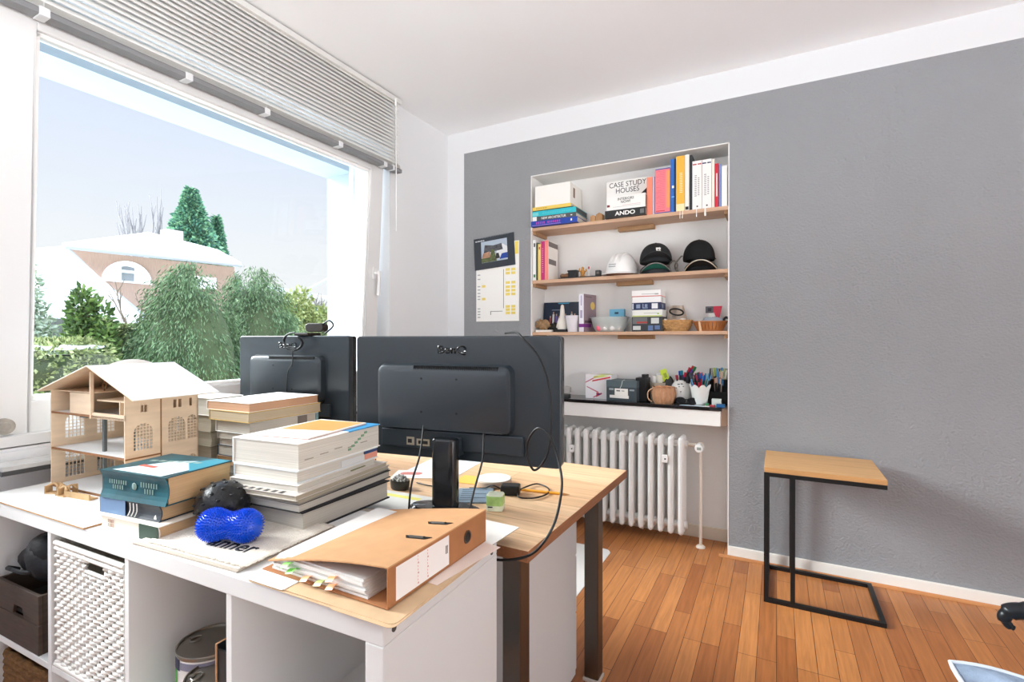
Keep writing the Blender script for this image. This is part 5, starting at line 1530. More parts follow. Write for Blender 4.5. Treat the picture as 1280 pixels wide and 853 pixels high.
# caps
def cap(label, loc, rz, m, brim_m, w=0.098, h=0.115, edge=None, emblem=False, tall=1.0):
    o = thing('baseball_cap', label, 'cap', loc, rz, group='caps stacked on the middle shelf')
    b = MB(); b.lathe([(w * 0.97, 0.0), (w, 0.012)] + [(w * math.cos(PI / 2 * k / 12) ** 0.85, 0.012 + h * tall * math.sin(PI / 2 * k / 12)) for k in range(1, 12)] + [(0.0, 0.012 + h * tall)], 36, Matrix.Diagonal((1, 1.08, 1, 1)), mod=lambda t, r, z: (r * (1 + 0.018 * math.sin(6 * t)), z)); b.build('crown', m, o, smooth=70)
    b = MB(); b.ball((0, 0, 0.012 + h * tall), 0.008, 0.008, 0.004, 10, 6); b.build('button', m, o, smooth=80)
    Lb = 0.078
    def brim(u, v):
        a = PI * (1.12 + 0.76 * u)
        ix, iy = w * 0.99 * math.cos(a), w * 1.06 * math.sin(a)
        ext = Lb * math.sin(PI * u) ** 0.7
        x = ix * (1 + 0.05 * v); y = iy - ext * v
        return (x, y, 0.004 + 0.042 * (1 - (x / w) ** 2) * (0.35 + 0.65 * v) * (1 if abs(x) < w else 0) + 0.006 * (1 - v))
    b = MB(); b.sheet(brim, 18, 6, 0.003); bo_ = b.build('brim', brim_m, o, smooth=50)
    if edge:
        b = MB(); b.tube([brim(k / 24, 1.0) for k in range(25)], 0.0032, n=7); b.build('brim_edge', edge, o, smooth=60)
    if emblem:
        # small white emblem: a crooked block R with a split foot
        b = MB(); Me = frame((0.012, -w * 1.08 * 0.90, 0.066), (1, 0.12, 0), (0, 0.42, 1)) @ Matrix.Diagonal((1.35, 1.35, 1, 1))
        b.prism([(-0.011, 0.012), (-0.009, -0.004), (-0.004, -0.004), (-0.005, 0.005), (0.003, 0.005), (0.004, 0.012)], 0, 0.003, Me); b.prism([(0.003, 0.014), (0.010, 0.010), (0.009, 0.002), (0.003, 0.0)], 0, 0.003, Me)
        b.prism([(-0.006, -0.006), (-0.003, -0.017), (-0.001, -0.008), (0.003, -0.014), (0.004, -0.007), (0.010, -0.013), (0.009, -0.002), (-0.004, -0.001)], 0, 0.003, Me); b.build('emblem', PAPER, o)
    return o
CB = mat('cap_black', (34, 36, 38), 0.75, bump=0.3, bscale=200); CG = mat('cap_charcoal', (52, 54, 58), 0.75, bump=0.3, bscale=200); CT = mat('cap_teal', (24, 110, 98), 0.7); CD = mat('cap_soft_black', (18, 19, 21), 0.85, bump=0.4, bscale=160)
CE = mat('cap_beige_edge', (206, 200, 184), 0.7)
cap('dark cap with teal under-brim lowest in the left cap stack', (-0.662, 3.125, S2 + 0.001), rad(12), CG, CT, edge=mat('cap_grey_edge', (130, 130, 130), .7), h=0.055, w=0.094)
cap('charcoal cap with white emblem topmost in the left cap stack', (-0.662, 3.13, S2 + 0.070), rad(14), CB, CG, w=0.097, h=0.112, emblem=True)
cap('black cap with beige-edged brim lowest in the right cap stack', (-0.400, 3.13, S2 + 0.002), rad(6), CD, CD, w=0.092, h=0.052, edge=CE)
o = cap('plain black cap topmost in the right cap stack', (-0.412, 3.135, S2 + 0.068), rad(172), CD, CD, w=0.088, h=0.112)
o = thing('cap_strap', 'grey curled cap strap between the two cap stacks', 'strap', (-0.532, 3.09, S2))
b = MB()
b.tube([(-0.035, 0, 0.004), (-0.04, 0, 0.05), (-0.015, -0.01, 0.072), (0.005, 0, 0.05), (0.0, 0.005, 0.02), (0.012, 0.0, 0.004)], 0.0045, n=7, smooth_steps=6); b.tube([(0.0, 0.02, 0.004), (-0.012, 0.02, 0.05), (0.02, 0.02, 0.095), (0.032, 0.02, 0.10)], 0.0045, n=7, smooth_steps=6)
b.build('strap', mat('strap_grey', (120, 116, 110), .8), o, smooth=60)

# ------------------------------------------------------------------ lowest shelf
o = thing('photo_plaque', 'dark blue glossy team photo leaning at the left of the lowest shelf', 'photo', (-1.455, 3.195, S3), rot=(rad(-8), 0, rad(4)))
b = MB(); b.box((0, 0, 0), (0.272, 0.006, 0.212)); b.build('panel', mat('plaque_navy', (18, 36, 58), 0.2), o)
b = MB()
b.i = 0; b.face([(0.11, -0.0005, 0.200), (0.18, -0.0005, 0.200), (0.19, -0.0005, 0.208), (0.10, -0.0005, 0.208)]); b.i = 1
for k in range(9):
    x = 0.045 + k * 0.022
    b.i = 1 + k % 3; b.box((x, -0.0008, 0.04 + 0.012 * (k % 2)), (x + 0.014, 0, 0.10 + 0.014 * ((k * 5) % 3))); b.i = 4; b.box((x + 0.003, -0.0010, 0.102 + 0.014 * ((k * 5) % 3)), (x + 0.011, 0, 0.116 + 0.014 * ((k * 5) % 3)))
b.i = 5; b.box((0.06, -0.0006, 0.155), (0.15, 0, 0.160))
b.build('group_photo', [mat('pl_cyan', (40, 150, 190), .3), mat('pl_red', (150, 60, 60), .3), mat('pl_white', (206, 206, 210), .3), mat('pl_violet', (110, 90, 160), .3), mat('pl_skin', (190, 150, 130), .3), mat('pl_grey', (110, 130, 150), .3)], o, weld=False)
o = thing('mineral_stone', 'brown rough mineral stone at the left end of the lowest shelf', 'stone', (-1.412, 3.10, S3 + 0.016), rad(20))
b = MB(); b.ball((0, 0, 0.034), 0.048, 0.032, 0.034, 14, 9, fn=lambda d: 1 + 0.16 * math.sin(9 * d.x + 4 * d.z) + 0.12 * math.sin(8 * d.y - 5 * d.z)); b.build('stone', mat('mineral', (170, 136, 98), .6, var=.5, scale=40, bump=.8, bscale=60), o)
o = thing('white_case', 'flat white case in front of the mineral stone', 'case', (-1.445, 3.055, S3)); b = MB(); b.box((0, 0, 0), (0.115, 0.085, 0.015)); b.build('case', PAPER, o, bevel=0.003)
o = thing('space_shuttle_model', 'small white rocket-shaped model on a black foot', 'model', (-1.272, 3.11, S3))
b = MB(); b.prism(rounded(-0.055, -0.035, 0.045, 0.035, 0.01, 3), 0, 0.018); b.build('foot', BLACK, o)
b = MB(); b.lathe([(0.030, 0.018), (0.036, 0.03), (0.034, 0.07), (0.018, 0.10), (0.014, 0.15), (0.010, 0.178), (0.0, 0.186)], 20); b.prism([(-0.045, 0.03), (-0.026, 0.03), (-0.026, 0.10)], -0.003, 0.003, frame((0, 0, 0), (1, 0, 0), (0, 0, 1))); b.prism([(0.026, 0.03), (0.04, 0.03), (0.026, 0.08)], -0.003, 0.003, frame((0, 0, 0), (1, 0, 0), (0, 0, 1))); b.build('hull', mat('plaster_white', (236, 232, 222), .6), o, smooth=50)
o = thing('dark_pebbles', 'dark textured clump beside the mineral stone', 'ornament', (-1.338, 3.14, S3)); b = MB(); b.ball((0, 0, 0.03), 0.04, 0.03, 0.035, 14, 9, fn=lambda d: 1 + 0.2 * math.sin(11 * d.x + 9 * d.z)); b.build('clump', mat('clump_dark', (52, 50, 44), .7, var=.5, scale=60), o)
o = thing('white_cup', 'white tapered plastic cup left of the purple book', 'cup', (-1.188, 3.09, S3))
b = MB(); b.lathe([(0.0, 0.0), (0.034, 0.0), (0.052, 0.108), (0.050, 0.108), (0.033, 0.004), (0.0, 0.004)], 28); b.build('cup', mat('cup_lavender_white', (226, 224, 230), .4), o, smooth=40)
o = book('white-spined book with a mauve cover and yellow dot', (-1.140, 3.055, S3), 0.245, 0.155, 0.036, (146, 128, 136), PG_WHITE, pose='stand', rz=rad(-58) + PI / 2 - rad(32) , spine=(236, 234, 240))
o.rotation_euler = (Matrix.Rotation(rad(-12), 4, 'Z') @ S_STAND).to_euler(); o.location = (-1.100, 3.050, S3)
M0 = frame((0, 0, -0.0006), (0, 1, 0), (1, 0, 0))
b = MB()
b.i = 0; b.lathe([(0.0, 0.0), (0.026, 0.0), (0.026, 0.0006), (0.0, 0.0006)], 24, Matrix.Translation((0.172, 0.110, -0.0008)))
b.i = 1; b.box((0.058, 0.012, -0.0008), (0.074, 0.14, 0.0)); b.box((0.226, 0.02, -0.0008), (0.230, 0.10, 0.0)); b.i = 2; b.box((0.030, 0.0, -0.0009), (0.052, 0.09, 0.0)); b.box((0.030, -0.0008, 0.0), (0.052, 0.001, 0.036)); b.i = 3; b.box((0.09, -0.0008, 0.010), (0.14, 0.001, 0.026)); b.box((0.17, -0.0008, 0.014), (0.235, 0.001, 0.022))
b.build('cover_print', [mat('dot_yellow', (220, 190, 96), .5), mat('print_aubergine', (84, 70, 78), .5), mat('band_purple', (120, 40, 130), .5), mat('print_lilac', (170, 160, 186), .5)], o)
# bowl with balls
CLEARW = mat('milky_plastic', (244, 248, 246), 0.3, trans=0.75, spec=0.5, ior=1.15)
o = thing('plastic_bowl', 'milky plastic bowl of table-tennis balls on the lowest shelf', 'bowl', (-0.952, 3.125, S3))
b = MB(); b.lathe([(0.0, 0.0), (0.085, 0.0), (0.105, 0.03), (0.120, 0.088), (0.127, 0.090), (0.127, 0.094), (0.117, 0.093), (0.102, 0.032), (0.083, 0.004), (0.0, 0.004)], 44, Matrix.Diagonal((1.02, 0.68, 1, 1))); b.build('bowl', CLEARW, o, smooth=40)
balls = [(-0.055, -0.046, 'pink'), (-0.012, -0.052, 'w'), (0.033, -0.050, 'w'), (0.066, -0.030, 'w'), (-0.062, -0.002, 'w'), (0.0, 0.0, 'w'), (0.042, 0.004, 'w'), (-0.03, 0.03, 'w')]
for k, (x, y, c_) in enumerate(balls):
    ob = thing('table_tennis_ball', 'pink table-tennis ball in the milky bowl' if c_ == 'pink' else 'white table-tennis ball in the milky bowl', 'ball', (-0.952 + x, 3.125 + y, S3 + 0.0245), group='white balls in the milky bowl' if c_ == 'w' else None)
    b = MB(); b.ball((0, 0, 0), 0.020, nu=20, nv=12); b.build('ball', mat('ball_pink', (244, 120, 140), .4) if c_ == 'pink' else mat('ball_white', (244, 242, 240), .4), ob, smooth=180)
o = thing('blue_carton', 'small light-blue carton behind the milky bowl', 'carton', (-0.978, 3.208, S3))
b = MB(); b.box((0, -0.0, 0), (0.098, 0.028, 0.150)); b.build('carton', mat('carton_blue', (120, 190, 222), .5), o, bevel=0.002); b = MB(); b.box((0.0, -0.0006, 0.0), (0.098, 0.0, 0.085)); b.i = 1; b.box((0.035, -0.0008, 0.118), (0.06, 0, 0.13)); b.build('print', [mat('carton_pale', (214, 232, 236), .5), mat('carton_ink', (40, 70, 100), .5)], o)
o = thing('cable_bundle', 'grey coiled cables in the right part of the bowl', 'cable bundle', (-0.868, 3.15, S3 + 0.05))
b = MB()
for k in range(4):
    b.tube([(0.022 * math.cos(a * PI / 6), 0.012 * math.sin(a * PI / 6) + 0.003 * k, 0.022 + 0.005 * k + 0.012 * math.sin(a * PI / 3 + k)) for a in range(12)], 0.003, n=6, closed=True)
b.build('cables', mat('cable_grey', (110, 114, 118), .5), o, smooth=60)
# stack of product boxes
bs = [('black and grey patterned box lowest in the box stack', 0.090, 0.185, (52, 56, 60)), ('white box with a lime stripe in the box stack', 0.042, 0.180, (232, 234, 228)), ('navy blue box in the middle of the box stack', 0.044, 0.176, (32, 46, 84)), ('plain white box second from the top', 0.036, 0.172, (240, 240, 240)), ('white box with a red stripe topmost in the box stack', 0.040, 0.176, (242, 242, 240))]
z = S3
for k, (lb_, h, w, c_) in enumerate(bs):
    o = thing('product_box', lb_, 'box', (-0.795 + 0.0012 * (k % 2) * 3, 3.072 + 0.002 * (k % 2), z), rad(1.0 * ((k * 3) % 3 - 1)), group='product boxes stacked on the lowest shelf')
    b = MB(); b.box((0, 0, 0), (w, 0.13, h)); b.build('carton', pm(c_, 0.45), o, bevel=0.0015)
    b = MB()
    e = -0.0006
    if k == 0:
        b.i = 0; b.box((0.006, e, 0.046), (0.095, 0, 0.086)); b.i = 1; b.box((0.03, e * 1.5, 0.050), (0.095, 0, 0.060)); b.i = 2; b.box((0.008, e, 0.010), (0.055, 0, 0.034)); b.box((0.118, e, 0.048), (0.165, 0, 0.082)); b.i = 3; b.box((0.10, e, 0.006), (0.13, 0, 0.036)); b.box((0.14, e, 0.012), (0.17, 0, 0.036)); b.i = 4; b.box((w, 0.01, 0.01), (w + 0.0006, 0.06, 0.05))
        ms = [mat('bx_grey', (104, 106, 108), .5), mat('bx_red', (170, 66, 60), .5), mat('bx_pale', (206, 210, 208), .5), mat('bx_blue', (90, 116, 160), .5), mat('bx_mid', (90, 92, 96), .5)]
    elif k == 1:
        b.i = 0; b.box((0.0, e, 0.0), (w, 0, 0.008)); b.i = 1; b.box((0.07, e, 0.020), (0.15, 0, 0.023)); b.i = 2; b.box((0.15, e, 0.014), (0.162, 0, 0.022)); ms = [mat('bx_lime', (196, 206, 130), .5), mat('bx_line', (170, 174, 170), .5), mat('bx_green', (150, 190, 90), .5)]
    elif k == 2:
        b.i = 0; b.box((0.004, e, 0.004), (0.010, 0, 0.040)); b.box((0.122, e, 0.006), (0.158, 0, 0.038)); b.i = 1; b.box((0.028, e, 0.010), (0.052, 0, 0.034)); b.box((0.066, e, 0.008), (0.072, 0, 0.036)); b.box((0.072, e, 0.008), (0.098, 0, 0.014)); b.box((0.080, e, 0.016), (0.096, 0, 0.034)); b.box((w, 0.03, 0.010), (w + 0.0006, 0.07, 0.034)); ms = [mat('bx_white', (228, 232, 236), .5), mat('bx_steelblue', (130, 146, 176), .5)]
    elif k == 3:
        b.i = 0; b.box((w, 0.02, 0.002), (w + 0.0006, 0.03, 0.034)); b.box((w, 0.05, 0.002), (w + 0.0006, 0.06, 0.034)); ms = [mat('bx_line', (170, 174, 170), .5)]
    else:
        b.i = 0; b.box((0.0, e, 0.0), (w, 0, 0.004)); b.box((w, 0.0, 0.0), (w + 0.0006, 0.13, 0.004)); b.i = 1; b.box((0.06, e, 0.014), (0.16, 0, 0.017)); b.box((0.14, e, 0.010), (0.162, 0, 0.018)); ms = [mat('bx_stripe_red', (214, 70, 62), .5), mat('bx_line', (170, 174, 170), .5)]
    b.build('print', ms, o)
    z += h + 0.0003
# round wicker basket with oddments
def basket(label, loc, r0, r1, h, m, slats=False):
    o = thing('bread_basket', label, 'basket', loc, 0, group='small baskets on the lowest shelf')
    b = MB()
    if not slats:
        n = 9
        for k in range(n):
            t = k / (n - 1); r = r0 + (r1 - r0) * math.sin(t * PI / 2); z_ = 0.004 + (h - 0.006) * t
            pts = []
            for q in range(72):
                a = 2 * PI * q / 72
                pts.append(((r + 0.003 * math.sin(18 * a + k * PI)) * math.cos(a), 0.72 * (r + 0.003 * math.sin(18 * a + k * PI)) * math.sin(a), z_ + 0.002 * math.cos(18 * a + k)))
            b.tube(pts, 0.0052, n=6, closed=True)
    else:
        n = 26
        for k in range(n):
            a0 = 2 * PI * k / n; da = 2 * PI / n * 0.42
            P = []
            for (r, z_) in ((r0, 0.003), (r1, h)):
                for s in (-1, 1):
                    P.append((r * math.cos(a0 + s * da), 0.72 * r * math.sin(a0 + s * da), z_))
            Q = [(p[0] * 0.96, p[1] * 0.96, p[2]) for p in P]
            b._faces(P + Q, [(0, 1, 3, 2), (6, 7, 5, 4), (0, 2, 6, 4), (5, 7, 3, 1), (2, 3, 7, 6), (4, 5, 1, 0)])
        for (r, z_) in ((r0 * 1.01, 0.008), (r1 * 1.0, h - 0.002)):
            b.tube([(r * math.cos(2 * PI * q / 60), 0.72 * r * math.sin(2 * PI * q / 60), z_) for q in range(60)], 0.0038, n=6, closed=True)
    b.build('basket_wall', m, o, smooth=60)
    b = MB(); b.lathe([(0.0, 0.0), (r0 * 0.97, 0.0), (r0 * 0.97, 0.004), (0.0, 0.004)], 30, Matrix.Diagonal((1, 0.72, 1, 1))); b.build('basket_floor', m, o)
    return o
BWK = mat('honey_wicker', (206, 160, 104), 0.6, var=0.35, scale=60)
BSL = mat('orange_slat', (190, 124, 72), 0.55, var=0.3, scale=20)
basket('round woven basket of white oddments on the lowest shelf', (-0.548, 3.135, S3), 0.070, 0.098, 0.066, BWK)
basket('low slatted basket at the right end of the lowest shelf', (-0.350, 3.135, S3), 0.070, 0.096, 0.058, BSL, True)
SKIN = mat('oddment_white', (238, 232, 228), .6)
for k, (x, y, z_, r, lb_) in enumerate(((-0.605, 3.12, 0.066, 0.021, 'white shell at the left rim of the woven basket'), (-0.548, 3.10, 0.062, 0.019, 'cream shell in the middle of the woven basket'), (-0.502, 3.125, 0.064, 0.026, 'large white shell at the right rim of the woven basket'), (-0.402, 3.12, 0.055, 0.018, 'white shell in the slatted basket'))):
    o = thing('sea_shell', lb_, 'shell', (x, y, S3 + z_ - 0.012), 0.5 * k, group='shells in the small baskets')
    b = MB(); b.ball((0, 0, 0.01), r, r * 0.8, r * 0.65, 18, 12, fn=lambda d: 1 + 0.05 * math.sin(9 * math.atan2(d.y, d.x))); b.build('shell', SKIN, o, smooth=70)
o = thing('organza_bag', 'taupe mesh bag leaning up out of the woven basket', 'bag', (-0.545, 3.165, S3 + 0.030))
b = MB(); b.sheet(lambda u, v: ((-0.068 + 0.136 * u) * (1 - 0.45 * v) , 0.012 * math.sin(9 * u) * (1 - v * 0.5) + 0.012, 0.012 + 0.118 * v), 16, 8, 0.002); b.build('bag', mat('organza', (188, 172, 158), .7), o, smooth=60)
o = thing('black_wristband', 'oval black wristband resting on the mesh bag', 'wristband', (-0.540, 3.140, S3 + 0.118), rot=(rad(-28), rad(12), 0))
b = MB(); b.tube([(0.040 * math.cos(2 * PI * q / 28), 0.0, 0.021 * math.sin(2 * PI * q / 28)) for q in range(28)], 0.0052, n=8, closed=True); b.build('band', BLACK, o, smooth=60)
o = thing('red_swing_tag', 'red and grey folded tag standing in the slatted basket', 'tag', (-0.33, 3.165, S3 + 0.05))
b = MB(); b.i = 0; b.box((-0.048, 0, 0.058), (-0.004, 0.002, 0.098)); b.i = 1; b.prism([(-0.004, 0.065), (0.012, 0.03), (0.030, 0.03), (0.044, 0.098), (-0.004, 0.098)], -0.002, 0, frame((0, 0, 0), (1, 0, 0), (0, 0, 1))); b.i = 2; b.prism([(-0.03, 0.0), (0.005, 0.0), (0.005, 0.058), (-0.03, 0.058)], -0.002, 0, frame((0, 0, 0), (1, 0, 0), (0, 0, 1))); b.i = 3; b.box((-0.035, -0.0006, 0.068), (-0.015, 0, 0.088)); b.build('tag', [mat('tag_grey', (92, 88, 94), .5), mat('tag_red', (206, 52, 76), .5), PAPER, mat('tag_dark', (50, 48, 52), .5)], o)
o = thing('plastic_pouch', 'crumpled grey plastic pouch in the slatted basket', 'pouch', (-0.335, 3.13, S3 + 0.036)); b = MB(); b.ball((0, 0, 0.022), 0.062, 0.035, 0.026, 18, 10, fn=lambda d: 1 + 0.12 * math.sin(9 * d.x + 5 * d.y) + 0.1 * math.sin(11 * d.z)); b.build('pouch', mat('pouch_grey', (160, 170, 180), .25), o, smooth=40)
o = thing('black_clasp', 'black curved clasp at the right rim of the slatted basket', 'clasp', (-0.272, 3.12, S3 + 0.055)); b = MB(); b.tube([(0, 0, -0.012), (0.0, 0, 0.012), (0.012, 0, 0.024), (0.022, 0, 0.016)], 0.007, n=8, smooth_steps=5); b.build('clasp', BLACK, o, smooth=60)
o = thing('clothes_peg', 'pale wooden peg leaning on the slatted basket', 'peg', (-0.392, 3.055, S3)); b = MB(); b.prism([(-0.006, 0), (0.008, 0), (-0.004, 0.058), (-0.014, 0.058)], -0.008, 0, frame((0, 0, 0), (1, 0, 0), (0, 0.2, 1))); b.build('peg', mat('peg_wood', (226, 188, 150), .6), o)
# ------------------------------------------------------------------ on the marble sill
SZ = 0.8345
o = thing('grey_device', 'silver-grey hole punch at the left end of the marble sill', 'hole punch', (-1.30, 3.09, SZ), rad(12))
b = MB(); b.box((-0.05, -0.035, 0), (0.085, 0.035, 0.016)); b.build('base', mat('punch_dark', (60, 60, 62), .4), o, bevel=0.003)
b = MB(); b.prism([(-0.05, 0.012), (0.09, 0.028), (0.09, 0.062), (0.06, 0.070), (-0.05, 0.045)], -0.028, 0.028, frame((0, 0, 0), (1, 0, 0), (0, 0, 1))); b.build('lever', mat('punch_grey', (176, 174, 170), .4), o, bevel=0.004)
o = thing('striped_carton', 'white carton printed with red, pink and lime arrows on the sill', 'carton', (-1.102, 3.09, SZ), rad(-4))
b = MB(); b.box((0, 0, 0), (0.175, 0.12, 0.155)); b.build('carton', mat('carton_white', (240, 238, 240), .45), o, bevel=0.002)
def arrow(b, i, y, pts):
    b.i = i; b.face([(p[0], y, p[1]) for p in pts])
b = MB()
e = -0.0006
arrow(b, 0, e, [(0.012, 0.062), (0.075, 0.022), (0.012, 0.066)] if False else [(0.01, 0.072), (0.09, 0.036), (0.09, 0.046), (0.01, 0.078)])
arrow(b, 0, e, [(0.055, 0.004), (0.112, 0.034), (0.112, 0.042), (0.055, 0.012)])
arrow(b, 1, e, [(0.075, 0.010), (0.118, 0.034), (0.075, 0.040)])
arrow(b, 2, e * 1.6, [(0.082, 0.022), (0.112, 0.032), (0.082, 0.036)])
arrow(b, 0, e, [(0.0, 0.105), (0.075, 0.146), (0.092, 0.146), (0.0, 0.098)])
arrow(b, 3, e, [(0.045, 0.108), (0.17, 0.136), (0.17, 0.146), (0.05, 0.118)])
arrow(b, 4, e, [(0.05, 0.128), (0.16, 0.147), (0.12, 0.155), (0.06, 0.146)]); b.i = 4; b.face([(0.06, 0.0, 0.1556), (0.16, 0.0, 0.1556), (0.17, 0.08, 0.1556), (0.10, 0.08, 0.1556)])
b.build('arrow_print', [mat('arrow_mauve', (196, 110, 130), .5), mat('arrow_red', (206, 60, 70), .5), mat('arrow_navy', (40, 70, 130), .5), mat('arrow_scarlet', (214, 64, 66), .5), mat('arrow_lime', (216, 226, 130), .5)], o, weld=False)
o = thing('labelled_box', 'dark slate box with a white address label on the sill', 'box', (-0.945, 3.035, SZ), rad(-5))
b = MB(); b.box((0, 0, 0), (0.195, 0.16, 0.112)); b.build('box', mat('slate_box', (62, 74, 80), .5), o, bevel=0.002)
b = MB(); b.box((-0.001, -0.001, 0.085), (0.196, 0.161, 0.127)); b.build('lid', mat('slate_lid', (84, 100, 106), .5), o, bevel=0.003)
b = MB(); b.box((0.055, -0.0008, 0.028), (0.140, 0, 0.078)); b.box((0.022, -0.0006, 0.018), (0.145, 0, 0.036)); b.i = 1; b.box((0.066, -0.0012, 0.060), (0.09, -0.0008, 0.068)); b.box((0.10, -0.0012, 0.062), (0.118, -0.0008, 0.066)); b.i = 2; b.box((0.018, -0.0006, 0.066), (0.048, 0, 0.078)); b.box((0.15, -0.0006, 0.066), (0.18, 0, 0.076)); b.build('label', [PAPER, mat('label_ink', (110, 112, 114), .5), mat('box_pale_print', (150, 162, 166), .5)], o)
b = MB(); b.tube([(0.09, -0.002, 0.079), (0.10, -0.002, 0.10), (0.106, -0.001, 0.127), (0.10, 0.06, 0.1285)], 0.0012, n=5); b.build('string', PAPER, o)
o = thing('black_canister', 'black upright case right of the slate box', 'case', (-0.727, 3.115, SZ))
b = MB(); b.prism(rounded(-0.045, -0.05, 0.028, 0.05, 0.012, 4), 0, 0.145); b.build('case', mat('case_black', (30, 30, 31), .45), o, bevel=0.003); b = MB(); b.prism(rounded(-0.012, -0.03, 0.022, 0.03, 0.01, 4), 0.145, 0.165); b.build('cap', BLACK, o)
o = thing('beige_mug', 'beige mug stuffed with white paper rolls behind the wicker pot', 'mug', (-0.655, 3.165, SZ))
b = MB(); b.lathe([(0, 0), (0.046, 0), (0.052, 0.115), (0.049, 0.115), (0.044, 0.005), (0, 0.005)], 26); b.build('mug', mat('mug_beige', (190, 178, 160), .5), o, smooth=40)
for k, (x, y, r, c_) in enumerate(((-0.675, 3.155, 0.017, (236, 236, 232)), (-0.643, 3.15, 0.019, (226, 224, 206)), (-0.655, 3.185, 0.016, (232, 232, 236)))):
    o = thing('paper_roll', ['leftmost white paper roll in the beige mug', 'cream paper roll at the right in the beige mug', 'white paper roll at the back of the beige mug'][k], 'paper roll', (x, y, SZ + 0.006), group='paper rolls in the beige mug'); b = MB(); b.cyl((0, 0, 0), (0, 0, 0.148 + 0.006 * k), r, n=18); b.build('roll', pm(c_, .6), o, smooth=40)
o = thing('highlighter_note', 'lime-yellow note card sticking up behind the wicker pot', 'note', (-0.600, 3.16, SZ + 0.125), rot=(0, rad(-20), rad(8)))
b = MB(); b.i = 0; b.box((-0.020, 0, 0.0), (0.020, 0.002, 0.075)); b.i = 1; b.box((-0.006, -0.0004, 0.02), (0.012, 0, 0.05)); b.build('card', [mat('note_lime', (204, 226, 70), .5), mat('note_olive', (150, 170, 60), .5)], o)
o = thing('dark_pouch', 'dark crumpled pouch holding the lime note', 'pouch', (-0.592, 3.175, SZ)); b = MB(); b.ball((0, 0, 0.075), 0.040, 0.035, 0.075, 18, 12, fn=lambda d: 1 + 0.1 * math.sin(8 * d.x + 6 * d.z)); b.build('pouch', mat('pouch_dark', (60, 62, 64), .7), o, smooth=60)
# little ribbed wicker pot
o = thing('wicker_pot', 'round orange-brown wicker pot on the sill', 'pot', (-0.600, 3.058, SZ))
b = MB(); b.lathe([(0, 0), (0.052, 0.0), (0.064, 0.025), (0.068, 0.06), (0.063, 0.092), (0.066, 0.098), (0.060, 0.098), (0.058, 0.09), (0.062, 0.06), (0.058, 0.025), (0.048, 0.006), (0, 0.006)], 64, mod=lambda t, r, z: (r * (1 + 0.045 * math.sin(14 * t)), z)); b.build('ribbed_wall', mat('wicker_orange', (206, 156, 118), .6, var=.35, scale=22, stretch=(20, 20, 1)), o, smooth=50)
b = MB(); b.tube([(-0.058, -0.03, 0.088), (-0.082, -0.034, 0.07), (-0.084, -0.034, 0.03), (-0.062, -0.03, 0.008)], 0.0035, n=7, smooth_steps=5); b.build('handle', mat('wicker_pale', (216, 180, 146), .6), o, smooth=60)
for k in range(5):
    a = 1.2 * k; t_ = thing('wood_shaving', 'curled wood shaving lying in the wicker pot', 'wood shaving', (-0.600 + 0.03 * math.cos(a), 3.058 + 0.026 * math.sin(a), SZ + 0.085), a, group='wood shavings in the wicker pot'); b = MB(); b.tube([(-0.02, 0, 0), (-0.006, 0.004, 0.012), (0.012, 0.0, 0.014), (0.02, -0.006, 0.004)], 0.005, n=7, smooth_steps=4); b.build('shaving', mat('wicker_orange2', (222, 160, 120), .6), t_, smooth=60)
# white ceramic vase with a face in relief
CER = mat('white_ceramic', (226, 226, 222), 0.3)
o = thing('ceramic_vase', 'white bulbous ceramic vase with grey brush marks', 'vase', (-0.512, 3.155, SZ))
b = MB(); b.lathe([(0, 0), (0.05, 0.0), (0.064, 0.012), (0.066, 0.06), (0.056, 0.105), (0.038, 0.132), (0.036, 0.136), (0.032, 0.134), (0.05, 0.10), (0.058, 0.05), (0.045, 0.008), (0, 0.008)], 36); b.build('vase', CER, o, smooth=60)
b = MB()
for k, (a, z_, w_) in enumerate(((-100, 0.112, 0.014), (-80, 0.115, 0.012), (-95, 0.098, 0.010), (-72, 0.10, 0.010), (-110, 0.09, 0.008), (-85, 0.07, 0.006))):
    r = 0.0665 if z_ < 0.075 else 0.0665 - (z_ - 0.06) * 0.26
    aa = rad(a); b.ball((r * math.cos(aa) * 0.985, r * math.sin(aa) * 0.985, z_), w_ * 0.6, 0.003, 0.004, 8, 5)
b.build('brush_marks', mat('ceramic_grey', (96, 116, 120), .4), o, smooth=80)
# white planter with a petal rim
o = thing('petal_planter', 'white tapered planter with a scalloped rim full of pens', 'planter', (-0.396, 3.075, SZ))
b = MB(); n = 60
V, F = [], []
for k in range(n):
    t = 2 * PI * k / n
    for (r, z_, s) in ((0.036, 0.0, 0), (0.038, 0.002, 0), (0.050, 0.085, 0), (0.056, 0.108, 1), (0.053, 0.1085, 1), (0.046, 0.08, 0), (0.034, 0.006, 0)):
        zz = z_ + (0.018 * abs(math.sin(4 * t)) ** 0.8 - 0.006 if s else 0); rr = r + (0.004 * abs(math.sin(4 * t)) if s else 0)
        V.append((rr * math.cos(t), rr * math.sin(t), zz))
for k in range(n):
    a, c_ = k * 7, ((k + 1) % n) * 7
    for j in range(6):
        F.append((a + j, c_ + j, c_ + j + 1, a + j + 1))
F.append(tuple(k * 7 for k in reversed(range(n)))); F.append(tuple(k * 7 + 6 for k in range(n)))
b._faces(V, F); b.build('planter', mat('planter_white', (234, 238, 236), .4), o, smooth=50)
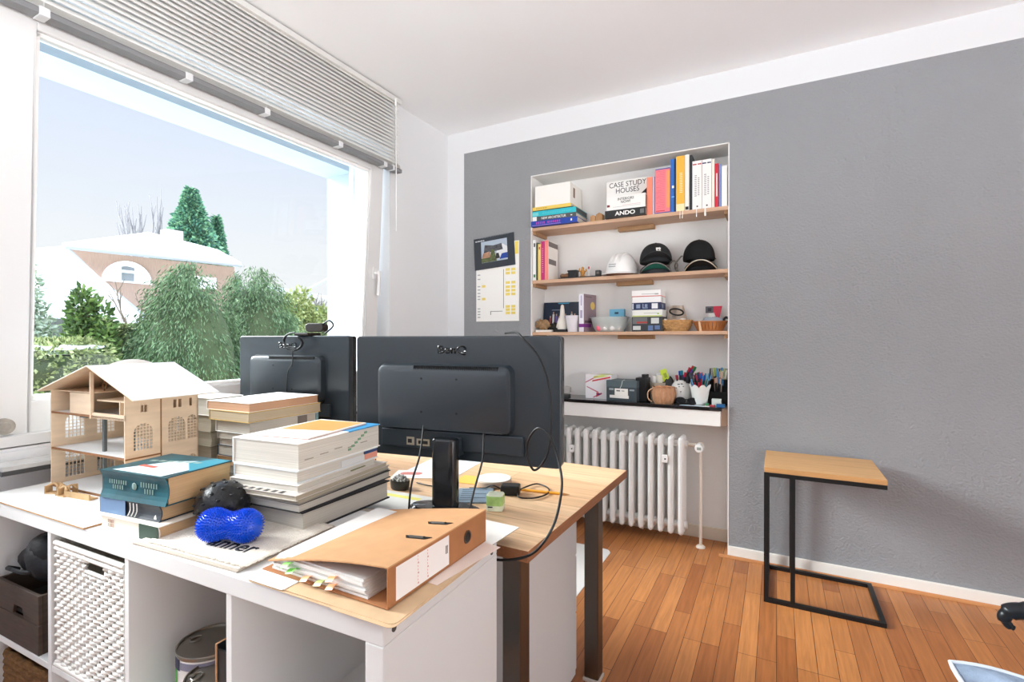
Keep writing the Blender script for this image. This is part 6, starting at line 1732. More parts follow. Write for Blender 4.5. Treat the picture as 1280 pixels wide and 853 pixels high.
# mesh pen organiser
MESHM = mat('organiser_black', (26, 27, 28), .5)
o = thing('pen_organiser', 'black wire-mesh pen organiser at the right end of the sill', 'pen organiser', (-0.357, 3.12, SZ))
b = MB()
def wire_rect(x0, x1, y, z0, z1):
    b.tube([(x0, y, z0), (x1, y, z0), (x1, y, z1), (x0, y, z1)], 0.003, n=6, closed=True)
w, d = 0.105, 0.10
for y, h in ((0.0, 0.075), (0.045, 0.145), (d, 0.205)):
    wire_rect(0, w, y, 0.003, h)
for x in (0.0, w * 0.5, w):
    b.tube([(x, 0, 0.075), (x, 0.045, 0.145), (x, d, 0.205)], 0.003, n=6); b.tube([(x, 0, 0.003), (x, d, 0.003)], 0.003, n=6)
b.build('wire_frame', MESHM, o, smooth=60)
b = MB()
for y, h in ((0.0, 0.075), (0.045, 0.145), (d, 0.205)):
    b.box((0.001, y - 0.0008, 0.003), (w - 0.001, y + 0.0008, h - 0.002)) if y < 0.09 else None
    for k in range(1, 20):
        b.box((w * k / 20 - 0.0006, y - 0.0008, 0.003), (w * k / 20 + 0.0006, y + 0.0008, h))
    for k in range(1, int(h / 0.006)):
        b.box((0, y - 0.0008, k * 0.006 - 0.0005), (w, y + 0.0008, k * 0.006 + 0.0005))
b.box((0, 0, 0.0), (w, d, 0.003))
b.build('mesh_panels', MESHM, o, weld=False)
# pens
def pen_proto(name, r, L, barrel, capc, cap_len, label, cat, group, loc, lean, az, end_r=None):
    M = Matrix.Rotation(az, 4, 'Z') @ Matrix.Rotation(lean, 4, 'Y')
    o = thing(name, label, cat, loc, group=group, rot=M.to_euler())
    b = MB(); b.cyl((0, 0, 0), (0, 0, L - cap_len), r, n=10); b.build('barrel', pm(barrel, .35), o, smooth=40)
    b = MB(); b.cyl((0, 0, L - cap_len), (0, 0, L), r * 1.12, end_r or r * 1.0, n=10); b.build('cap', pm(capc, .35), o, smooth=40)
    return o
CN = {(200, 36, 60): 'red', (28, 70, 160): 'blue', (30, 110, 60): 'green', (34, 130, 150): 'teal', (30, 32, 36): 'black', (150, 40, 60): 'dark red', (90, 60, 150): 'violet', (206, 120, 60): 'orange', (190, 206, 130): 'pale green', (226, 224, 210): 'white', (236, 200, 180): 'peach', (80, 150, 200): 'light blue', (60, 66, 80): 'slate'}
rp_ = random.Random(5)
def bunch(cx, cy, z0, spread, n, cols, L, r, group, where, leanmax, bias=(0, 0), name='marker_pen', cat='marker', cap=0.035):
    for k in range(n):
        a = 2.399963 * k; q = spread * math.sqrt((k + 0.5) / n)
        x, y = q * math.cos(a), q * math.sin(a)
        lean = leanmax * q / spread * rp_.uniform(0.7, 1.1)
        c1 = cols[k % len(cols)]
        # base point near the middle, heads spread outward
        lx, ly = lean * math.cos(a) + bias[0], lean * math.sin(a) + bias[1]
        ln, az = math.hypot(lx, ly), math.atan2(ly, lx)
        pen_proto(name, r, L * rp_.uniform(0.92, 1.04), cols[(k * 3 + 1) % len(cols)] if rp_.random() < .5 else (40, 42, 46), c1, cap, '%s-capped %s %s' % (CN[c1], cat, where), cat, group + ', ' + CN[c1], (cx + x * 0.45, cy + y * 0.45, z0), ln, az)
# thick marker bundle lying diagonally over the vase, heads up to the right
MK = [(28, 70, 160), (34, 130, 150), (200, 36, 60), (150, 40, 60), (30, 32, 36), (90, 60, 150), (30, 110, 60), (60, 66, 80)]
heads = [(-0.060, 0.055, 3), (-0.042, 0.080, 0), (-0.022, 0.056, 5), (-0.030, 0.083, 1), (-0.008, 0.072, 2), (0.008, 0.084, 4), (0.010, 0.052, 7), (0.030, 0.092, 5), (0.036, 0.112, 2), (0.050, 0.108, 6), (-0.012, 0.04, 4), (0.030, 0.066, 0), (0.018, 0.102, 3)]
for k, (hx_, hz_, ci) in enumerate(heads):
    p1 = Vector((-0.478 + hx_ * 0.95, 3.12 + 0.006 * (k % 3), SZ + 0.105 + hz_)); p0 = Vector((-0.512 + 0.006 * ((k % 4) - 1.5), 3.157 + 0.006 * (k % 3 - 1), SZ + 0.03))
    d = p1 - p0
    o = thing('marker_pen', '%s-ended marker in the bunch standing in the white vase' % CN[MK[ci]], 'marker', p0, group='markers in the white vase, ' + CN[MK[ci]], rot=d.to_track_quat('Z', 'Y').to_euler())
    L = d.length
    b = MB(); b.cyl((0, 0, 0), (0, 0, L - 0.02), 0.0062, n=10); b.build('barrel', pm((52, 54, 60), .4), o, smooth=40)
    b = MB(); b.cyl((0, 0, L - 0.02), (0, 0, L + 0.006), 0.0085, 0.008, n=12); b.build('cap', pm(MK[ci], .35), o, smooth=40)
bunch(-0.400, 3.085, SZ + 0.012, 0.036, 22, [(34, 130, 150), (30, 110, 60), (28, 70, 160), (200, 36, 60), (60, 66, 80), (80, 150, 200), (30, 32, 36), (150, 40, 60)], 0.172, 0.0042, 'fineliners in the petal planter', 'standing in the petal-rimmed planter', 0.30, (-0.03, 0.02), 'fineliner', 'fineliner', 0.03)
bunch(-0.400, 3.066, SZ + 0.012, 0.030, 7, [(200, 36, 60)], 0.118, 0.0045, 'short red pens in the petal planter', 'standing low in the petal-rimmed planter', 0.2, (0, 0), 'crayon', 'crayon', 0.02)
bunch(-0.302, 3.195, SZ + 0.006, 0.040, 16, [(190, 206, 130), (226, 224, 210), (236, 200, 180), (80, 150, 200)], 0.20, 0.0050, 'pens at the back of the mesh organiser', 'at the back of the mesh organiser', 0.12, (0, -0.03), 'ballpoint_pen', 'pen', 0.05)
bunch(-0.303, 3.145, SZ + 0.006, 0.036, 12, [(206, 120, 60), (236, 200, 180), (80, 150, 200)], 0.148, 0.0042, 'pencils in the middle of the mesh organiser', 'in the middle row of the mesh organiser', 0.10, (0, -0.03), 'colour_pencil', 'pencil', 0.03)
o = thing('paint_brush', 'thin brush leaning at the right end of the mesh organiser', 'brush', (-0.262, 3.16, SZ + 0.006), rot=(0, rad(5), 0)); b = MB(); b.cyl((0, 0, 0), (0.0, 0, 0.205), 0.003, n=8); b.build('handle', pm((120, 84, 60)), o); b = MB(); b.cyl((0, 0, 0.205), (0.002, 0, 0.235), 0.0042, 0.001, n=8); b.build('bristles', pm((60, 56, 52)), o)
# glasses
o = thing('sunglasses', 'black sunglasses lying before the petal planter', 'sunglasses', (-0.468, 3.045, SZ + 0.003), rad(-6))
b = MB()
for x in (-0.034, 0.034):
    b.tube([(x + 0.027 * math.cos(2 * PI * q / 20), 0.004 * math.cos(2 * PI * q / 20), 0.020 + 0.018 * math.sin(2 * PI * q / 20)) for q in range(20)], 0.0032, n=7, closed=True)
b.tube([(-0.009, 0, 0.026), (0, 0.001, 0.029), (0.009, 0, 0.026)], 0.0026, n=7)
for s in (-1, 1):
    b.tube([(s * 0.061, 0.0, 0.026), (s * 0.060, 0.06, 0.024), (s * 0.05, 0.10, 0.006)], 0.0026, n=7, smooth_steps=4)
b.build('frame', BLACK, o, smooth=60)
b = MB()
for x in (-0.034, 0.034):
    b.lathe([(0.0, 0.0), (0.026, 0.0), (0.026, 0.001), (0, 0.001)], 20, Matrix.Translation((x, 0.001, 0.020)) @ Matrix.Rotation(rad(90), 4, 'X') @ Matrix.Diagonal((1, 0.66, 1, 1)))
b.build('lenses', mat('lens_dark', (36, 38, 42), .1), o)
o = thing('paper_note', 'white paper strip at the front edge of the sill', 'paper', (-0.50, 3.005, SZ), rad(-3)); b = MB(); b.box((0, 0, 0), (0.13, 0.03, 0.001)); b.build('strip', mat('note_pale_blue', (196, 216, 226), .5), o)
for k, (x, y, w, d, h, c_, lb_, nm) in enumerate(((-0.330, 3.045, 0.05, 0.035, 0.042, (206, 214, 206), 'small pale green box before the mesh organiser', 'small_box'), (-0.338, 3.010, 0.028, 0.025, 0.010, (176, 60, 70), 'small red eraser at the sill edge', 'eraser'), (-0.302, 3.004, 0.045, 0.028, 0.018, (36, 96, 150), 'small blue box at the right front of the sill', 'small_box'), (-0.362, 3.03, 0.018, 0.018, 0.016, (60, 130, 90), 'small green sharpener beside the planter', 'sharpener'), (-0.372, 3.003, 0.036, 0.012, 0.004, (236, 234, 230), 'flat white card beside the red eraser', 'card'))):
    o = thing(nm, lb_, 'box' if 'box' in nm else nm, (x, y, SZ)); b = MB(); b.box((0, 0, 0), (w, d, h)); b.build('body', pm(c_, .45), o, bevel=0.002)
# ------------------------------------------------------------------ C-shaped side table
FRM = mat('black_steel_tube', (20, 21, 22), 0.45)
TOPM = plank_mat('oak_top', (208, 162, 110), (196, 150, 98), (190, 142, 92), 0.9, 0.2, 0.42, rot=0.0, grain=0.16)
st = thing('side_table', 'C-shaped side table with wooden top and black frame by the grey wall', 'side table', (-0.053, 2.586, 0))
TW, TD, tb = 0.463, 0.40, 0.0185
b = MB(); b.box((0, 0, 0.6025), (TW, TD, 0.6245)); b.build('top', TOPM, st, bevel=0.001)
b = MB()
b.box((0, 0, 0.602 - tb), (TW, tb, 0.602)); b.box((0, TD - tb, 0.602 - tb), (TW, TD, 0.602)); b.box((0, tb, 0.602 - tb), (tb, TD - tb, 0.602)); b.box((TW - tb, tb, 0.602 - tb), (TW, TD - tb, 0.602))
b.build('top_frame', FRM, st)
b = MB()
b.box((0, 0, 0), (TW, tb, tb)); b.box((0, TD - tb, 0), (TW, TD, tb)); b.box((0, tb, 0), (tb, TD - tb, tb)); b.box((TW - tb, tb, 0), (TW, TD - tb, tb))
b.build('base_frame', FRM, st)
for x, y in ((0, 0), (0, TD - tb), (0.108, 0.0), (0.111, TD - tb)):
    b = MB(); b.box((x, y, tb), (x + tb * (1 if x == 0 else 1.0), y + tb, 0.602 - tb)); b.build('upright', FRM, st)

# ------------------------------------------------------------------ chair at the right edge of the view
ch = thing('office_chair', 'black office chair with a faded blue denim cushion at the right edge', 'chair', (0.712, 1.248, 0), rad(90))
DEN = mat('faded_denim', (168, 188, 214), 0.85, var=0.80, scale=9, bump=0.4, bscale=350)
b = MB(); b.prism(rounded(-0.235, -0.23, 0.235, 0.23, 0.05, 5), 0.385, 0.44); b.build('seat', BLACK, ch, bevel=0.015, seg=3)
def cush(u, v):
    x, y = -0.27 + 0.54 * u, -0.25 + 0.59 * v
    e = min(u, 1 - u, v, 1 - v)
    return (x + 0.012 * math.sin(9 * v), y + 0.010 * math.sin(8 * u), 0.452 + 0.026 * min(1, e * 7) + 0.008 * math.sin(11 * u + 3 * v) * math.sin(9 * v))
b = MB(); b.sheet(cush, 24, 24, 0.012); cs = b.build('denim_cushion', DEN, ch, smooth=80); cs['label'] = 'faded blue denim cushion with a pale seam'
b = MB(); b.tube([cush(k / 24, 1.0) for k in range(25)] + [cush(1.0, 1 - k / 24) for k in range(1, 25)] + [cush(1 - k / 24, 0) for k in range(1, 25)] + [cush(0, k / 24) for k in range(1, 24)], 0.0055, n=7, closed=True); b.build('seam', mat('pale_seam', (214, 222, 232), .8), cs, smooth=60)
b = MB(); b.cyl((0, 0, 0.08), (0, 0, 0.385), 0.028, n=16); b.build('gas_column', BLACK, ch, smooth=40)
for k in range(5):
    a = 2 * PI * k / 5 + 0.3
    b = MB(); b.tube([(0.02 * math.cos(a), 0.02 * math.sin(a), 0.10), (0.27 * math.cos(a), 0.27 * math.sin(a), 0.065)], [0.024, 0.017], n=8); lg = b.build('leg', BLACK, ch, smooth=50)
    b = MB(); b.cyl((0.27 * math.cos(a) - 0.012, 0.27 * math.sin(a), 0.027), (0.27 * math.cos(a) + 0.012, 0.27 * math.sin(a), 0.027), 0.027, n=16); b.build('caster', BLACK, lg)
ARM = mat('arm_black', (24, 27, 30), 0.3)
for s in (-1, 1):
    b = MB()
    x = s * 0.285
    # pad swoops forward and hooks down at its tip
    px = (-0.02 if s < 0 else 0.02)
    P = [(x, -0.15, 0.600), (x, -0.02, 0.604), (x, 0.12, 0.606), (x, 0.20, 0.606), (x, 0.238, 0.600), (x, 0.252, 0.584), (x, 0.246, 0.568), (x, 0.236, 0.562)]
    b.tube(P, [0.021, 0.022, 0.022, 0.021, 0.018, 0.013, 0.009, 0.006], n=14, smooth_steps=6)
    am = b.build('armrest', ARM, ch, smooth=60)
    b = MB(); b.tube([(x, -0.05, 0.592), (x, -0.06, 0.50), (x - s * 0.06, -0.06, 0.41)], 0.014, n=10, smooth_steps=5); b.build('arm_post', BLACK, am, smooth=60)
b = MB(); b.sheet(lambda u, v: (0.25 - 0.04 * math.sin(PI * v) if False else -0.2 + 0.4 * u, -0.245 - 0.04 * v - 0.03 * math.sin(PI * u), 0.52 + 0.42 * v), 10, 10, 0.03); b.build('backrest', BLACK, ch, smooth=60)
b = MB(); b.tube([(0, -0.18, 0.40), (0, -0.27, 0.44), (0, -0.285, 0.60)], 0.016, n=10, smooth_steps=5); b.build('back_post', BLACK, ch, smooth=60)

# ------------------------------------------------------------------ plate on the window ledge behind the model house
pl = thing('white_plate', 'round white plate leaning on the window behind the model house roof', 'plate', (-2.115, 0.966, 0.8325), rot=(0, 0, 0))
Mpl = Matrix.Translation((0, 0, 0.157)) @ Matrix.Rotation(rad(-80), 4, 'Y')
b = MB(); b.lathe([(0.0, 0.0), (0.085, 0.0), (0.152, 0.012), (0.155, 0.015), (0.150, 0.017), (0.085, 0.006), (0.0, 0.005)], 48, Mpl); b.build('plate', mat('plate_white', (240, 238, 234), .25), pl, smooth=40)

# ------------------------------------------------------------------ garden and houses beyond the window
ng = np.random.default_rng(4)
def leaves(name, P, N, size, aspect, mats, parent, droop=None, jit=0.5):
    """leaf blades: P points, N outward directions; two triangles each, folded a little."""
    n = len(P)
    D = N + ng.normal(0, jit, (n, 3))
    if droop is not None:
        D = D * (1 - droop[1]) + np.array(droop[0]) * droop[1]
    D /= np.linalg.norm(D, axis=1)[:, None] + 1e-9
    Q = np.cross(D, ng.normal(0, 1, (n, 3))); Q /= np.linalg.norm(Q, axis=1)[:, None] + 1e-9
    L = size * ng.uniform(0.6, 1.35, n)[:, None]
    Wd = L * aspect
    Z = np.cross(D, Q)
    V = np.empty((n, 4, 3))
    V[:, 0] = P; V[:, 1] = P + D * L * 0.5 + Q * Wd * 0.5 + Z * Wd * 0.15; V[:, 2] = P + D * L; V[:, 3] = P + D * L * 0.5 - Q * Wd * 0.5 + Z * Wd * 0.15
    F = np.arange(n * 4).reshape(n, 4)
    idx = ng.integers(0, len(mats), n)
    return raw_mesh(name, V.reshape(-1, 3), F.tolist(), mats, parent, idx)
def gmat(k, c):
    return mat('leaf_' + k, c, 0.7, spec=0.2)
G1 = [gmat('h1', (112, 122, 74)), gmat('h2', (138, 146, 92)), gmat('h3', (88, 96, 60)), gmat('h4', (156, 160, 112))]
G2 = [gmat('c1', (76, 97, 62)), gmat('c2', (92, 114, 76)), gmat('c3', (56, 76, 50)), gmat('c4', (108, 128, 92))]
G3 = [gmat('s1', (72, 116, 96)), gmat('s2', (96, 142, 110)), gmat('s3', (56, 92, 80)), gmat('s4', (120, 160, 124))]
G4 = [gmat('p1', (76, 100, 50)), gmat('p2', (104, 126, 66)), gmat('p3', (56, 74, 40))]
G5 = [gmat('y1', (132, 142, 82)), gmat('y2', (152, 158, 106)), gmat('y3', (108, 120, 66))]
G6 = [gmat('g1', (160, 172, 150)), gmat('g2', (136, 150, 126)), gmat('g3', (180, 188, 168))]
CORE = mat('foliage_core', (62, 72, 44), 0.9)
BARK = mat('bark', (120, 106, 92), 0.9, var=0.3, scale=20)
SNOW = mat('snow', (246, 247, 250), 0.8)
GZ0 = -0.75
b = MB(); b.box((-60, -30, GZ0 - 0.2), (-2.75, 60, GZ0)); struct(b.build('ground', mat('snowy_lawn', (228, 232, 226), 0.9, var=0.25, scale=2)))

def hedge(label, x0, x1, y0, y1, zt, n, mats, size=0.06, snow=True, zb=GZ0):
    h = thing('hedge', label, 'hedge', ((x0 + x1) / 2, (y0 + y1) / 2, zb))
    dx, dy, H_ = (x1 - x0) / 2, (y1 - y0) / 2, zt - zb
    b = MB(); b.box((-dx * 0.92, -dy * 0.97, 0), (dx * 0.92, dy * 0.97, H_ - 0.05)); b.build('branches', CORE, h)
    P, N = [], []
    fx = ng.uniform(-dx, dx, n); fy = ng.uniform(-dy, dy, n); fz = ng.uniform(0.3 * H_, H_, n)
    side = ng.choice(4, n, p=[.5, .1, .1, .3])
    P = np.stack([fx, fy, fz], 1); N = np.zeros((n, 3))
    m = side == 0; P[m, 0] = dx * ng.normal(1, .03, m.sum()); N[m, 0] = 1
    m = side == 1; P[m, 1] = dy; N[m, 1] = 1
    m = side == 2; P[m, 1] = -dy; N[m, 1] = -1
    m = side == 3; P[m, 2] = H_; N[m, 2] = 1
    # lumpy surface, softened upper edges
    lump = 0.05 * np.sin(P[:, 1] * 5 + P[:, 2] * 4) + 0.04 * np.sin(P[:, 1] * 11 - P[:, 2] * 9)
    P += N * lump[:, None]
    leaves('foliage', P, N, size, 0.5, mats, h, jit=0.7)
    if snow:
        b = MB(); b.sheet(lambda u, v: (-dx * 0.75 + 1.5 * dx * u, -dy + 2 * dy * v, H_ + 0.045 + 0.02 * math.sin(7 * v * dy + 3 * u)), 6, 24, 0.03); b.build('snow_cap', SNOW, h, smooth=60)
    return h
hedge('clipped hedge with a snowy top, nearest beyond the left pane', -5.75, -4.95, -0.6, 2.14, 1.13, 22000, G1, 0.045)
hedge('long brown-green hedge running behind the weeping conifer', -8.55, -7.98, 3.3, 8.6, 1.41, 26000, G1, 0.055, snow=False)
hedge('far dark hedge at the right side of the window view', -13.0, -12.2, 9.0, 12.6, 2.03, 6000, G2, 0.11, snow=False)

def weeping(label, x, y, r, ry, zt, n, mats, zb=GZ0):
    h = thing('weeping_conifer', label, 'tree', (x, y, zb), group='weeping conifers beyond the window')
    H_ = zt - zb
    b = MB(); b.tube([(0, 0, 0), (0.02, 0.02, H_ * 0.5), (0, 0, H_ * 0.92)], [0.09, 0.07, 0.02], n=8); b.build('trunk', BARK, h)
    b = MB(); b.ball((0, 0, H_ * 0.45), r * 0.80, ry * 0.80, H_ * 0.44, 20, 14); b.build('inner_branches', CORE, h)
    # drooping sprays in upright lobes over the whole crown
    nl = 130
    m = n // nl
    P, N = [], []
    for k in range(nl):
        a = ng.uniform(0, 2 * PI); hh = ng.uniform(0.0, 1.0) ** 0.8
        z0 = H_ * (0.16 + 0.84 * hh)
        kk = math.sqrt(max(0.0, 1 - ((z0 / H_ - 0.40) / 0.60) ** 2)) if z0 / H_ > 0.40 else 1.0
        q = kk * ng.uniform(0.80, 1.08)
        cx_, cy_ = r * q * math.cos(a), ry * q * math.sin(a)
        t = ng.uniform(0, 1, m)
        wdt = 0.05 + 0.05 * t
        px = cx_ * (1 + 0.06 * t) + ng.normal(0, 1, m) * wdt; py = cy_ * (1 + 0.06 * t) + ng.normal(0, 1, m) * wdt
        pz = z0 - t * H_ * 0.26 + ng.normal(0, 0.02, m)
        P.append(np.stack([px, py, np.maximum(pz, 0.03)], 1)); N.append(np.stack([np.full(m, math.cos(a)), np.full(m, math.sin(a)), np.full(m, 0.1)], 1))
    leaves('foliage', np.concatenate(P), np.concatenate(N), 0.062, 0.20, mats, h, droop=((0, 0, -1), 0.62), jit=0.5)
    return h
weeping('broad weeping conifer, left of the two and nearest the model house roof', -6.9, 3.85, 0.72, 0.66, 2.24, 44000, G2)
weeping('broad weeping conifer, right of the two and nearest the left monitor', -7.2, 4.98, 0.75, 0.72, 2.36, 44000, G2)
def bushy(name, label, x, y, rx, ry, zt, n, mats, zb=GZ0, tiers=0, size=0.12, lumps=14, trunk=0.06, droop=None, asp=0.45):
    h = thing(name, label, 'tree' if zt - zb > 2.2 else 'shrub', (x, y, zb))
    H_ = zt - zb
    b = MB(); b.tube([(0, 0, 0), (0.02, -0.02, H_ * 0.5), (0, 0, H_ * 0.9)], [trunk, trunk * 0.7, trunk * 0.2], n=8); b.build('trunk', BARK, h)
    P, N = [], []
    m = n // lumps
    for k in range(lumps):
        hh = (k + 0.5) / lumps
        if tiers:
            z0 = H_ * (0.42 + 0.565 * hh); rr = (1 - hh) ** 1.0 + 0.02
            a = ng.uniform(0, 2 * PI, m); q = np.sqrt(ng.uniform(0.15, 1, m)) * (1 + 0.12 * np.sin(7 * a + 3 * k))
            px = rx * rr * q * np.cos(a); py = ry * rr * q * np.sin(a); pz = z0 - q * H_ / lumps * 1.1 + ng.normal(0, H_ / lumps * 0.3, m)
            N.append(np.stack([np.cos(a), np.sin(a), np.full(m, -0.15)], 1))
        else:
            a = ng.uniform(0, 2 * PI); c_ = np.array([rx * 0.6 * math.cos(a) * (1 - abs(hh - .4)), ry * 0.6 * math.sin(a) * (1 - abs(hh - .4)), H_ * (0.25 + 0.65 * hh)])
            d = ng.normal(0, 1, (m, 3)); d /= np.linalg.norm(d, axis=1)[:, None]
            R_ = np.array([rx * 0.5, ry * 0.5, H_ * 0.16]) * ng.uniform(0.8, 1.2)
            p = c_ + d * R_ * ng.uniform(0.75, 1.05, (m, 1)); px, py, pz = p[:, 0], p[:, 1], p[:, 2]
            N.append(d)
        P.append(np.stack([px, py, np.maximum(pz, 0.02)], 1))
    leaves('foliage', np.concatenate(P), np.concatenate(N), size, asp, mats, h, jit=0.5, droop=droop)
    return h
bushy('conical_pine', 'small dark rounded pine left of the weeping conifers', -7.4, 2.95, 0.32, 0.26, 1.80, 7000, G4, size=0.085, lumps=16)
bushy('grey_shrub', 'pale grey-green conifer cut off by the left window frame', -9.0, 2.78, 0.36, 0.38, 2.22, 5000, G6, size=0.085, lumps=16)
bushy('spruce', 'tall blue-green spruce rising behind the snowy roof', -24.0, 13.45, 2.15, 2.0, 8.35, 40000, G3, tiers=1, size=0.27, lumps=26, trunk=0.2)
bushy('spruce', 'smaller blue-green spruce right of the tall one', -26.0, 15.85, 1.05, 0.95, 7.85, 14000, G3, tiers=1, size=0.25, lumps=22, trunk=0.15)
bushy('yellow_shrub', 'yellow-green shrub beyond the left monitor webcam', -10.0, 7.95, 0.55, 0.55, 2.35, 6000, G5, size=0.11, lumps=18)
bushy('far_bush', 'small olive bush right of the yellow-green shrub', -10.2, 9.0, 0.5, 0.5, 2.0, 3000, G5, size=0.12, lumps=12)
def bare(label, x, y, zt, spread, nb, m, zb=GZ0, r0=0.08, up=0.9, depth=4, seed=1):
    t = thing('bare_tree', label, 'tree', (x, y, zb))
    rr = random.Random(seed)
    b = MB()
    def br(p, d, L, r, dep):
        q = p + d * L
        mid = p.lerp(q, 0.5) + Vector((rr.uniform(-.05, .05), rr.uniform(-.05, .05), 0)) * L
        b.tube([p, mid, q], [r, r * 0.85, r * 0.65], n=6)
        if dep == 0: return
        for k in range(nb if dep < depth else nb):
            a = rr.uniform(0, 2 * PI); s = spread * rr.uniform(0.6, 1.2)
            nd = (d + Vector((math.cos(a) * s, math.sin(a) * s, up * rr.uniform(0, .4)))).normalized()
            br(p.lerp(q, rr.uniform(0.55, 1.0)), nd, L * rr.uniform(0.55, 0.8), r * 0.6, dep - 1)
    H_ = zt - zb
    br(Vector((0, 0, 0)), Vector((0, 0, 1)), H_ * 0.38, r0, depth)
    b.build('branches', m, t, weld=False)
    return t
POP = mat('pale_twigs', (128, 124, 126), 0.9)
for k, (y, zt, sd) in enumerate(((12.9, 9.0, 3), (13.35, 10.0, 5), (13.85, 8.9, 8))):
    bare(['left of three bare poplars behind the snowy roof', 'tallest bare poplar, middle of three behind the roof', 'right of three bare poplars behind the snowy roof'][k], -28 + 0.4 * k, y, zt, 0.16, 3, POP, r0=0.12, up=1.2, depth=3, seed=sd)
bare('small bare brown tree before the arched window of the brick house', -10.0, 4.45, 2.75, 0.55, 3, BARK, r0=0.06, depth=4, seed=2)
bare('dark bare tree before the pergola at the right of the window view', -13.5, 11.6, 3.1, 0.6, 3, mat('dark_twigs', (96, 92, 88), 0.9), r0=0.10, depth=4, seed=7)
fe = thing('garden_fence', 'grey board fence behind the snowy clipped hedge', 'fence', (-9.7, 2.35, GZ0))
b = MB()
for k in range(16):
    b.box((-0.02, k * 0.09, 0), (0.02, k * 0.09 + 0.085, 2.28))
b.build('boards', mat('fence_grey', (118, 118, 112), 0.8, var=0.2, scale=10), fe)
b = MB(); b.box((0.02, 0, 0.3), (0.05, 1.45, 0.4)); b.box((0.02, 0, 1.9), (0.05, 1.45, 2.0)); b.build('rails', mat('fence_grey', (118, 118, 112)), fe)

# brick house with an arched window under a snowy roof
BRICK = plank_mat('brick_wall', (150, 108, 92), (134, 94, 80), (158, 134, 120), 0.24, 0.075, 0.85, grain=0.15, msize=0.12, off=0.5)
nt = BRICK.node_tree
for nd in nt.nodes:
    if nd.type == 'MAPPING' and abs(nd.inputs['Rotation'].default_value[2]) < 1e-6 and nd.inputs['Scale'].default_value[0] == 1.0:
        nd.inputs['Rotation'].default_value = (rad(90), 0, rad(90))
ho = thing('brick_house', 'brick house with snowy roof and arched attic window across the gardens', 'house', (-15.0, 0, GZ0))
zo = -GZ0
HW = mat('house_white', (240, 240, 240), 0.7)
b = MB()
Mh = frame((0, 0, 0), (0, 1, 0), (0, 0, 1))      # local x -> world y, y -> z, normal -> +x
b.prism([(5.48, 3.36 + zo), (6.05, 2.68 + zo), (6.9, 1.7 + zo), (9.7, 1.7 + zo), (9.7, 3.46 + zo)], -0.2, 0.0, Mh)
b.build('brick_gable', BRICK, ho)
b = MB(); b.box((-3.0, 5.6, 0), (-0.21, 9.7, 1.9 + zo)); b.build('white_wall', HW, ho)
b = MB()
V = [(0.25, 5.36, 3.46 + zo), (0.25, 9.75, 3.60 + zo), (-3.0, 11.0, 4.47 + zo), (-3.0, 8.75, 4.68 + zo)]
b._faces(V + [(v[0], v[1], v[2] - 0.12) for v in V], [(0, 1, 2, 3), (7, 6, 5, 4), (0, 4, 5, 1), (1, 5, 6, 2), (2, 6, 7, 3), (3, 7, 4, 0)]); b.build('roof', SNOW, ho)
b = MB()
V = [(0.22, 5.42, 3.40 + zo), (0.6, 7.0, 1.68 + zo), (0.6, 3.7, 1.6 + zo), (-0.8, 3.3, 2.9 + zo)]
b._faces(V + [(v[0] - 0.05, v[1], v[2] - 0.12) for v in V], [(0, 1, 2, 3), (7, 6, 5, 4), (0, 4, 5, 1), (1, 5, 6, 2), (2, 6, 7, 3), (3, 7, 4, 0)]); b.build('lower_roof', SNOW, ho)
b = MB(); b.tube([(0.27, 5.40, 3.38 + zo), (0.27, 9.75, 3.50 + zo)], 0.055, n=8); b.tube([(0.25, 5.45, 3.36 + zo), (0.30, 6.05, 2.70 + zo), (0.62, 7.0, 1.72 + zo)], 0.035, n=8); b.build('gutter', mat('gutter_grey', (150, 152, 156), .6), ho)
wc_y, wc_z, wr = 6.78, 2.68 + zo, 0.56
b = MB()
arc = [(wc_y + wr * math.cos(PI * k / 18), wc_z + wr * math.sin(PI * k / 18)) for k in range(19)]
ins = [(wc_y + (wr - 0.13) * math.cos(PI * k / 18), wc_z + (wr - 0.13) * math.sin(PI * k / 18)) for k in range(19)]
for k in range(18):
    b.prism([arc[k], arc[k + 1], ins[k + 1], ins[k]], 0.0, 0.08, Mh)
b.box((0, wc_y - 0.20, wc_z), (0.09, wc_y - 0.16, wc_z + wr * 0.93)); b.box((0, wc_y + 0.16, wc_z), (0.09, wc_y + 0.20, wc_z + wr * 0.93)); b.box((0, wc_y - 0.18, wc_z + 0.26), (0.09, wc_y + 0.18, wc_z + 0.30))
wf = b.build('arched_window', HW, ho)
b = MB(); b.prism(list(ins), 0.005, 0.02, Mh); b.build('pane', mat('house_pane', (206, 216, 222), .2), wf)
b = MB(); b.prism([(wc_y - 0.16, wc_z + 0.33), (wc_y + 0.16, wc_z + 0.33), (wc_y + 0.16, wc_z + 0.45), (wc_y - 0.16, wc_z + 0.45)], 0.02, 0.03, Mh); b.prism([(wc_y - 0.15, wc_z + 0.05), (wc_y + 0.15, wc_z + 0.05), (wc_y + 0.15, wc_z + 0.25), (wc_y - 0.15, wc_z + 0.25)], 0.02, 0.03, Mh); b.build('pane', mat('house_pane_dark', (120, 126, 130), .2), wf)
b = MB(); b.box((0.0, 8.5, 2.7 + zo), (0.06, 9.1, 3.05 + zo)); b.build('window', HW, ho)
b = MB(); b.box((-2.8, 9.0, 4.3 + zo), (-2.4, 9.5, 4.78 + zo)); b.build('chimney', mat('chimney_grey', (150, 140, 138), .8), ho)
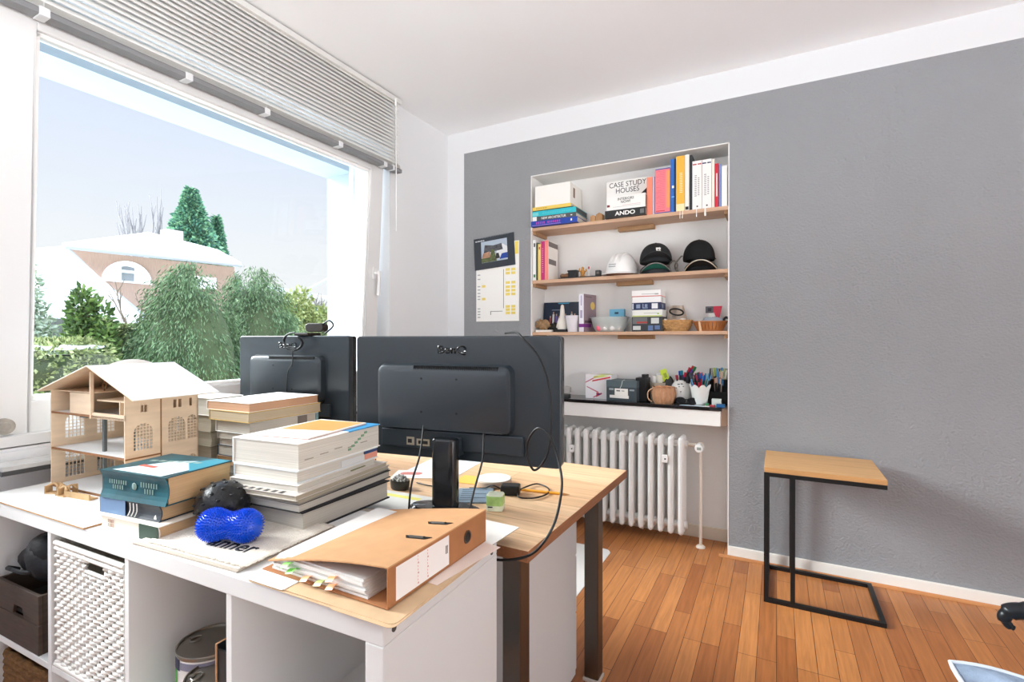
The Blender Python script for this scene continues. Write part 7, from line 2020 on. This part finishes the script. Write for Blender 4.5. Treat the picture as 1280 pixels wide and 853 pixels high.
# low house with a snowy roof at the right
lh = thing('low_house', 'low pale house with a snowy roof right of the weeping conifers', 'house', (-17, 0, GZ0))
b = MB(); b.box((-3, 10.3, 0), (0, 12.6, 2.15 + zo)); b.build('wall', mat('low_house_wall', (186, 178, 170), .8), lh)
b = MB(); V = [(0.4, 10.0, 2.15 + zo), (0.4, 12.9, 2.15 + zo), (-3.4, 11.6, 3.3 + zo), (-3.4, 10.4, 3.3 + zo)]
b._faces(V + [(v[0], v[1], v[2] - 0.1) for v in V], [(0, 1, 2, 3), (7, 6, 5, 4), (0, 4, 5, 1), (1, 5, 6, 2), (2, 6, 7, 3), (3, 7, 4, 0)]); b.build('roof', SNOW, lh)
gw = thing('garden_wall', 'low snow-topped garden wall at the right of the window view', 'wall', (-11.2, 6.8, GZ0))
b = MB(); b.box((-0.15, 0, 0), (0.15, 5.0, 1.5 + zo - 0.12)); b.build('wall', mat('garden_wall_grey', (178, 178, 170), .8), gw)
b = MB(); b.box((-0.25, -0.05, 1.5 + zo - 0.12), (0.25, 5.05, 1.5 + zo + 0.05)); b.build('snow_cap', SNOW, gw, bevel=0.04)
pg = thing('pergola', 'pale garden pergola with a tilted snowy roof, far right of the view', 'pergola', (-15.5, 12.2, GZ0))
b = MB(); V = [(0.5, -0.6, 2.95 + zo), (0.5, 2.6, 2.75 + zo), (-1.6, 2.6, 3.05 + zo), (-1.6, -0.4, 3.25 + zo)]
b._faces(V + [(v[0], v[1], v[2] - 0.1) for v in V], [(0, 1, 2, 3), (7, 6, 5, 4), (0, 4, 5, 1), (1, 5, 6, 2), (2, 6, 7, 3), (3, 7, 4, 0)]); b.build('roof', mat('pergola_roof', (176, 182, 186), .7), pg)
for y in (0.0, 2.2):
    b = MB(); b.box((0.25, y, 0), (0.37, y + 0.12, 2.8 + zo)); b.build('post', HW, pg)
b = MB(); b.tube([(0.6, 0.2, 3.0 + zo), (0.6, 1.6, 3.75 + zo)], 0.04, n=6); b.build('strut', mat('gutter_grey', (150, 152, 156)), pg)

# ------------------------------------------------------------------ daylight
W_ = bpy.data.worlds.new('winter_sky'); bpy.context.scene.world = W_; W_.use_nodes = True
nt = W_.node_tree; nt.nodes.clear()
wo = nt.nodes.new('ShaderNodeOutputWorld'); bgn = nt.nodes.new('ShaderNodeBackground')
tc = nt.nodes.new('ShaderNodeTexCoord'); sx = nt.nodes.new('ShaderNodeSeparateXYZ')
nt.links.new(tc.outputs['Generated'], sx.inputs[0])
rp2 = nt.nodes.new('ShaderNodeValToRGB'); cr = rp2.color_ramp
cr.elements[0].position = 0.0; cr.elements[0].color = (0.92, 0.93, 0.95, 1)
cr.elements[1].position = 1.0; cr.elements[1].color = (0.66, 0.80, 1.0, 1)
for p, c in ((0.5, (0.99, 0.99, 1.0, 1)), (0.575, (0.94, 0.955, 1.0, 1)), (0.66, (0.80, 0.865, 1.02, 1)), (0.75, (0.69, 0.79, 1.02, 1))):
    e = cr.elements.new(p); e.color = c
mr = nt.nodes.new('ShaderNodeMapRange'); mr.inputs['From Min'].default_value = -1; mr.inputs['From Max'].default_value = 1
nt.links.new(sx.outputs['Z'], mr.inputs['Value']); nt.links.new(mr.outputs['Result'], rp2.inputs['Fac'])
# an overcast winter sky: brighter towards the zenith
mz = nt.nodes.new('ShaderNodeMapRange'); mz.interpolation_type = 'SMOOTHSTEP'
mz.inputs['From Min'].default_value = 0.50; mz.inputs['From Max'].default_value = 0.85; mz.inputs['To Min'].default_value = SKY_LOW; mz.inputs['To Max'].default_value = SKY_HIGH
nt.links.new(sx.outputs['Z'], mz.inputs['Value'])
# added fill: background behind the viewer brightened, most below the horizon, to light the room
dp = nt.nodes.new('ShaderNodeVectorMath'); dp.operation = 'DOT_PRODUCT'; dp.inputs[1].default_value = (0.6, -0.8, 0.0)
nt.links.new(tc.outputs['Generated'], dp.inputs[0])
md = nt.nodes.new('ShaderNodeMapRange'); md.interpolation_type = 'SMOOTHSTEP'
md.inputs['From Min'].default_value = -0.1; md.inputs['From Max'].default_value = 0.7; md.inputs['To Min'].default_value = 0.0; md.inputs['To Max'].default_value = SKY_BACK
nt.links.new(dp.outputs['Value'], md.inputs['Value'])
gz = nt.nodes.new('ShaderNodeMapRange'); gz.inputs['From Min'].default_value = -0.25; gz.inputs['From Max'].default_value = 0.25; gz.inputs['To Min'].default_value = 3.6; gz.inputs['To Max'].default_value = 0.30
nt.links.new(sx.outputs['Z'], gz.inputs['Value'])
mg = nt.nodes.new('ShaderNodeMath'); mg.operation = 'MULTIPLY'; nt.links.new(md.outputs['Result'], mg.inputs[0]); nt.links.new(gz.outputs['Result'], mg.inputs[1])
ad = nt.nodes.new('ShaderNodeMath'); ad.operation = 'ADD'
nt.links.new(mz.outputs['Result'], ad.inputs[0]); nt.links.new(mg.outputs[0], ad.inputs[1])
nt.links.new(rp2.outputs['Color'], bgn.inputs['Color']); nt.links.new(ad.outputs[0], bgn.inputs['Strength']); nt.links.new(bgn.outputs[0], wo.inputs[0])

sun = bpy.data.lights.new('winter_sun', 'SUN'); sun.energy = SUN_E; sun.angle = rad(SUN_A); sun.color = (0.95, 0.98, 1.0)
so = bpy.data.objects.new('winter_sun', sun); COL.objects.link(so)
so.rotation_euler = Vector(SUN_D).to_track_quat('-Z', 'Y').to_euler(); so.location = (-8, 0, 8)
for (nm, loc, e, sz) in LAMPS:
    l = bpy.data.lights.new(nm, 'AREA'); l.shape = 'DISK'; l.size = sz; l.energy = e; l.color = (1.0, 0.975, 0.95)
    lo = bpy.data.objects.new(nm, l); COL.objects.link(lo); lo.location = loc

# ------------------------------------------------------------------ camera
cam = bpy.data.cameras.new('camera'); co = bpy.data.objects.new('camera', cam); COL.objects.link(co)
cam.sensor_width = 36.0; cam.lens = 623.38 / 1280 * 36.0; cam.clip_start = 0.02; cam.clip_end = 300
co.location = (0, 0, 1.22); co.rotation_euler = (PI / 2 - 0.0046, 0, 0.4889)
sc = bpy.context.scene
sc.camera = co
sc.view_settings.view_transform = 'Standard'; sc.view_settings.look = 'None'; sc.view_settings.gamma = 1.0; sc.view_settings.use_curve_mapping = False
sc.view_settings.exposure = EXPOSURE
sc.cycles.max_bounces = 10; sc.cycles.diffuse_bounces = 6; sc.cycles.transparent_max_bounces = 12; sc.cycles.use_denoising = True; sc.cycles.sample_clamp_indirect = 8.0
